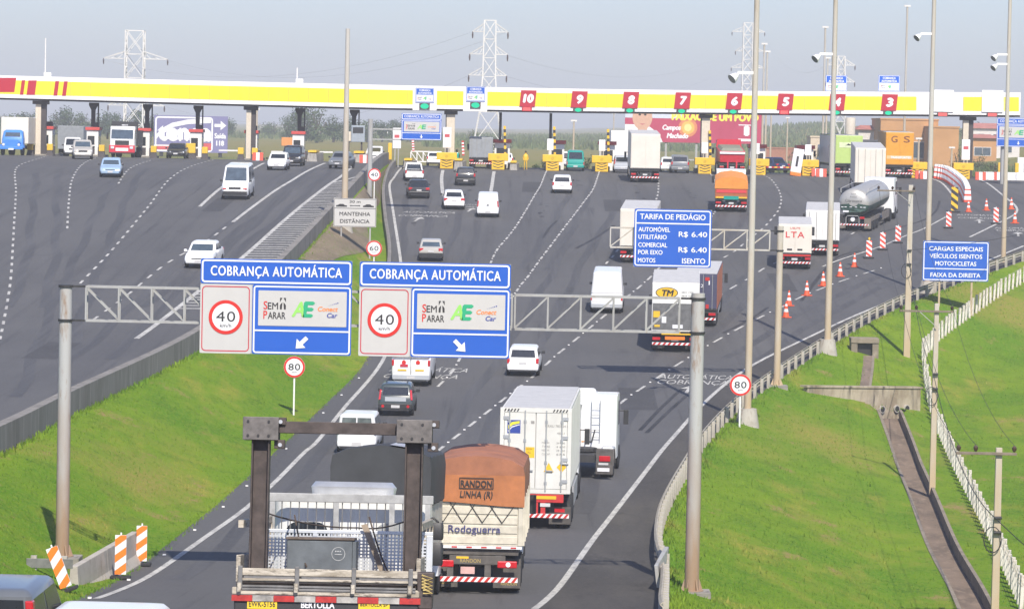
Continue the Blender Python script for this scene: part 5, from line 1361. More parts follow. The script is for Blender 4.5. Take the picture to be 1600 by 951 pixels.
for s in (-1,1): MB().box(*sorted((s*.42,s*.58)),.1,L-2,.9,1.2).build('frame_rail',FR,t)
MB().box(.05,.75,-.04,-.021,1.04,1.15).build('yellow_plate',YELLOW,t); MB().box(.2,.55,-.04,-.021,.78,.9).build('number_plate',PLATE,t)
m=MB(); stripes(m,-1.2,1.2,.40,.54,-.06,12); m.build('striped_bumper',[RED,SIGNW],t)
for s in (-1,1):
    for k in range(3): wheel(t,s*1.24,1.0+1.3*k,.5,.58)
    MB().box(*sorted((s*.5,s*1.25)),.35,.38,.15,.75).build('mudflap',MUDG,t); MB().box(*sorted((s*.7,s*1.05)),-.02,.06,.60,.72).build('tail_light',REDL,t)
    MB().box(*sorted((s*1.16,s*1.24)),4.2,8.6,.45,1.15).build('side_guard',ALU,t)
MB().box(-.45,.45,8,14.5,.7,1.0).build('chassis',DARK,t)
for s in (-1,1):
    for y in (11.6,13.9): wheel(t,s*1.2,y,.5,.45)
cab(t,0,12.75,2.4,3.2,2.1,CW)
# --- white tractor unit running light ahead of the container
p=GX(909,144.5); p.z+=.012; ya=R_(-5)
t=thing('tractor_unit','white lorry tractor without trailer ahead of the container',"lorry",p,ya,slope(p.x,p.y,ya,6))
MB().box(-.5,.5,-.0,5.4,.65,.95).build('chassis',DARK,t)
MB().tube([(0,1.3,1.0),(0,1.3,1.12)],.5,16).build('coupling_plate',DARK,t)
for s in (-1,1):
    wheel(t,s*1.2,1.1,.5,.55); wheel(t,s*1.2,4.7,.5,.32)
    MB().box(*sorted((s*.55,s*1.24)),-.12,-.08,.2,1.2).build('mudguard',MUDG,t,bevel=.02)
    m=MB(); m.loft([[(s*.6,1.1+math.cos(a)*.62,.5+math.sin(a)*.62),(s*1.23,1.1+math.cos(a)*.62,.5+math.sin(a)*.62)] for a in [math.pi*k/8 for k in range(9)]],cap=False,close=False); m.build('wheel_cover',MUDG,t)
    MB().box(*sorted((s*.68,s*1.12)),-.16,-.12,.72,.94).build('tail_light',REDL,t,bevel=.02); MB().box(*sorted((s*.62,s*1.1)),-.15,-.121,.32,.46).build('white_reflector',SIGNW,t)
    MB().box(*sorted((s*.66,s*1.05)),-.15,-.121,.58,.66).build('number_plate',PLATE,t)
c=cab(t,0,3.0,2.42,3.12,2.3,CW)
m=MB(); m.hexa([(-.75,3.25,3.0),(.35,3.25,3.0),(.35,4.8,3.0),(-.75,4.8,3.0),(-.65,3.4,3.36),(.25,3.4,3.36),(.2,4.5,3.2),(-.6,4.5,3.2)]); m.build('roof_deflector',CW,c,bevel=.08)
m=MB()
for x in (.15,.5): m.tube([(x,2.9,1.25),(x,2.9,2.9)],.02,6)
for z in (1.4,1.7,2.0,2.3,2.6): m.tube([(.15,2.9,z),(.5,2.9,z)],.015,6)
m.build('ladder',ALU,t)
MB().tube([(-.35,2.75,.9),(-.35,2.75,2.5),(-.30,2.72,2.75)],.10,10).build('exhaust_stack',ALU,t,smooth=40)
for x in (.05,.3): MB().tube([(x,2.9,1.7),(x-.1,2.5,1.25),(x-.2,1.9,1.3)],.03,6).build('air_hose',AMBER if x<.1 else BLACK,t)
MB().box(-1.15,-.5,2.2,2.9,.6,1.5).build('tank_box',DARK,t); MB().box(.6,1.15,2.0,2.9,.5,1.1).build('fuel_tank',ALU,t,bevel=.1)
# --- dark canvas lorry in the left lane
p=GX(590,94.5); p.z+=.012; ya=R_(-2)
t=thing('canvas_lorry','lorry with black canvas cover in the left lane behind the flatbed',"lorry",p,ya,slope(p.x,p.y,ya,8))
hw=1.25
MB().box(-hw,hw,0,7.2,1.2,2.7).build('load_body',CREAM,t,bevel=.02)
ys=[-.05+i*.45 for i in range(17)]; rings=[]
for i,y in enumerate(ys):
    g=.03*math.sin(i*1.7)
    rings.append([(-hw-.05,y,2.72+g),(-hw-.07,y,3.70),(-hw-.02,y,3.98+g),(-hw*.7,y,4.16+g),(0,y,4.27+g),(hw*.7,y,4.16+g),(hw+.02,y,3.98+g),(hw+.07,y,3.70),(hw+.05,y,2.72+g)])
MB().loft(rings).build('canvas_cover',TARPK,t,smooth=35)
MB().poly([(hw*.18,-.1,4.29),(hw*.72,-.1,4.2),(hw*.72,2.6,4.23),(hw*.18,2.6,4.32)]).build('pale_canvas_patch',ALU,t)
m=MB()
for i in range(4):
    x0=-.9+i*.5; m.tube([(x0,-.03,2.62),(x0+.25,-.03,2.2)],.012,5); m.tube([(x0+.25,-.03,2.2),(x0+.5,-.03,2.62)],.012,5)
m.build('tie_rope',SBLACK,t)
for s in (-1,1):
    for y in (1.0,2.2): wheel(t,s*1.2,y,.5,.55)
    wheel(t,s*1.15,8.3,.5,.3); MB().box(*sorted((s*.6,s*1.1)),-.03,.05,.8,1.0).build('tail_light',REDL,t)
m=MB(); stripes(m,-hw,hw,.4,.54,-.05,11); m.build('striped_bumper',[RED,SIGNW],t)
MB().box(-.45,.45,.2,9,.7,1.0).build('chassis',DARK,t); cab(t,0,7.4,2.4,2.8,1.9,CW)
# --- near flatbed lorry carrying a steel portal frame
d=48.3; s_=F/d
y0=proj(GX(507,d).x,d,GX(507,d).z)[1]
p=GX(507,d); ya=R_(-.3); PT=slope(p.x,p.y,ya,7); TP=math.tan(PT)
t=thing('flatbed_lorry','dropside flatbed lorry with yellow plates at the bottom of the picture',"lorry",(p.x,p.y,p.z+.01),ya,PT)
zz=lambda py,px=507: p.z*0+ (PX(px,py,d).z-p.z)       # height of a photo row at the tailgate
BOARD=layered('weathered_white_board',(.50,.45,.37),[((1.5,6,9),.44,.60,(.30,.26,.20),6),((5,9,22),.52,.64,(.12,.10,.08),6)],rough=.8,bscale=25,bstr=.25); SLATE=mat('worn_grey_steel',(.17,.165,.16),.6,metal=.2,var=.35,scale=5,bump=.15)
W=2.42; hw=W/2
zt=zz(890); zl=zz(921)
MB().box(-hw,hw,.05,6.3,zl-.02,zl+.06).build('bed_floor',mat('worn_planks',(.16,.12,.09),.85,var=.35,scale=6,bump=.3),t)
tg=MB().box(-hw+.02,hw-.02,-.04,.02,zl+.07,zt-.03).build('tailgate',SLATE,t,bevel=.008)
for z0,z1 in ((.02,.13),(.155,.20)):
    MB().box(-hw,hw,-.075,-.041,zt-z1+.02,zt-z0+.01).build('white_board',BOARD,tg,bevel=.012)
for z0 in (.235,.275): MB().box(-hw+.02,hw-.02,-.065,-.041,zt-z0-.03,zt-z0).build('steel_rib',SLATE,tg,bevel=.006)
for k in range(3):
    a=-hw+.10+k*.77; MB().box(a,a+.70,-.06,-.041,zl+.085,zl+.20).build('pressed_panel',mat('pressed_steel',(.21,.2,.19),.5,metal=.3,var=.3,scale=6),tg,bevel=.03)
for k in range(4):
    a=-hw+.06+k*.757; MB().box(a-.03,a+.03,-.095,-.041,zl-.02,zt+.02).build('upright',SLATE,tg,bevel=.008)
    m=MB(); m.tube([(a-.01,-.1,zl-.06),(a-.01,-.1,zl+.06)],.03,8); m.tube([(a-.01,-.13,zl+.02),(a-.01,-.07,zl+.02)],.02,8); m.build('latch',BOARD,tg)
MB().box(-hw-.05,hw+.05,-.05,.06,zl-.10,zl+.0).build('rear_rail',BOARD,t,bevel=.015)
MB().hexa([(hw+.02,-.05,zl-.25),(hw+.2,-.05,zl-.25),(hw+.2,.5,zl-.25),(hw+.02,.5,zl-.25),(hw-.02,-.05,zt-.02),(hw+.22,-.05,zt-.02),(hw+.22,.5,zt-.02),(hw-.02,.5,zt-.02)]).build('corner_bracket',STEELD,t,bevel=.02)
m=MB()
for k in range(5): m.tube([(hw+.06,-.08,zt-.06-.04*k),(hw+.20,-.1,zt-.10-.05*k),(hw+.08,-.09,zt-.14-.04*k)],.012,5)
m.build('rope',mat('yellow_rope',(.50,.38,.14),.9,var=.3),t)
m=MB()
for i in range(9):
    m.mat(i%2); x=-hw-.05+i*(W+.1)/9; m.box(x,x+(W+.1)/9-.004,-.062,-.052,zl-.185,zl-.105)
m.build('reflective_strip',[mat('worn_red_reflector',(.42,.025,.02),.5,var=.35,scale=8),mat('grimy_white_reflector',(.36,.34,.31),.6,var=.5,scale=6)],t)
MB().box(-hw-.02,hw+.02,-.03,.12,zl-.42,zl-.145).build('rear_bumper',TRIM,t,bevel=.02)
YPL=mat('plate_yellow',(.72,.50,.02),.5,var=.08)
xp=lambda px:(px-507)/s_
for a,b,tx,cp in ((383,430,'EWK-5156',.075),(558,607,'BERTOLLA SP',.04)):
    zc=zl-.21; MB().box(xp(a),xp(b),-.05,-.031,zc-.075,zc+.065).build('number_plate',YPL,t)
    lettering(t,[SBLACK],[dict(s=tx,x=xp((a+b)/2),z=zc-.045 if cp>.05 else zc-.01,cap=cp,w=(xp(b)-xp(a))*.88,y=-.055,bold=.005)],'plate_lettering')
lettering(t,[SIGNW],[dict(s='BERTOLLA',x=xp(494),z=zl-.26,cap=.085,w=.44,y=-.036,bold=.02)],'painted_lettering')
for sgn in (-1,1):
    for y in (1.3,2.3): wheel(t,sgn*1.15,y,.48,.5)
    wheel(t,sgn*1.05,7.4,.48,.28)
    MB().box(*sorted((sgn*.75,sgn*1.1)),-.02,.05,.5,.62).build('tail_light',REDL,t)
MB().box(-.45,.45,.2,8.2,.5,.9).build('chassis',DARK,t)
for sgn in (-1,1):
    MB().box(*sorted((sgn*(hw-.03),sgn*(hw+.03))),.3,6.2,zl+.06,zl+.42).build('side_board',BOARD,t,bevel=.01)
    MB().beam((sgn*(hw-.0),.6,zz(800)-.2),(sgn*(hw-.0),6.2,zz(800)-.15),.07,.1).build('upper_side_rail',BOARD,t)
    for y in (2.6,4.4,6.1): MB().box(sgn*hw-.04,sgn*hw+.04,y,y+.07,zl+.42,zz(800)-.2).build('side_stake',BOARD,t)
# headboard cage at the front of the bed
yh=6.25; dh=d+yh; kz=lambda py,px: PX(px,py,dh).z-p.z-yh*TP
HB=mat('headboard_grey',(.33,.33,.32),.6,var=.28,scale=5); HBB=mat('headboard_bar_grey',(.16,.16,.155),.6,var=.3)
hz=kz(779,545); hb=t
MB().box(-1.24,1.24,yh-.05,yh+.05,hz-.08,hz+.05).build('headboard_rail',HB,t,bevel=.01)
for k in range(19):
    x=-1.17+k*.13; MB().tube([(x,yh,zl+.06),(x,yh,hz-.08)],.009 ,6).build('headboard_bar',HBB,t)
for x in (-1.18,-.22,.62,1.16): MB().box(x-.04,x+.04,yh-.06,yh-.02,zl+.06,hz-.08).build('headboard_post',HB,t)
cabn=MB(); cabn.loft([rring(1.18,6.55,8.55-f,z,.2) for z,f in ((.7,0),(1.3,.0),(hz-.45,.15),(hz-.05,.5),(hz+.03,.9))])
cbo=cabn.build('cab',mat('cab_white',(.66,.66,.64),.4,var=.08,coat=.3),t,smooth=40)
MB().rrect(-1.0,-.35,hz-.95,hz-.38,.18,6.54).build('rear_window',GLASS,cbo); MB().rrect(.35,1.0,hz-.95,hz-.38,.18,6.54).build('rear_window',mat('see_through_glass',(.35,.36,.36),.2,var=.3),cbo)
m=MB(); m.loft([rring(.62,6.7,7.6,hz+.05,.12),rring(.64,6.65,7.65,hz+.16,.14),rring(.58,6.75,7.4,hz+.24,.16)]); m.build('roof_deflector',ALU,cbo,smooth=50)
mz=lambda py: PX(677,py,d+6.95).z-p.z-6.95*TP
mx=PX(678,840,d+6.95).x-p.x
for py0,py1 in ((818,845),(849,885)):
    z1,z0=mz(py0),mz(py1)
    m_=MB().loft([rring(.09,6.9,7.0,z0,.04),rring(.105,6.88,7.02,z0+.04,.05),rring(.105,6.88,7.02,z1-.04,.05),rring(.09,6.9,7.0,z1,.04)]); m_.v=[(x+mx,y,z) for x,y,z in m_.v]; m_.build('mirror',TRIM,cbo,smooth=50)
MB().tube([(1.1,7.0,mz(815)),(mx-.05,7.0,mz(811)),(mx+.02,6.96,mz(818))],.022,8).build('mirror_arm',TRIM,cbo)
m_=MB().loft([rring(.09,6.9,7.0,mz(880),.04),rring(.105,6.88,7.02,mz(876),.05),rring(.105,6.88,7.02,mz(830),.05),rring(.09,6.9,7.0,mz(826),.04)]); m_.v=[(x-mx,y,z) for x,y,z in m_.v]; m_.build('mirror',TRIM,cbo,smooth=50)
# loose cargo on the bed
c,s9=math.cos(ya),math.sin(ya)
BM=Matrix.Translation((p.x,p.y,p.z+.01))@Matrix.Rotation(ya,4,'Z')@Matrix.Rotation(PT,4,'X')
def onbed(x,y,z=0): return BM@Vector((x,y,zl+.062+z))
f=thing('steel_portal_frame','dark rusty steel portal frame standing on the near flatbed lorry',"steel frame",onbed(0,0),ya,PT)
dp=d+.45; hx=lambda px: PX(px,760,dp).x-p.x
ht=PX(403,684,dp).z-(p.z+zl+.07)-.45*TP
def ibeam(m,x,y,z0,z1,w,dd,t=.022):
    m.box(x-w/2,x+w/2,y-dd/2,y-dd/2+t,z0,z1).box(x-w/2,x+w/2,y+dd/2-t,y+dd/2,z0,z1).box(x-t/2,x+t/2,y-dd/2+t+.001,y+dd/2-t-.001,z0,z1)
xl_,xr_=hx(404),hx(645)
for xx in (xl_,xr_):
    m=MB(); m.box(xx-.122,xx-.10,.33,.60,0,ht).box(xx+.10,xx+.122,.33,.60,0,ht).box(xx-.098,xx+.098,.44,.465,0,ht); m.build('post',STEELD,f,bevel=.005)
    MB().box(xx-.24,xx+.24,.27,.31,ht-.04,ht+.27).build('gusset_plate',mat('plate_steel',(.15,.135,.125),.55,metal=.35,var=.35,scale=8,bump=.2),f,bevel=.006)
    MB().box(xx-.24,xx+.24,.62,.66,ht-.04,ht+.27).build('gusset_plate',MATS['plate_steel'],f,bevel=.006)
    MB().box(xx+.18,xx+.33,.36,.58,ht+.17,ht+.27).build('end_lug',STEELD,f,bevel=.006); MB().box(xx+.18,xx+.32,.36,.58,ht-.15,ht-.03).build('end_lug',STEELD,f,bevel=.006)
    for u,v in ((-.17,.02),(-.03,.02),(.11,.02),(-.17,.21),(.11,.21)): MB().tube([(xx+u,.255,ht+v),(xx+u,.27,ht+v)],.018,8).build('bolt',SBLACK,f)
    for v in (.21,-.10): MB().tube([(xx+.26,.345,ht+v),(xx+.26,.36,ht+v)],.028,8).build('bolt',ALU,f)
MB().box(xl_+.24,xr_-.24,.40,.53,ht+.06,ht+.22).build('cross_beam',STEELD,f,bevel=.008)
yb=1.35; b=thing('tool_chest','dark grey steel chest with a white chalk circle on the flatbed',"steel chest",onbed(0,0),ya,PT)
db=d+yb; bx=lambda px: PX(px,860,db).x-p.x; zb_=PX(500,845,db).z-(p.z+zl+.07)-yb*TP
chest=mat('chest_grey',(.12,.135,.145),.55,metal=.2,var=.25,scale=4)
MB().box(bx(446),bx(549),yb,yb+.75,0,zb_).build('box',chest,b,bevel=.012)
MB().box(bx(444),bx(552),yb-.02,yb+.78,zb_+.003,zb_+.04).build('lid',mat('rusty_lid',(.13,.10,.08),.7,var=.4,scale=7),b,bevel=.01)
MB().box(bx(549)+.003,bx(549)+.05,yb,yb+.6,0,zb_-.01).build('side_flange',chest,b)
MB().ringy((bx(527),yb-.006,zb_*.68),.086,.094,24).build('chalk_circle',mat('chalk',(.42,.43,.43),.8,var=.3,scale=20),b)
for u,v in ((-.035,.035),(-.005,.035),(.025,.035)): MB().disc((bx(527)+u,yb-.007,zb_*.68+v),.010,n=8).build('chalk_dot',MATS['chalk'],b)
MB().box(bx(527)-.05,bx(527)+.05,yb-.008,yb-.006,zb_*.68-.012,zb_*.68-.002).build('chalk_line',MATS['chalk'],b)
yg=2.35; dg=d+yg; gx=lambda px: PX(px,870,dg).x-p.x; g=thing('steel_grating','galvanised steel grating panel standing across the flatbed behind the chest',"steel grating",onbed(0,0),ya,PT)
zt_=PX(520,829,dg).z-(p.z+zl+.07)-yg*TP; zb2=.02
GW=mat('bright_galvanised',(.58,.60,.62),.4,metal=.3,var=.12,scale=5)
x0,x1=gx(386),gx(674)
fr=MB(); fr.box(x0,x1,yg,yg+.05,zt_-.05,zt_).box(x0,x1,yg,yg+.05,zb2,zb2+.05).box(x0,x0+.05,yg,yg+.05,zb2+.051,zt_-.051).box(x1-.09,x1,yg,yg+.05,zb2+.051,zt_-.051); fr.build('frame',GW,g,bevel=.006)
for px in (489,580): MB().box(gx(px)-.03,gx(px)+.03,yg-.01,yg+.04,zb2+.051,zt_-.051).build('frame_bar',GW,g)
m=MB(); n=int((x1-x0)/.052)
for i in range(n): x=x0+.06+i*(x1-x0-.16)/n; m.box(x,x+.022,yg+.012,yg+.022,zb2+.05,zt_-.05)
k=int((zt_-zb2)/.055)
for i in range(k): z=zb2+.06+i*(zt_-zb2-.12)/k; m.box(x0+.05,x1-.09,yg+.023,yg+.033,z,z+.022)
m.build('mesh_grid',GW,g)
ropes=MB()
for a,b_ in (((xl_,.6,.95),(.1,yh-.1,.72)),((.1,yh-.1,.72),(xr_,.6,.9)),((-.6,yg,.9),(-.35,yb-.1,.2)),((.45,yg-.1,.9),(.75,yg-.15,.1))): ropes.tube([Vector(a).lerp(Vector(b_),q/6)-Vector((0,0,.25*(q/6)*(1-q/6))) for q in range(7)],.012,5)
rt=ropes.build('tie_rope',mat('dark_rope',(.09,.065,.05),.9,var=.3)); rt.location=onbed(0,0); rt.rotation_euler=(PT,0,ya); tag(rt,'dark ropes lashed between the steel frame and the lorry headboard','rope')
m=MB(); m.hexa([(.62,yg-.12,.12),(.74,yg-.12,.02),(.74,yg-.02,.02),(.62,yg-.02,.12),(.34,yg-.1,.78),(.42,yg-.1,.80),(.42,yg-.02,.8),(.34,yg-.02,.78)])
o=m.build('loose_plank',mat('dirty_plank',(.30,.24,.18),.85,var=.3,scale=6)); o.location=onbed(0,0); o.rotation_euler=(PT,0,ya); tag(o,'short slanting brown plank leaning on the steel grating','plank')
# --- oncoming lorries at the left toll lanes
def oncoming(name,label,px,d,W,L,H,box,body,style,yaw=0):
    p=GX(px,d); p=p+Vector((0,L+2.4,0)); p.z=G(p.x,p.y)+.012
    t=thing(name,label,'lorry',p,math.pi+yaw,slope(p.x,p.y,math.pi,8)); hw=W/2
    MB().box(-hw,hw,0,L,1.1,H).build('cargo_box',box,t,bevel=.03); MB().box(-.45,.45,.1,L+2,.6,.95).build('chassis',DARK,t)
    for s in (-1,1):
        wheel(t,s*(hw-.05),1.2,.5,.55); wheel(t,s*1.08,L+1.2,.5,.3)
    return t,L
t,L=oncoming('box_lorry','blue bonneted lorry with cream box coming out of the leftmost toll lane',17,344,2.6,6.5,3.6,BOXC,LB,0)
m=MB(); m.loft([rring(1.0,L+.1,L+1.5,z,.15) for z in (.8,1.5)]+[rring(.9,L+.15,L+1.15,2.25,.2),rring(.7,L+.3,L+.9,2.4,.2)]); m.build('cab',LB,t,smooth=40)
m=MB(); m.loft([[(x*k,y,z) for x,z in ((-.8,.7),(.8,.7),(.85,1.2),(.6,1.45),(-.6,1.45),(-.85,1.2))] for y,k in ((L+1.3,1),(L+2.1,.92),(L+2.35,.8))]); m.build('bonnet',LB,t,smooth=40)
MB().poly([(.75,L+1.44,1.6),(-.75,L+1.44,1.6),(-.68,L+1.24,2.15),(.68,L+1.24,2.15)]).build('windscreen',GLASSL,t)
MB().box(-1.1,1.1,L+2.25,L+2.42,.55,.82).build('bumper',LB,t,bevel=.03); MB().box(-.25,.25,L+2.42,L+2.44,.5,.66).build('number_plate',SIGNW,t)
for s in (-1,1): MB().disc((s*.72,L+2.37,1.0),.13,'y',12,1).build('headlight',CLEARL,t); MB().loft([rring(.35,L+1.2,L+2.2,z,.15) for z in (.7,1.0)]).build('wing',LB,t,smooth=40).location=(s*.85,0,0)
t,L=oncoming('dump_lorry','white and red lorry facing the viewer between the left toll booths',190,345,2.5,5,2.6,TRIM,LR,0)
c_=cab(t,0,L+.2,2.4,2.95,2.0,CW,win=GLASSL); MB().box(-1.22,1.22,L+2.15,L+2.3,.45,1.15).build('red_front',LR,t,bevel=.04); MB().box(-.6,.6,L+2.301,L+2.32,.6,.9).build('lower_grille',SIGNW,t)
for s in (-1,1): MB().box(s*.9-.16,s*.9+.16,L+2.301,L+2.33,.82,1.05).build('headlamp',CLEARL,t)
MB().box(-1.25,1.25,L-.2,L+.1,2.6,3.4).build('black_headboard',TRIM,t); lettering(t,[SIGNW],[dict(s='4810',x=0,z=3.0,cap=.14,w=.6,y=0,bold=.02)],'number_lettering').rotation_euler=(0,0,math.pi)
bpy.data.objects[[o.name for o in t.children if o.name.startswith('number_lettering')][0]].location=(0,L+.11,0)
# ---------------------------------------------------------------- toll plaza
TD=351.; K=TD/F
WALLW=mat('booth_white',(.74,.72,.68),.5,var=.06); BCREAM=mat('column_cream',(.60,.53,.42),.7,var=.08); CDARK=mat('dark_canopy_steel',(.06,.05,.05),.6,var=.2)
CANW=layered('canopy_white',(.80,.78,.76),[((1.2,.3,.12),.55,.8,(.68,.65,.60),5)],rough=.45,bscale=3,bstr=.05)
def cz(px): # photo rows of the canopy: top edge and bottom edge
    tops=[(-40,117),(0,118),(330,126.6),(600,133),(900,139),(1230,143),(1600,144.7)]
    bots=[(-40,153),(0,154),(330,163),(600,170),(900,175),(1230,178.5),(1600,181.5)]
    def ip(P):
        for a,b in zip(P,P[1:]):
            if px<=b[0]: return a[1]+(b[1]-a[1])*(px-a[0])/(b[0]-a[0])
        return P[-1][1]
    return ip(tops),ip(bots)
can=thing('toll_canopy','long toll plaza canopy with yellow and white fascia across the whole road','toll canopy',(0,TD,0))
def band(f0,f1,pxa,pxb,y,step=60):
    """fascia sheet between two fractions of its height (0 top, 1 bottom)"""
    m=MB(); n=max(1,int(abs(pxb-pxa)/step)); pr=[]
    for i in range(n+1):
        px=pxa+(pxb-pxa)*i/n; a,b=cz(px); 
        q0=PX(px,a+(b-a)*f0,TD); q1=PX(px,a+(b-a)*f1,TD); pr.append((q0,q1))
    for (a,b),(c,e) in zip(pr,pr[1:]): m.poly([(b.x,y,b.z),(e.x,y,e.z),(c.x,y,c.z),(a.x,y,a.z)])
    return m
m=MB(); rows=[]
for i in range(31):
    px=-260+(1595+260)*i/30; a,b=cz(px); q0=PX(px,a,TD); q1=PX(px,b-1.2,TD); rows.append((q0,q1))
rings=[[(q.x,0,w_.z),(q.x,0,q.z),(q.x,6,q.z),(q.x,6,w_.z)] for q,w_ in rows]
m.loft(rings); m.build('fascia',CANW,can)
m=MB(); m.loft([[(q.x,.15,w_.z-.16),(q.x,.15,w_.z-.002),(q.x,5.8,w_.z-.002),(q.x,5.8,w_.z-.16)] for q,w_ in rows]); m.build('soffit',CDARK,can)
def yband(a,b,mm,nm='yellow_panel',f0=.20,f1=.80,y=-.02): return band(f0,f1,a,b,y).build(nm,mm,can)
RSTRP=mat('stripe_red',(.43,.010,.028),.5,var=.05)
yband(-250,1432,YEL); yband(1506,1536,YEL); yband(1569,1592,YEL)
m=MB()
for i in range(58):
    px=-200+i*31; 
    if 1436<px<1505 or px>1590: continue
    a,b=cz(px); q0=PX(px,a+(b-a)*.2,TD); q1=PX(px,a+(b-a)*.8,TD); m.poly([(q1.x-.035,-.026,q1.z),(q1.x+.035,-.026,q1.z),(q1.x+.035,-.026,q0.z),(q1.x-.035,-.026,q0.z)])
m.build('panel_seams',mat('seam_ochre',(.64,.54,.05),.6),can)
def slant(px0,px1,mm,nm,sl=3,f0=.19,f1=.81,y=-.035):
    m=MB(); a,b=cz(px0); t_=a+(b-a)*f0; u=a+(b-a)*f1
    P=[PX(px0-sl/2,u,TD),PX(px1-sl/2,u,TD),PX(px1+sl/2,t_,TD),PX(px0+sl/2,t_,TD)]
    m.poly([(q.x,y,q.z) for q in P]); return m.build(nm,mm,can)
slant(-120,24,RSTRP,'red_stripe')
for a,b in ((32.5,38),(43,56),(85,91),(98.5,104.5)): slant(a,b,RSTRP,'red_stripe')
for i,(px,n,g) in enumerate([(825,'10',0),(905,'9',1),(985.5,'8',1),(1066.5,'7',1),(1147,'6',1),(1227,'5',0),(1308,'4',1),(1389.5,'3',1)]):
    a,b=cz(px); q=PX(px,(a+b)/2-1.5,TD)
    t=thing('lane_number_sign',f'red lane panel with the white number {n} on the canopy fascia','lane sign',(q.x,TD-.06,q.z))
    h=.78; w=.74
    m=MB(); m.poly([(-w-.07,-.03,-h),(w-.07,-.03,-h),(w+.07,-.03,h),(-w+.07,-.03,h)]); m.poly([(w-.07,.03,-h),(-w-.07,.03,-h),(-w+.07,.03,h),(w+.07,.03,h)]); m.build('panel',RSTRP,t)
    lettering(t,[SIGNW],[dict(s=n,x=0.,z=-.36,cap=.78,w=.50*(1.7 if n=='10' else 1),y=-.04,bold=.05,ital=.16)],'number')
    MB().box(-.55,.40,-.12,.0,-h-.44,-h-.01).build('lamp_box',CDARK if g else RSTRP,t)
    if g: MB().disc((-.08,-.125,-h-.23),.19,n=16,rx=.33).build('lamp',LGREEN,t)
    else: MB().box(-.45,.25,-.14,-.121,-h-.38,-h-.08).build('lamp',LRED,t)
for px,w_ in ((1473,'left'),(1550.5,'right')):
    a,b=cz(px); q=PX(px,(a+b)/2,TD)
    t=thing('covered_lane_sign',f'blank white lane panel with red lamp, {w_} of the two at the canopy right end','lane sign',(q.x,TD-.05,q.z))
    MB().box(-1.02,1.02,-.08,-.0,-.78,1.32).build('panel',CANW,t,bevel=.02)
    MB().box(-.5,.5,-.14,-.0,-1.25,-.79).build('lamp_box',CDARK,t); MB().box(-.42,.42,-.16,-.141,-1.18,-.86).build('lamp',LRED,t)
def small_toll(px,top,w,h,label,d,green=False):
    q=PX(px,top,d); t=thing('automatic_lane_sign',label,'lane sign',(q.x,d,q.z)); k=d/F; w*=k; h*=k
    MB().box(-w/2,w/2,-.05,0,-h,0).build('panel',BLUE,t); MB().rframe(-w/2+.03,w/2-.03,-h+.03,-.03,.05,.04,-.056).build('border',SIGNW,t)
    MB().box(-w/2+.1,w/2-.1,-.06,-.051,-h*.92,-h*.47).build('emblem_panel',SIGNW,t)
    lettering(t,[SIGNW],[dict(s='COBRANÇA',x=0,z=-h*.23,cap=h*.13,w=w*.6,y=-.06,bold=.02),dict(s='AUTOMÁTICA',x=0,z=-h*.42,cap=h*.13,w=w*.72,y=-.06,bold=.02)])
    logos(t,-w/2+.1,w/2-.1,-h*.92,-h*.47,-.066)
    if green:
        MB().box(-.5,.5,-.12,0,-h-.62,-h-.06).build('lamp_box',CDARK,t); MB().disc((0,-.125,-h-.34),.26,n=16,rx=.4).build('lamp',LGREEN,t)
    return t
for px in (664,743):
    a,b=cz(px); q=PX(px,a+4,TD); MB().box(q.x-1.15,q.x+1.15,TD*0-.05,-.022,q.z-2.1,q.z-.1).build('white_panel',CANW,can)
small_toll(664,137.5,29,23,'small blue toll sign on the canopy above the leftmost automatic lane',TD-.06,True)
small_toll(743.5,135.5,29.5,23.5,'small blue toll sign on the canopy left of the red 10 panel',TD-.06,True)
small_toll(1307,118,33,25,'small blue toll sign standing on the canopy roof above number 4',TD+3)
small_toll(1389.5,118,33,25,'small blue toll sign standing on the canopy roof above number 3',TD+3)
def column(px,wd,label,split=False,y=1.1):
    g=GX(px,TD+y); a,b=cz(px); top=PX(px,b,TD).z-.1
    t=thing('canopy_column',label,'column',(g.x,TD+y,g.z)); h=top-g.z
    MB().box(-wd*.5,wd*.06 if split else wd*.5,-.35,.35,-.3,h-.8 if not split else h-.02).build('shaft',BCREAM,t,bevel=.02)
    if split: MB().box(wd*.06+.003,wd*.55,-.2,.5,-.3,h-.01).build('dark_half',CDARK,t)
    else: MB().box(-wd*.5,wd*.5,-.35,.35,h-.797,h-.02).build('shaded_head',BCREAM,t); MB().box(-wd*.62,-wd*.5-.003,-.3,.3,.3,h-.02).build('downpipe',CDARK,t)
    MB().box(-wd*.8,wd*.8,-.5,.5,h-.35,h-.015).build('bracket',CDARK,t)
    return t
column(63,.95,'cream and dark canopy column beside the blue lorry',True); column(391,.85,'cream and dark canopy column right of the purple billboard',True)
column(703,.8,'cream canopy column right of the small blue hanging sign'); column(1101,.8,'cream canopy column in front of the red billboard'); column(1510,.95,'cream and dark canopy column at the right end',True)
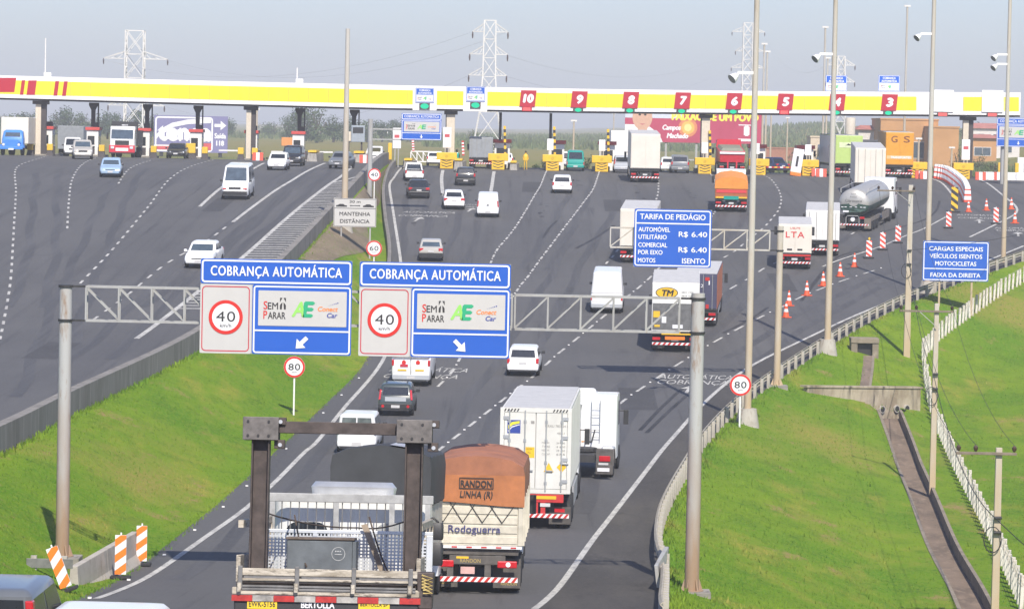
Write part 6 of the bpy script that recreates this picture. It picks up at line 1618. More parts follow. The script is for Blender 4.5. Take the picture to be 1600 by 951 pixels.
def drop_pole(px,label,thick=True):
    g=GX(px,TD+3); a,b=cz(px); top=PX(px,b,TD).z-.15
    t=thing('service_duct',label,'duct',(g.x,TD+3,g.z)); h=top-g.z; z0=2.9
    if thick:
        MB().loft([[(-.18,-.15,z0),(.18,-.15,z0),(.18,.15,z0),(-.18,.15,z0)],[(-.2,-.15,h-.7),(.2,-.15,h-.7),(.2,.15,h-.7),(-.2,.15,h-.7)],[(-.42,-.2,h-.25),(.42,-.2,h-.25),(.42,.2,h-.25),(-.42,.2,h-.25)],[(-.42,-.2,h),(.42,-.2,h),(.42,.2,h),(-.42,.2,h)]]).build('duct',CDARK,t)
        MB().box(.42,.54,-.1,.1,z0-.2,h).build('pipe',CDARK,t)
    else: MB().box(-.13,.13,-.13,.13,2.7,h).build('duct',CDARK,t)
    return t
for px,l in ((145,'second booth from the left'),(229,'booth beside the white and red lorry'),(308,'booth beside the purple billboard'),(467,'booth behind the black off-roader'),(552,'grey terminal beside the median pole')): drop_pole(px,'dark service duct hanging from the canopy over the '+l)
drop_pole(780.5,'thin dark duct under the canopy left of the number 10',False); drop_pole(859,'thin dark duct under the canopy between numbers 10 and 9',False)
BR=mat('booth_red',(.55,.07,.06),.5,var=.1); YB=mat('bollard_yellow',(.72,.46,.03),.55,var=.1)
def booth(px,label,d=TD+2,w=.92,winx=0,h=2.55):
    g=GX(px,d); t=thing('toll_booth',label,'toll booth',g)
    MB().box(-w,w,-1.6,6,-.4,.16).build('kerb_island',CONC,t,bevel=.03)
    MB().box(-w*.62,w*.62,0,2.2,.16,h).build('cabin',WALLW,t,bevel=.03)
    MB().box(-w*.74,w*.74,-.15,2.4,h+.003,h+.30).build('red_roof_band',BR,t,bevel=.02)
    MB().box(-w*.5+winx,w*.22+winx,-.02,.0,1.15,2.0).build('window',GLASS,t); MB().box(-w*.2+winx,w*.25+winx,-.02,.0,.25,.98).build('lower_panel',CDARK,t)
    MB().box(w*.621,w*.63,.3,1.9,1.1,2.0).build('side_window',GLASS,t)
    MB().box(-w*.1,w*.5,.8,1.5,h+.303,h+.75).build('roof_unit',CDARK,t)
    for s in (-1,1): MB().box(s*w*.9-.16,s*w*.9+.16,-1.2,-.9,.163,.95).build('kerb_post',WALLW if s<0 else CDARK,t)
    return t
def bollard(px,label,d=TD-.4,wd=.55,h=.62):
    g=GX(px,d); t=thing('yellow_bollard',label,'bollard',g)
    MB().box(-wd/2,wd/2,-.25,.25,.52,.52+h).build('yellow_box',YB,t,bevel=.04); MB().loft([[(-wd*.7,-.3,-.2),(wd*.7,-.3,-.2),(wd*.7,.5,-.2),(-wd*.7,.5,-.2)],[(-wd*.4,-.2,.517),(wd*.4,-.2,.517),(wd*.4,.3,.517),(-wd*.4,.3,.517)]]).build('dark_base',CDARK,t)
    return t
for px,l in ((72,'leftmost toll booth behind the cream column'),(144,'toll booth left of the white and red lorry'),(224,'toll booth right of the white and red lorry'),(305.5,'toll booth in front of the purple billboard'),(392,'narrow toll booth behind the cream and dark column'),(465.5,'toll booth right behind the black off-roader')): booth(px,l)
for px,l in ((47,'yellow bollard beside the blue lorry'),(78,'yellow bollard at the foot of the leftmost booth'),(159,'yellow bollard right of the second booth from the left'),(240,'yellow bollard between the third booth and the black saloon'),(298,'larger yellow bollard in front of the booth by the purple billboard'),(320,'yellow bollard right of the booth by the purple billboard'),(376,'yellow bollard at the barrier arm left of the cream column'),(398,'yellow bollard right of the cream and dark column')): bollard(px,l,wd=.9 if 'larger' in l else .55,h=.95 if 'larger' in l else .62)
def arm(px0,px1,py,label,mats,d=TD+1,r=.07,n=8):
    a=PX(px0,py,d); b=PX(px1,py+(px1-px0)*.018,d); m=MB()
    for i in range(n):
        m.mat(i%len(mats)); m.beam(a.lerp(b,i/n),a.lerp(b,(i+1)/n),r*2)
    return tag(m.build('lift_barrier',mats),label,'barrier arm')
arm(342,372,235,'white barrier arm left of the cream and dark column',[WALLW]); arm(424,442,237,'short white barrier arm left of the black off-roader',[WALLW]); arm(493,520,237.5,'white barrier arm left of the grey saloon',[WALLW]); arm(241,264,227,'white barrier arm above the black saloon',[WALLW])
# island walls of the median lanes
def island(px,d0,label,w=1.0,L=7,h=.75):
    g=GX(px,d0); t=thing('toll_island',label,'toll island',g)
    MB().hexa([(-w*.4,0,-.3),(w*.4,0,-.3),(w*.6,L,-.3),(-w*.6,L,-.3),(-w*.3,.5,h),(w*.3,.5,h),(w*.55,L,h+.1),(-w*.55,L,h+.1)]).build('wall',CONC,t,bevel=.04)
    MB().box(-w*.3,w*.3,.6,L*.9,h+.11,h+.3).build('yellow_top',YB,t); return t
island(487,343,'dark concrete toll island right of the black off-roader',1.3); island(560,344,'concrete toll island with yellow top by the grey terminal',1.6); island(637,344,'concrete toll island at the leftmost automatic lane',1.2); island(716,347,'concrete toll island right of the second automatic lane column',1.2); island(802,349,'dark concrete toll island behind the island with the red 10 booth',1.0,5,.6)
q=PX(558,197,TD); g=GX(557,TD)
t=thing('payment_terminal','grey two part payment terminal under the canopy beside the median pole','terminal',g)
MB().box(-.55,.75,0,.6,g.z*0+(PX(558,222,TD).z-g.z),(PX(558,196,TD).z-g.z)).build('grey_cabinet',mat('terminal_grey',(.28,.32,.36),.5,var=.1),t,bevel=.03); MB().box(-.4,.6,-.04,-.001,PX(558,208,TD).z-g.z,PX(558,199,TD).z-g.z).build('screen',TRIM,t)
MB().box(-1.1,-.58,.1,.5,PX(558,221,TD).z-g.z,PX(558,206,TD).z-g.z).build('cream_cabinet',BCREAM,t,bevel=.03)
for x in (-.8,.45): MB().box(x-.08,x+.08,.2,.4,.0,PX(558,222,TD).z-g.z).build('post',CDARK,t)
# right hand islands: crash cushion, number board, striped raised arm
CHEV=[YELLOW,SBLACK]
def cushion(px,label,col=True,d=TD-1.5,w=.62):
    g=GX(px,d); t=thing('crash_cushion',label,'crash cushion',g)
    MB().box(-w,w,.0,1.2,.0,.85).build('lower_block',YELLOW,t,bevel=.05); MB().box(-w*1.55,w*1.55,-.05,1.3,.853,1.55).build('upper_block',YELLOW,t,bevel=.05)
    m=MB()
    for z in (.15,.42,.66): m.poly([(-w*.8,-.006,z+.16),(0,-.006,z),(w*.8,-.006,z+.16),(w*.8,-.006,z+.24),(0,-.006,z+.08),(-w*.8,-.006,z+.24)])
    m.build('chevrons',SBLACK,t); MB().disc((0,-.056,1.2),.16,n=14).build('round_mark',mat('cushion_mark',(.55,.36,.02),.5),t)
    MB().box(-w*1.3,w*1.3,1.3,6,-.3,.5).build('island_kerb',CONC,t,bevel=.03)
    return t
def board(px,py0,py1,label,red=True,d=TD-.2,w=13):
    a=PX(px,py0,d); b=PX(px,py1,d); g=GX(px,d); k=d/F; W=w*k/2; t=thing('lane_board',label,'lane board',(a.x,d,g.z)); z1=a.z-g.z; z0=b.z-g.z
    MB().box(-W,W,-.08,.08,z0,z1).build('panel',SIGNW,t,bevel=.03)
    if red: MB().box(-W*.6,W*.6,-.09,-.081,z1-.95,z1-.65).build('red_field',mat('board_red',(.50,.08,.09),.5),t)
    for s in (-.4,.4): MB().box(s*W-.05,s*W+.05,-.04,.04,0,z0).build('leg',GALV,t)
    return t
def raised(px,py0,py1,label,mats,d=TD+.6,n=9,r=.11):
    a=PX(px,py0,d); b=PX(px+1,py1,d); m=MB()
    for i in range(n): m.mat(i%2); m.beam(a.lerp(b,i/n),a.lerp(b,(i+1)/n),2*r,2*r,up=(0,1,0))
    return tag(m.build('raised_barrier',mats),label,'barrier arm')
for px,l in ((697.5,'right of the second automatic lane'),(778,'left of the red 10 panel lane'),(863,'between the lanes numbered 10 and 9'),(940,'between the lanes numbered 9 and 8'),(1101,'in front of the red billboard column'),(1186,'right of the tall grey lamp pole'),(1263.5,'left of the lime green lorry'),(1433,'right of the ochre lorry'),(1505,'under the right end column of the canopy')): cushion(px,'yellow crash cushion with black chevrons '+l)
for px,a,b,l,r in ((620.5,200,232,'white lane board with red field left of the hanging blue sign',True),(699,199,231,'white lane board with red field right of the hanging blue sign',True),(860,217,235,'plain white lane board between numbers 10 and 9',False),(941,218.5,236,'plain white lane board between numbers 9 and 8',False),(1101.5,222.5,240,'plain white lane board on the red billboard column',False),(1182,224,241,'plain white lane board behind the tall grey lamp pole',False),(1509.5,218,250,'white lane board with red field and ring at the right end column',True),(1595,246,270,'white lane board cut by the right picture edge',False)):
    t=board(px,a,b,l,r,w=13 if r else 10)
q=board(1263,226,243,'grey lane board on the island left of the lime green lorry',False,w=10)
for px,a,b,mm,l in ((645,218,236,[RED,SIGNW],'red and white raised arm under the hanging blue sign'),(723,220,243,[RED,SIGNW],'red and white raised arm right of the second automatic lane'),(788.5,197,243,CHEV,'yellow and black raised arm left of the number 10 lane booth'),(866,198,243,CHEV,'yellow and black raised arm between numbers 10 and 9'),(950,202,246,CHEV,'yellow and black raised arm between numbers 9 and 8'),(1109,204,248,CHEV,'yellow and black raised arm at the red billboard column')): raised(px,a,b,l,mm)
arm(1192,1246,261,'striped barrier arm closing the lane right of the lamp pole',[YELLOW,RED,SIGNW,RED],n=12,d=TD+.5)
def rbooth(px,label):
    g=GX(px,TD+3.5); t=thing('toll_booth',label,'toll booth',g)
    MB().box(-.75,.75,0,2.2,0,2.5).build('cabin',WALLW,t,bevel=.03); MB().box(-.9,.9,-.15,2.4,2.503,2.85).build('red_roof_band',BR,t,bevel=.02); MB().box(-.55,.55,-.02,-.001,1.0,2.0).build('window',GLASS,t)
for px,l in ((784,'booth with red roof behind the yellow cushion left of number 10'),(869,'booth with red roof between numbers 10 and 9'),(948,'booth with dark window between numbers 9 and 8'),(1183,'booth behind the tall grey lamp pole'),(1258,'booth with red roof left of the lime green lorry')): rbooth(px,l)
g=GX(1242,TD-2); t=thing('leaning_panel','white closed-lane panel leaning on the road left of the lime green lorry','panel',g,0); t.rotation_euler=(0,R_(8),0)
MB().box(-.5,.5,-.05,.05,.35,2.6).build('panel',SIGNW,t,bevel=.03); MB().box(-.12,.1,-.06,-.051,.9,1.9).build('black_mark',SBLACK,t); MB().box(-.5,.55,-.3,.3,0,.35).build('orange_foot',ORANGE,t,bevel=.05)
def barr(px,d,label,mats,w=.5,h=.75,name='plastic_barrier'):
    g=GX(px,d); t=thing(name,label,'plastic barrier',g)
    m=MB()
    for i in range(3):
        m.mat(i%2); a=-w+2*w*i/3; b=-w+2*w*(i+1)/3-.01
        m.hexa([(a,-.25,0),(b,-.25,0),(b,.25,0),(a,.25,0),(a,-.12,h),(b,-.12,h),(b,.12,h),(a,.12,h)])
    m.build('shell',mats,t)
for px,d,l in ((403,343,'red and white plastic barrier left of the white hatchback leaving the toll'),(570,341,'red and white plastic barrier beside the white car between the median poles'),(1276,349,'small red and white plastic barrier at the foot of the lime green lorry'),(1283,348,'orange barrier piece left of the lime green lorry wheels'),(1438,348,'striped plastic barrier right of the ochre lorry'),(1445,347.5,'second striped plastic barrier right of the ochre lorry'),(1532,348,'red and white barrier right of the canopy end column'),(1545,349,'pale barrier between the canopy end column and the grey sign post'),(1560,349,'red barrier at the foot of the grey sign post'),(1580,349,'pale barrier right of the tan lamp pole'),(1594,349,'pale barrier at the right picture edge')): barr(px,d,l,[RSTR[0],SIGNW] if 'pale' not in l else [SIGNW,WALLW])
for px,l in ((1565-3.5,'yellow post left of the grey sign post at the right end'),(1588,'yellow post at the right picture edge')): bollard(px,l,wd=.35,h=1.1)
for px,l in ((642,'yellow lane post at the tip of the median walls'),): bollard(609,l,d=TD-3,wd=.35,h=1.6)
arm(605,606,207,'white upright pole at the tip of the median walls',[WALLW])
# toll worker
def person(px,d,label,vest,dark):
    g=GX(px,d); t=thing('person',label,'person',g)
    me=bpy.data.meshes.new('body'); J=[(0,0,.92),(0,0,1.2),(0,0,1.42),(0,0,1.52),(0,-.01,1.66),(0,-.02,1.74),(-.19,0,1.40),(-.24,.02,1.14),(-.22,-.1,.92),(.19,0,1.40),(.25,.02,1.14),(.22,-.12,.95),(-.09,0,.88),(-.11,-.02,.48),(-.12,.02,.06),(-.12,-.14,.04),(.09,0,.88),(.11,-.03,.48),(.13,.02,.06),(.13,-.14,.04)]
    E=[(0,1),(1,2),(2,3),(3,4),(4,5),(2,6),(6,7),(7,8),(2,9),(9,10),(10,11),(0,12),(12,13),(13,14),(14,15),(0,16),(16,17),(17,18),(18,19)]
    me.from_pydata(J,E,[]); o=bpy.data.objects.new('body',me); C.objects.link(o); o.parent=t
    rad=[.15,.15,.15,.06,.095,.085,.065,.05,.04,.065,.05,.04,.09,.065,.045,.045,.09,.065,.045,.045]
    o.modifiers.new('skin','SKIN'); 
    for v,r in zip(me.skin_vertices[0].data,rad): v.radius=(r,r*.8)
    me.skin_vertices[0].data[0].use_root=True
    sb=o.modifiers.new('sub','SUBSURF'); sb.levels=sb.render_levels=1
    me.materials.append(dark)
    m=MB(); m.loft([rring(.2,-.13,.13,z,.1) for z in (.88,1.2)]+[rring(.22,-.13,.13,1.42,.1),rring(.12,-.09,.09,1.5,.08)]); m.build('vest',vest,t,smooth=50)
    m=MB(); m.loft([rring(r,-r-.01,r-.01,z,r*.8) for r,z in ((.09,1.66),(.105,1.71),(.09,1.79),(.04,1.83))]); m.build('hair',SBLACK,t,smooth=60)
person(821,351.5,'person in yellow work clothes standing at the toll island left of lane 9',YELLOW,YELLOW)
person(713.5,353,'person in green top standing behind the second automatic lane cushion',CGN,TRIM)
# far lattice beam across the automatic lanes
t=thing('lattice_beam','pale lattice beam standing low behind the automatic lanes','lattice beam',(0,380,0)); a=PX(642,238,380); b=PX(690,243,380)
truss(t,a.x,b.x,a.z-.95,a.z+.1,0,5,CANW,False,.12,0,'truss'); 
for x in (a.x,b.x): MB().box(x-.1,x+.1,-.1,.1,a.z-2.6,a.z-1.0).build('leg',CANW,t)
# ---------------------------------------------------------------- beyond the plaza
PYW=mat('pylon_white',(.66,.64,.60),.6,var=.08)
def pylon(px,d,label,prof,arms,gz=None):
    """prof: rows (photo row, half width px); arms: (row, left px, right px)"""
    k=d/F; g=GX(px,d); t=thing('power_pylon',label,'pylon',(g.x,d,g.z)); Z=lambda py: PX(px,py,d).z-g.z
    P=[(Z(py),hw*k) for py,hw in prof]; P.sort()
    P=[(0,P[0][1]+(P[0][1]-P[1][1])/(P[0][0]-P[1][0]+1e-6)*(0-P[0][0]) if P[0][0]>.5 else P[0][1])]+P
    m=MB(); q=[]
    for (z0,w0),(z1,w1) in zip(P,P[1:]):
        n=max(1,round((z1-z0)/(2.2*max(w0,w1)+.6)))
        for i in range(n):
            a,b=i/n,(i+1)/n; q.append((z0+(z1-z0)*a,w0+(w1-w0)*a,z0+(z1-z0)*b,w0+(w1-w0)*b))
    th=.11*d/800+.05
    for z0,w0,z1,w1 in q:
        c0=[(-w0,-w0,z0),(w0,-w0,z0),(w0,w0,z0),(-w0,w0,z0)]; c1=[(-w1,-w1,z1),(w1,-w1,z1),(w1,w1,z1),(-w1,w1,z1)]
        for i in range(4):
            j=(i+1)%4; m.beam(c0[i],c1[i],th*1.5); m.beam(c0[i],c1[j],th*.8); m.beam(c0[j],c1[i],th*.8); m.beam(c1[i],c1[j],th*.8)
    m.build('tower',PYW,t)
    for py,l,r in arms:
        z=Z(py); 
        for e in (l,r):
            x=(e-px)*k; w=P[-1][1]
            a=MB(); s=1 if x>0 else -1
            for yy in (-w,w): a.beam((s*w,yy,z+1.6),(x,0,z),th); a.beam((s*w,yy,z),(x,0,z),th)
            for u in (.33,.66): a.beam((s*w+(x-s*w)*u,-w*(1-u),z),(s*w+(x-s*w)*(u-.25),-w*(1-u),z+1.6*(1-u)),th*.7)
            am=a.build('arm',PYW,t)
            MB().tube([(x,0,z),(x,0,z-.6),(x,0,z-1.3)],[.1,.2,.1],6).build('insulator',INS,am)
    return t
pylon(209,800,'white lattice pylon above the left of the canopy',[(48,14),(195,14.5),(222,24)],[(92,160,260),(165,168,256)])
pylon(762,700,'white lattice pylon behind the canopy left of number 10',[(32,9),(120,10),(175,14),(225,22),(240,24)],[(50,735,790),(85,731,790),(118,730,789)])
pylon(1165,1150,'faint white pylon partly behind the tall grey lamp pole',[(36,7),(150,8),(225,12)],[(50,1140,1191),(80,1146,1190),(106,1140,1192)])
pylon(1311,950,'white pylon behind the blue signs on the canopy roof',[(88,5.5),(190,8),(232,12)],[(102,1290,1333),(128,1288,1333)])
def wires(d0,P,sag):
    for a,b,l in P:
        pts=[a.lerp(b,k/16)-Vector((0,0,sag*4*(k/16)*(1-k/16))) for k in range(17)]
        tag(MB().tube(pts,.022,4).build('power_line',mat('line_grey',(.40,.40,.42),.6)),l,'power line','high voltage lines between the pylons')
wires(0,[(PX(160,93,800),PX(735,51,700),'thin high voltage line leaving the left arm tip of the left pylon'),(PX(260,94,800),PX(790,51,700),'thin high voltage line from the left pylon to the upper right arm'),(PX(256,166,800),PX(731,119,700),'thin low high voltage line between the two left pylons'),(PX(790,86,700),PX(1140,81,1150),'thin high voltage line between the middle and faint pylon'),(PX(789,119,700),PX(1140,107,1150),'lowest thin line between the middle and faint pylon'),(PX(1191,51,1150),PX(1290,103,950),'thin line sloping from the faint pylon to the rightmost pylon')],6)
def mast(px,d,topy,label,r=.14,m=POLEM,botpx=None):
    g=GX(botpx or px,d); z=PX(px,topy,d).z-g.z; t=thing('light_mast',label,'mast',g)
    MB().tube([(0,0,-.2),(0,0,z)],[r,r*.75],8).build('pole',m,t,smooth=40); MB().box(-.35,.35,-.15,.15,z,z+.2).build('lamp_head',PYW,t)
for px,d,ty,l in ((1189.5,420,70,'thin pale mast just right of the tall grey lamp pole'),(1194.5,430,82,'second thin pale mast right of the tall grey lamp pole'),(1284,405,44,'thin pale mast left of the lamp pole above the culvert'),(1289,440,92,'shorter thin mast close to the lamp pole above the culvert'),(1411,400,11,'pale mast behind the blue roof sign above number 3'),(400,410,172,'tan mast right of the cream and dark left column'),(895,430,190,'leaning pale mast behind the green minibus'),(958,700,178,'far thin mast between numbers 9 and 8'),(1229,600,185,'far pale mast right of number 5'),(1203,500,176,'pale mast right of the red billboard'),(1486,430,232,'short pale mast left of the right end column'),(1434,395,218,'short white mast right of the ochre lorry')): mast(px,d,ty,l)
def on_roof(px,topy,label,cam_=False):
    a,b=cz(px); p0=PX(px,a,TD+4); p1=PX(px,topy,TD+4); t=thing('roof_aerial',label,'aerial',(p0.x,TD+4,p0.z-.35)); MB().tube([(0,0,0),(0,0,p1.z-p0.z+.35)],.06,6).build('rod',PYW,t)
    MB().box(-.1,.6,-.2,.2,.3,.75).build('camera_box',WALLW,t)
on_roof(70.5,60,'white aerial with camera on the canopy roof at far left'); on_roof(464,106,'thin white aerial on the canopy roof in the left half')
# billboards
def leg(t,x,z0,z1,m=DARK,r=.25): MB().box(x-r,x+r,.15,.15+2*r,z0,z1).build('leg',m,t)
d=520.; k=d/F
a=PX(241,180,d); t=thing('billboard','purple billboard with white lettering and arrow seen between left toll booths','billboard',(a.x,d,a.z)); PUR=mat('billboard_purple',(.19,.18,.33),.5,var=.05)
w=115*k; h=57*k; sk=lambda u:0
MB().box(0,w,0,.3,-h,0).build('panel',PUR,t); MB().rframe(.15,w*.80,-h+.1,-.15,.5,.22,-.01).build('border',SIGNW,t); MB().box(.4,w*.30,-.02,-.003,-h+.35,-h*.80).build('red_strip',mat('billboard_salmon',(.55,.09,.09),.5),t); MB().box(w*.62,w*.78,-.02,-.003,-h+.35,-h*.74).build('red_strip',MATS['billboard_salmon'],t)
lettering(t,[SIGNW],[dict(s='tenda',x=w*.42,z=-h*.66,cap=h*.46,w=w*.70,y=-.03,bold=.05),dict(s='Saída',x=w*.90,z=-h*.60,cap=h*.14,w=w*.15,y=-.02,bold=.03),dict(s='118',x=w*.90,z=-h*.80,cap=h*.14,w=w*.10,y=-.02,bold=.03)])
m=MB(); pts=[(w*.02,-h*.62),(w*.10,-h*.42),(w*.24,-h*.26),(w*.46,-h*.16),(w*.77,-h*.12)]
for (x0,z0),(x1,z1) in zip(pts,pts[1:]): m.poly([(x0,-.025,z0-.35),(x1,-.025,z1-.35),(x1,-.025,z1+.3),(x0,-.025,z0+.3)])
m.build('swoosh',SIGNW,t); m=MB(); m.poly(arrow_pts(w*.90,-h*.25,w*.16,0,-.02)); m.build('arrow',SIGNW,t)
for x in (w*.1,w*.5,w*.9): leg(t,x,-h-3,-h+1)
d=470.; k=d/F
a=PX(977,172,d); t=thing('billboard','large red billboard with a portrait and yellow headline behind the canopy','billboard',(a.x,d,a.z)); BRD=mat('billboard_red',(.42,.05,.10),.5,var=.12,scale=.3)
w=216*k; h=49*k
MB().box(0,w,0,.4,-h,0).build('panel',BRD,t); MB().poly([(0,-.01,-h),(w*.275,-.01,-h),(w*.25,-.01,-h*.75),(w*.18,-.01,-h*.52),(w*.06,-.01,-h*.45),(0,-.01,-h*.45)]).build('white_shirt',SIGNW,t); MB().box(0,w*.42,-.008,-.003,-h*.24,0).build('pale_top',mat('billboard_pale',(.55,.58,.66),.5),t)
SKN=mat('portrait_skin',(.56,.34,.24),.5,var=.08); m=MB(); m.disc((w*.125,-.016,-h*.22),h*.40,n=24,rx=w*.072); m.build('portrait_face',SKN,t); MB().poly([(w*.095,-.014,-h*.66),(w*.16,-.014,-h*.66),(w*.165,-.014,-h*.45),(w*.09,-.014,-h*.45)]).build('portrait_neck',SKN,t); MB().poly([(w*.115,-.02,-h*.66),(w*.145,-.02,-h*.66),(w*.135,-.02,-h*.82),(w*.125,-.02,-h*.82)]).build('red_tie',BRD,t)
m=MB(); m.disc((w*.105,-.022,-h*.14),h*.03,n=8,rx=w*.010).disc((w*.145,-.022,-h*.14),h*.03,n=8,rx=w*.010); m.build('portrait_eyes',SBLACK,t); m=MB(); m.poly([(w*.105,-.022,-h*.42),(w*.125,-.022,-h*.46),(w*.15,-.022,-h*.42),(w*.125,-.022,-h*.425)]); m.build('portrait_mouth',BRD,t); MB().poly([(w*.06,-.021,0),(w*.19,-.021,0),(w*.19,-.021,-h*.05),(w*.06,-.021,-h*.05)]).build('portrait_hair',SBLACK,t)
HY=mat('headline_yellow',(.80,.70,.08),.5,var=.03)
lettering(t,[HY],[dict(s='PAIXÃO DE UM POVO',x=w*.34,z=-h*.28,cap=h*.24,w=w*.62,y=-.02,bold=.04,align='L')],'headline'); lettering(t,[SIGNW],[dict(s='Campos',x=w*.27,z=-h*.60,cap=h*.16,w=w*.13,y=-.02,bold=.03,ital=.2,align='L'),dict(s='Machado',x=w*.305,z=-h*.86,cap=h*.16,w=w*.15,y=-.02,bold=.03,ital=.2,align='L'),dict(s='1',x=w*.88,z=-h*.72,cap=h*.28,w=w*.025,y=-.02,bold=.06)])
for i,(r,c) in enumerate(((.30,(.60,.22,.10)),(.21,(.78,.42,.10)),(.12,(.80,.62,.25)))): MB().disc((w*.455,-.014-.004*i,-h*.52),h*r,n=22).build('sun_disc',mat('sun_disc_%s'%('outer','middle','inner')[i],c,.5),t)
MB().box(w*.82,w*.95,-.02,-.003,-h*.42,-h*.39).build('white_rule',SIGNW,t); MB().box(w*.82,w*.95,-.02,-.003,-h*.92,-h*.84).build('white_rule',SIGNW,t)
for x in (w*.05,w*.3,w*.52,w*.62,w*.8,w*.95): leg(t,x,-h-5,-h+.5,GALV,.14)
MB().box(w*.3,w*.65,.2,.35,-h-2.3,-h-2.1).build('brace',GALV,t)
# buildings on the right
ROOF=mat('red_tile_roof',(.42,.16,.12),.8,var=.2,scale=.6); BRICK=mat('orange_render_wall',(.47,.25,.10),.85,var=.15,scale=.25); HW=mat('house_white',(.62,.58,.54),.7,var=.1)
def house(px,py,d,Wp,Hp,label,wall,roof=None,wins=(),name='house',hip=.0,depth=8,flat=False):
    k=d/F; q=PX(px,py,d); g=G(q.x,d); z0=min(q.z,g)-.5; t=thing(name,label,name.replace('_',' '),(q.x,d,z0)); w=Wp*k/2; h=q.z-z0+Hp*k
    MB().box(-w,w,0,depth,0,h).build('wall',wall,t)
    if roof:
        hr=h+w*.28; MB().loft([[(-w-.4,-.5,h),(w+.4,-.5,h),(w+.4,depth+.5,h),(-w-.4,depth+.5,h)],[(-w*.75,depth*.5,hr),(w*.75,depth*.5,hr),(w*.75,depth*.5+.1,hr),(-w*.75,depth*.5+.1,hr)]]).build('roof',roof,t)
    elif flat: MB().box(-w-.1,w+.1,-.1,depth,h+.003,h+.25).build('parapet',roof or wall,t)
    for u,v,a,b in wins:
        f=MB().box(u*w-a/2,u*w+a/2,-.06,-.003,h*v-b/2,h*v+b/2).build('window',HW,t); MB().box(u*w-a/2+.1,u*w+a/2-.1,-.07,-.061,h*v-b/2+.1,h*v+b/2-.1).build('pane',GLASSL,f)
    return t
house(1420,240,560,90,52,'large plain orange rendered building behind the ochre lorry',BRICK,None,[(.35,.42,3.0,2.6)],'orange_building',flat=True,depth=14)
house(1475,240,552,45,40,'lower orange building wing to the right of the large orange building',BRICK,None,[],'orange_building',flat=True,depth=9)
house(1366,225,570,50,22,'white house with red roof left of the orange building',HW,ROOF,[(-.5,.55,1.6,1.6),(.2,.55,1.6,1.6)])
house(1352,245,520,52,24,'dark grey wall building behind the lime green lorry',mat('dark_grey_wall',(.09,.09,.10),.8,var=.2),None,[],'dark_building',flat=True)
q=PX(1340,222,515); lettering(None,[SIGNW],[]) if False else None
house(1283,243,600,34,28,'small cream house left of the water tower',mat('house_cream',(.56,.46,.34),.8,var=.12),None,[(.1,.6,1.4,1.4)],flat=True)
house(1535,240,620,44,24,'house with brown roof under the right end of the canopy',BRICK,ROOF,[(-.3,.5,1.5,1.5),(.3,.5,1.5,1.5)])
house(1575,235,640,36,20,'small house behind the blue sign at the right edge',HW,ROOF,[(0,.5,1.5,1.4)])
house(1545,215,760,60,14,'distant low white house on the right hill',HW,ROOF,[(-.4,.5,1.5,1.4),(.4,.5,1.5,1.4)])
house(1245,242,640,120,9,'long low brick boundary wall left of the cream house',mat('brick_wall_red',(.34,.15,.09),.85,var=.2),None,[],'boundary_wall',flat=True,depth=.4)
k=540/F; q=PX(1328,215,540); g=G(q.x,540); t=thing('water_tower','cream round water tower behind the lime green lorry','water tower',(q.x,540,g)); z0=q.z-g
WT=mat('water_tower_cream',(.56,.50,.41),.7,var=.08)
MB().tube([(0,0,0),(0,0,z0)],5*k,16).build('shaft',WT,t,smooth=40); MB().tube([(0,0,z0),(0,0,z0+2.5*k),(0,0,z0+30*k),(0,0,z0+31*k)],[5*k,8*k,8*k,7.5*k],20).build('tank',WT,t,smooth=40)
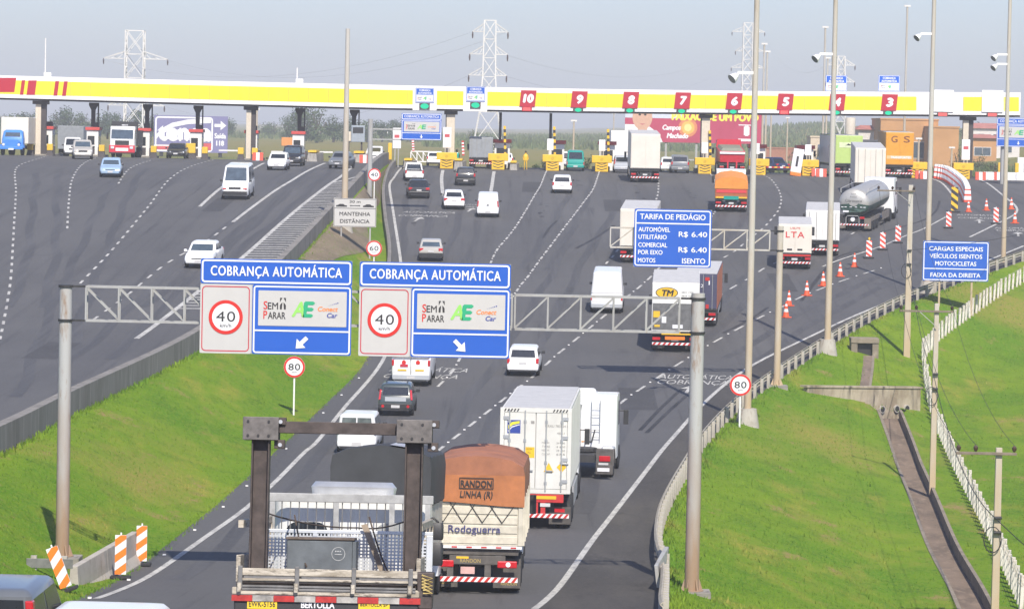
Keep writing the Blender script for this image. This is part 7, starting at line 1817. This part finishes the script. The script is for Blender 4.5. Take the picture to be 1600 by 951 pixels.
# ---------------------------------------------------------------- trees
LEAFD=layered('dark_leaves',(.035,.060,.020),[((.5,.5,.5),.42,.62,(.06,.095,.03),4),((3,3,3),.5,.7,(.025,.042,.015),3)],rough=.8)
LEAFM=layered('mid_leaves',(.055,.085,.025),[((.5,.5,.5),.42,.62,(.085,.12,.04),4),((3,3,3),.5,.7,(.035,.06,.02),3)],rough=.8)
LEAFY=layered('cane_leaves',(.10,.135,.045),[((.4,.4,.4),.42,.62,(.14,.165,.06),4),((3,3,3),.5,.7,(.06,.09,.03),3)],rough=.8)
BARK=mat('bark',(.12,.09,.065),.9,var=.3)
def tree(px,d,wpx,hpx,label,leaf,seed,name='tree',trunk=.25,n=420,base=None,group=None,lobes=7):
    k=d/F; g=GX(px,d); r=random.Random(seed); t=thing(name,label,'tree' if name=='tree' else name.replace('_',' '),g,group=group); W=wpx*k/2; H=hpx*k
    z0=H*trunk
    m=MB(); m.tube([(0,0,-.3),(.05*W,0,z0),(.0,0,H*.6)],[.05*H,.035*H,.015*H],7)
    for i in range(5):
        a=i*1.3+r.random(); m.tube([(0,0,z0*.9+i*.05*H),(math.cos(a)*W*.5,math.sin(a)*W*.5,H*(.5+.06*i))],[.022*H,.008*H],5)
    m.build('trunk',BARK,t,smooth=50)
    m=MB(); L=[]
    for i in range(lobes):
        a=r.uniform(0,6.28); q=r.uniform(.15,.66); L.append((math.cos(a)*q*W,math.sin(a)*q*W,z0+(H-z0)*r.uniform(.12,.72),r.uniform(.32,.5)))
    s=max(.16,.09*min(W,H))
    for i in range(n):
        cx,cy,cz_,q=r.choice(L)
        u=Vector((r.gauss(0,1),r.gauss(0,1),r.gauss(0,1))).normalized()*(r.random()**.35)
        c=Vector((cx+u.x*q*W,cy+u.y*q*W,cz_+u.z*q*.62*(H-z0)))
        if c.z<z0*.7: continue
        nrm=(u+Vector((r.uniform(-.6,.6),r.uniform(-.6,.6),r.uniform(-.2,.8)))).normalized(); e1=nrm.orthogonal().normalized(); e2=nrm.cross(e1)
        a=r.uniform(0,6.28); e1,e2=e1*math.cos(a)+e2*math.sin(a),e2*math.cos(a)-e1*math.sin(a); z=s*r.uniform(.6,1.4)
        m.poly([c-e1*z*.5,c+e2*z*.32,c+e1*z*.6,c-e2*z*.35])
    m.build('crown',leaf,t); return t
TR=[(15,1000,60,34),(45,1030,40,30),(100,980,52,40),(128,1000,44,36),(155,960,50,34),(185,1000,40,32),(215,980,46,36),(243,1000,36,30),(275,1010,40,26),(300,1040,36,22),(340,1100,46,24),(352,1050,34,26),(424,1150,40,22),(450,900,34,36),(472,880,58,46),(494,870,64,50),(520,900,46,40),(546,920,40,34),(572,930,46,30),(596,960,42,28),(618,980,36,30),(640,1000,40,26)]
LL=['dark tree at the far left edge behind the cream lorry box','low dark tree between the left edge and the first column','tall dark tree right of the first cream column','dark tree left of the second hanging duct','rounded dark tree at the second hanging duct','dark tree left of the left pylon','dark tree at the foot of the left pylon','dark tree right of the left pylon','tree top above the left part of the purple billboard','tree top above the middle of the purple billboard','tree just right of the purple billboard','smaller tree behind the arrow of the purple billboard','low tree right of the tan mast','dark tree left of the big clump behind the black off-roader','big dark tree behind the duct over the black off-roader','broadest dark tree of the clump right of the black off-roader','dark tree left of the pale median lamp pole','dark tree just right of the pale median lamp pole','tree behind the grey cantilever post','tree left of the hanging blue sign','tree at the left edge of the hanging blue sign','tree behind the hanging blue sign']
for i,((px,d,w_,h_),l) in enumerate(zip(TR,LL)): tree(px,d,w_*1.2,h_*1.3,l,LEAFD if i%3 else LEAFM,i+11,n=1500,trunk=.05,lobes=13)
TR2=[(737,800,32,36,'lone dark tree left of the middle pylon foot'),(775,850,22,22,'small tree at the middle pylon foot'),(925,1100,16,14,'small tree on the hill behind lane 9'),(945,1120,14,12,'second small tree on the hill right of lane 9'),(972,1000,20,16,'low tree at the left edge of the red billboard'),(1210,700,34,26,'bushy tree right of the red billboard'),(1245,640,46,24,'low spreading tree left of the cream house'),(1262,600,26,30,'tree beside the thin masts left of the lime green lorry'),(1498,470,34,62,'dark leaning tree left of the right end column'),(1530,520,46,34,'dark bushy tree right of the right end column'),(1553,500,52,30,'dark bush below the brown roofed house'),(1540,800,60,30,'tree on the right hill above the houses'),(1580,760,50,34,'tree at the right edge beside the blue sign'),(1508,780,40,26,'small tree on the right hill behind the column')]
for i,(px,d,w_,h_,l) in enumerate(TR2): tree(px,d,w_,h_,l,LEAFD if i%2 else LEAFM,i+70,n=420,trunk=.1)
for px,d,w_,h_,l in ((838,386,22,17,'dark shrub behind the toll island left of number 9'),(852,384,22,24,'dark shrub beside the yellow cushion between 10 and 9'),(918,388,26,30,'green shrub right of the green minibus'),(1283,372,24,40,'dark shrub left of the lime green lorry'),(1489,380,8,20,'small dark conifer left of the right end column')): tree(px,d,w_,h_,l,LEAFM,int(px),'shrub',.05,260)
def cane(name,xs,d0,d1,h,n,seed,label,leaf):
    r=random.Random(seed); m=MB()
    for i in range(n):
        d=r.uniform(d0,d1); px=r.uniform(*xs); g=GX(px,d); hh=h*r.uniform(.5,1.2); a=r.uniform(0,6.28); wd=hh*.28
        lx,ly=r.uniform(-.4,.4)*hh,r.uniform(-.4,.4)*hh
        m.poly([(g.x-math.cos(a)*wd,d-math.sin(a)*wd,g.z-.1),(g.x+math.cos(a)*wd,d+math.sin(a)*wd,g.z-.1),(g.x+lx,d+ly,g.z+hh)])
    o=m.build(name,leaf); o['label']=label; return struct(o,'stuff')
cane('scrub',(-60,680),1000,1400,1.3,5000,4,'pale scrub in front of the far tree line',LEAFY)
cane('cane_field',(660,1320),800,1500,1.6,9000,5,'green cane growing over the hill behind the plaza',LEAFY)
cane('rough_grass',(1130,1640),380,560,.9,7000,6,'rough green grass on the bank beyond the right toll lanes',LEAFY)
cane('rough_grass',(-60,1130),372,520,.22,5000,7,'dry grass beyond the plaza',LEAFY)
g=GX(448.5,368); k=368/F; t=thing('orange_board','plain orange board behind the booth left of the black off-roader','board',g); z=PX(448.5,228,368).z-g.z
MB().box(-.6,.5,0,.08,z,z+.85).build('panel',mat('pale_orange_panel',(.72,.30,.10),.6),t,bevel=.02); MB().box(-.08,.08,.09,.18,0,z+.4).build('post',GALV,t)
g=GX(121,372); t=thing('grey_lorry','plain grey box lorry standing behind the white van at the left booths','lorry',g,math.pi); zt=PX(121,197,372).z-g.z
MB().box(-1.3,1.3,0,6,1.0,zt).build('cargo_box',BOXG,t,bevel=.04); MB().box(-.5,.5,0,7,.5,.99).build('chassis',DARK,t)
for s_ in (-1,1): wheel(t,s_*1.25,1.3,.5,.5); wheel(t,s_*1.25,5.2,.5,.5)
# ---------------------------------------------------------------- air
hz_=MB().box(-1500,1500,-60,4600,1.5,62).build('haze',[]); hz_['kind']='stuff'; hz_['label']='thin pale haze in the air over the whole place'
hm=bpy.data.materials.new('haze_air'); hm.use_nodes=True; n=hm.node_tree.nodes; n.remove(n['Principled BSDF'])
pv=n.new('ShaderNodeVolumePrincipled'); pv.inputs['Color'].default_value=(.97,.985,1,1); pv.inputs['Density'].default_value=.00036; pv.inputs['Anisotropy'].default_value=0
hm.node_tree.links.new(pv.outputs[0],n['Material Output'].inputs['Volume'])
hz_.data.materials.clear(); hz_.data.materials.append(hm)
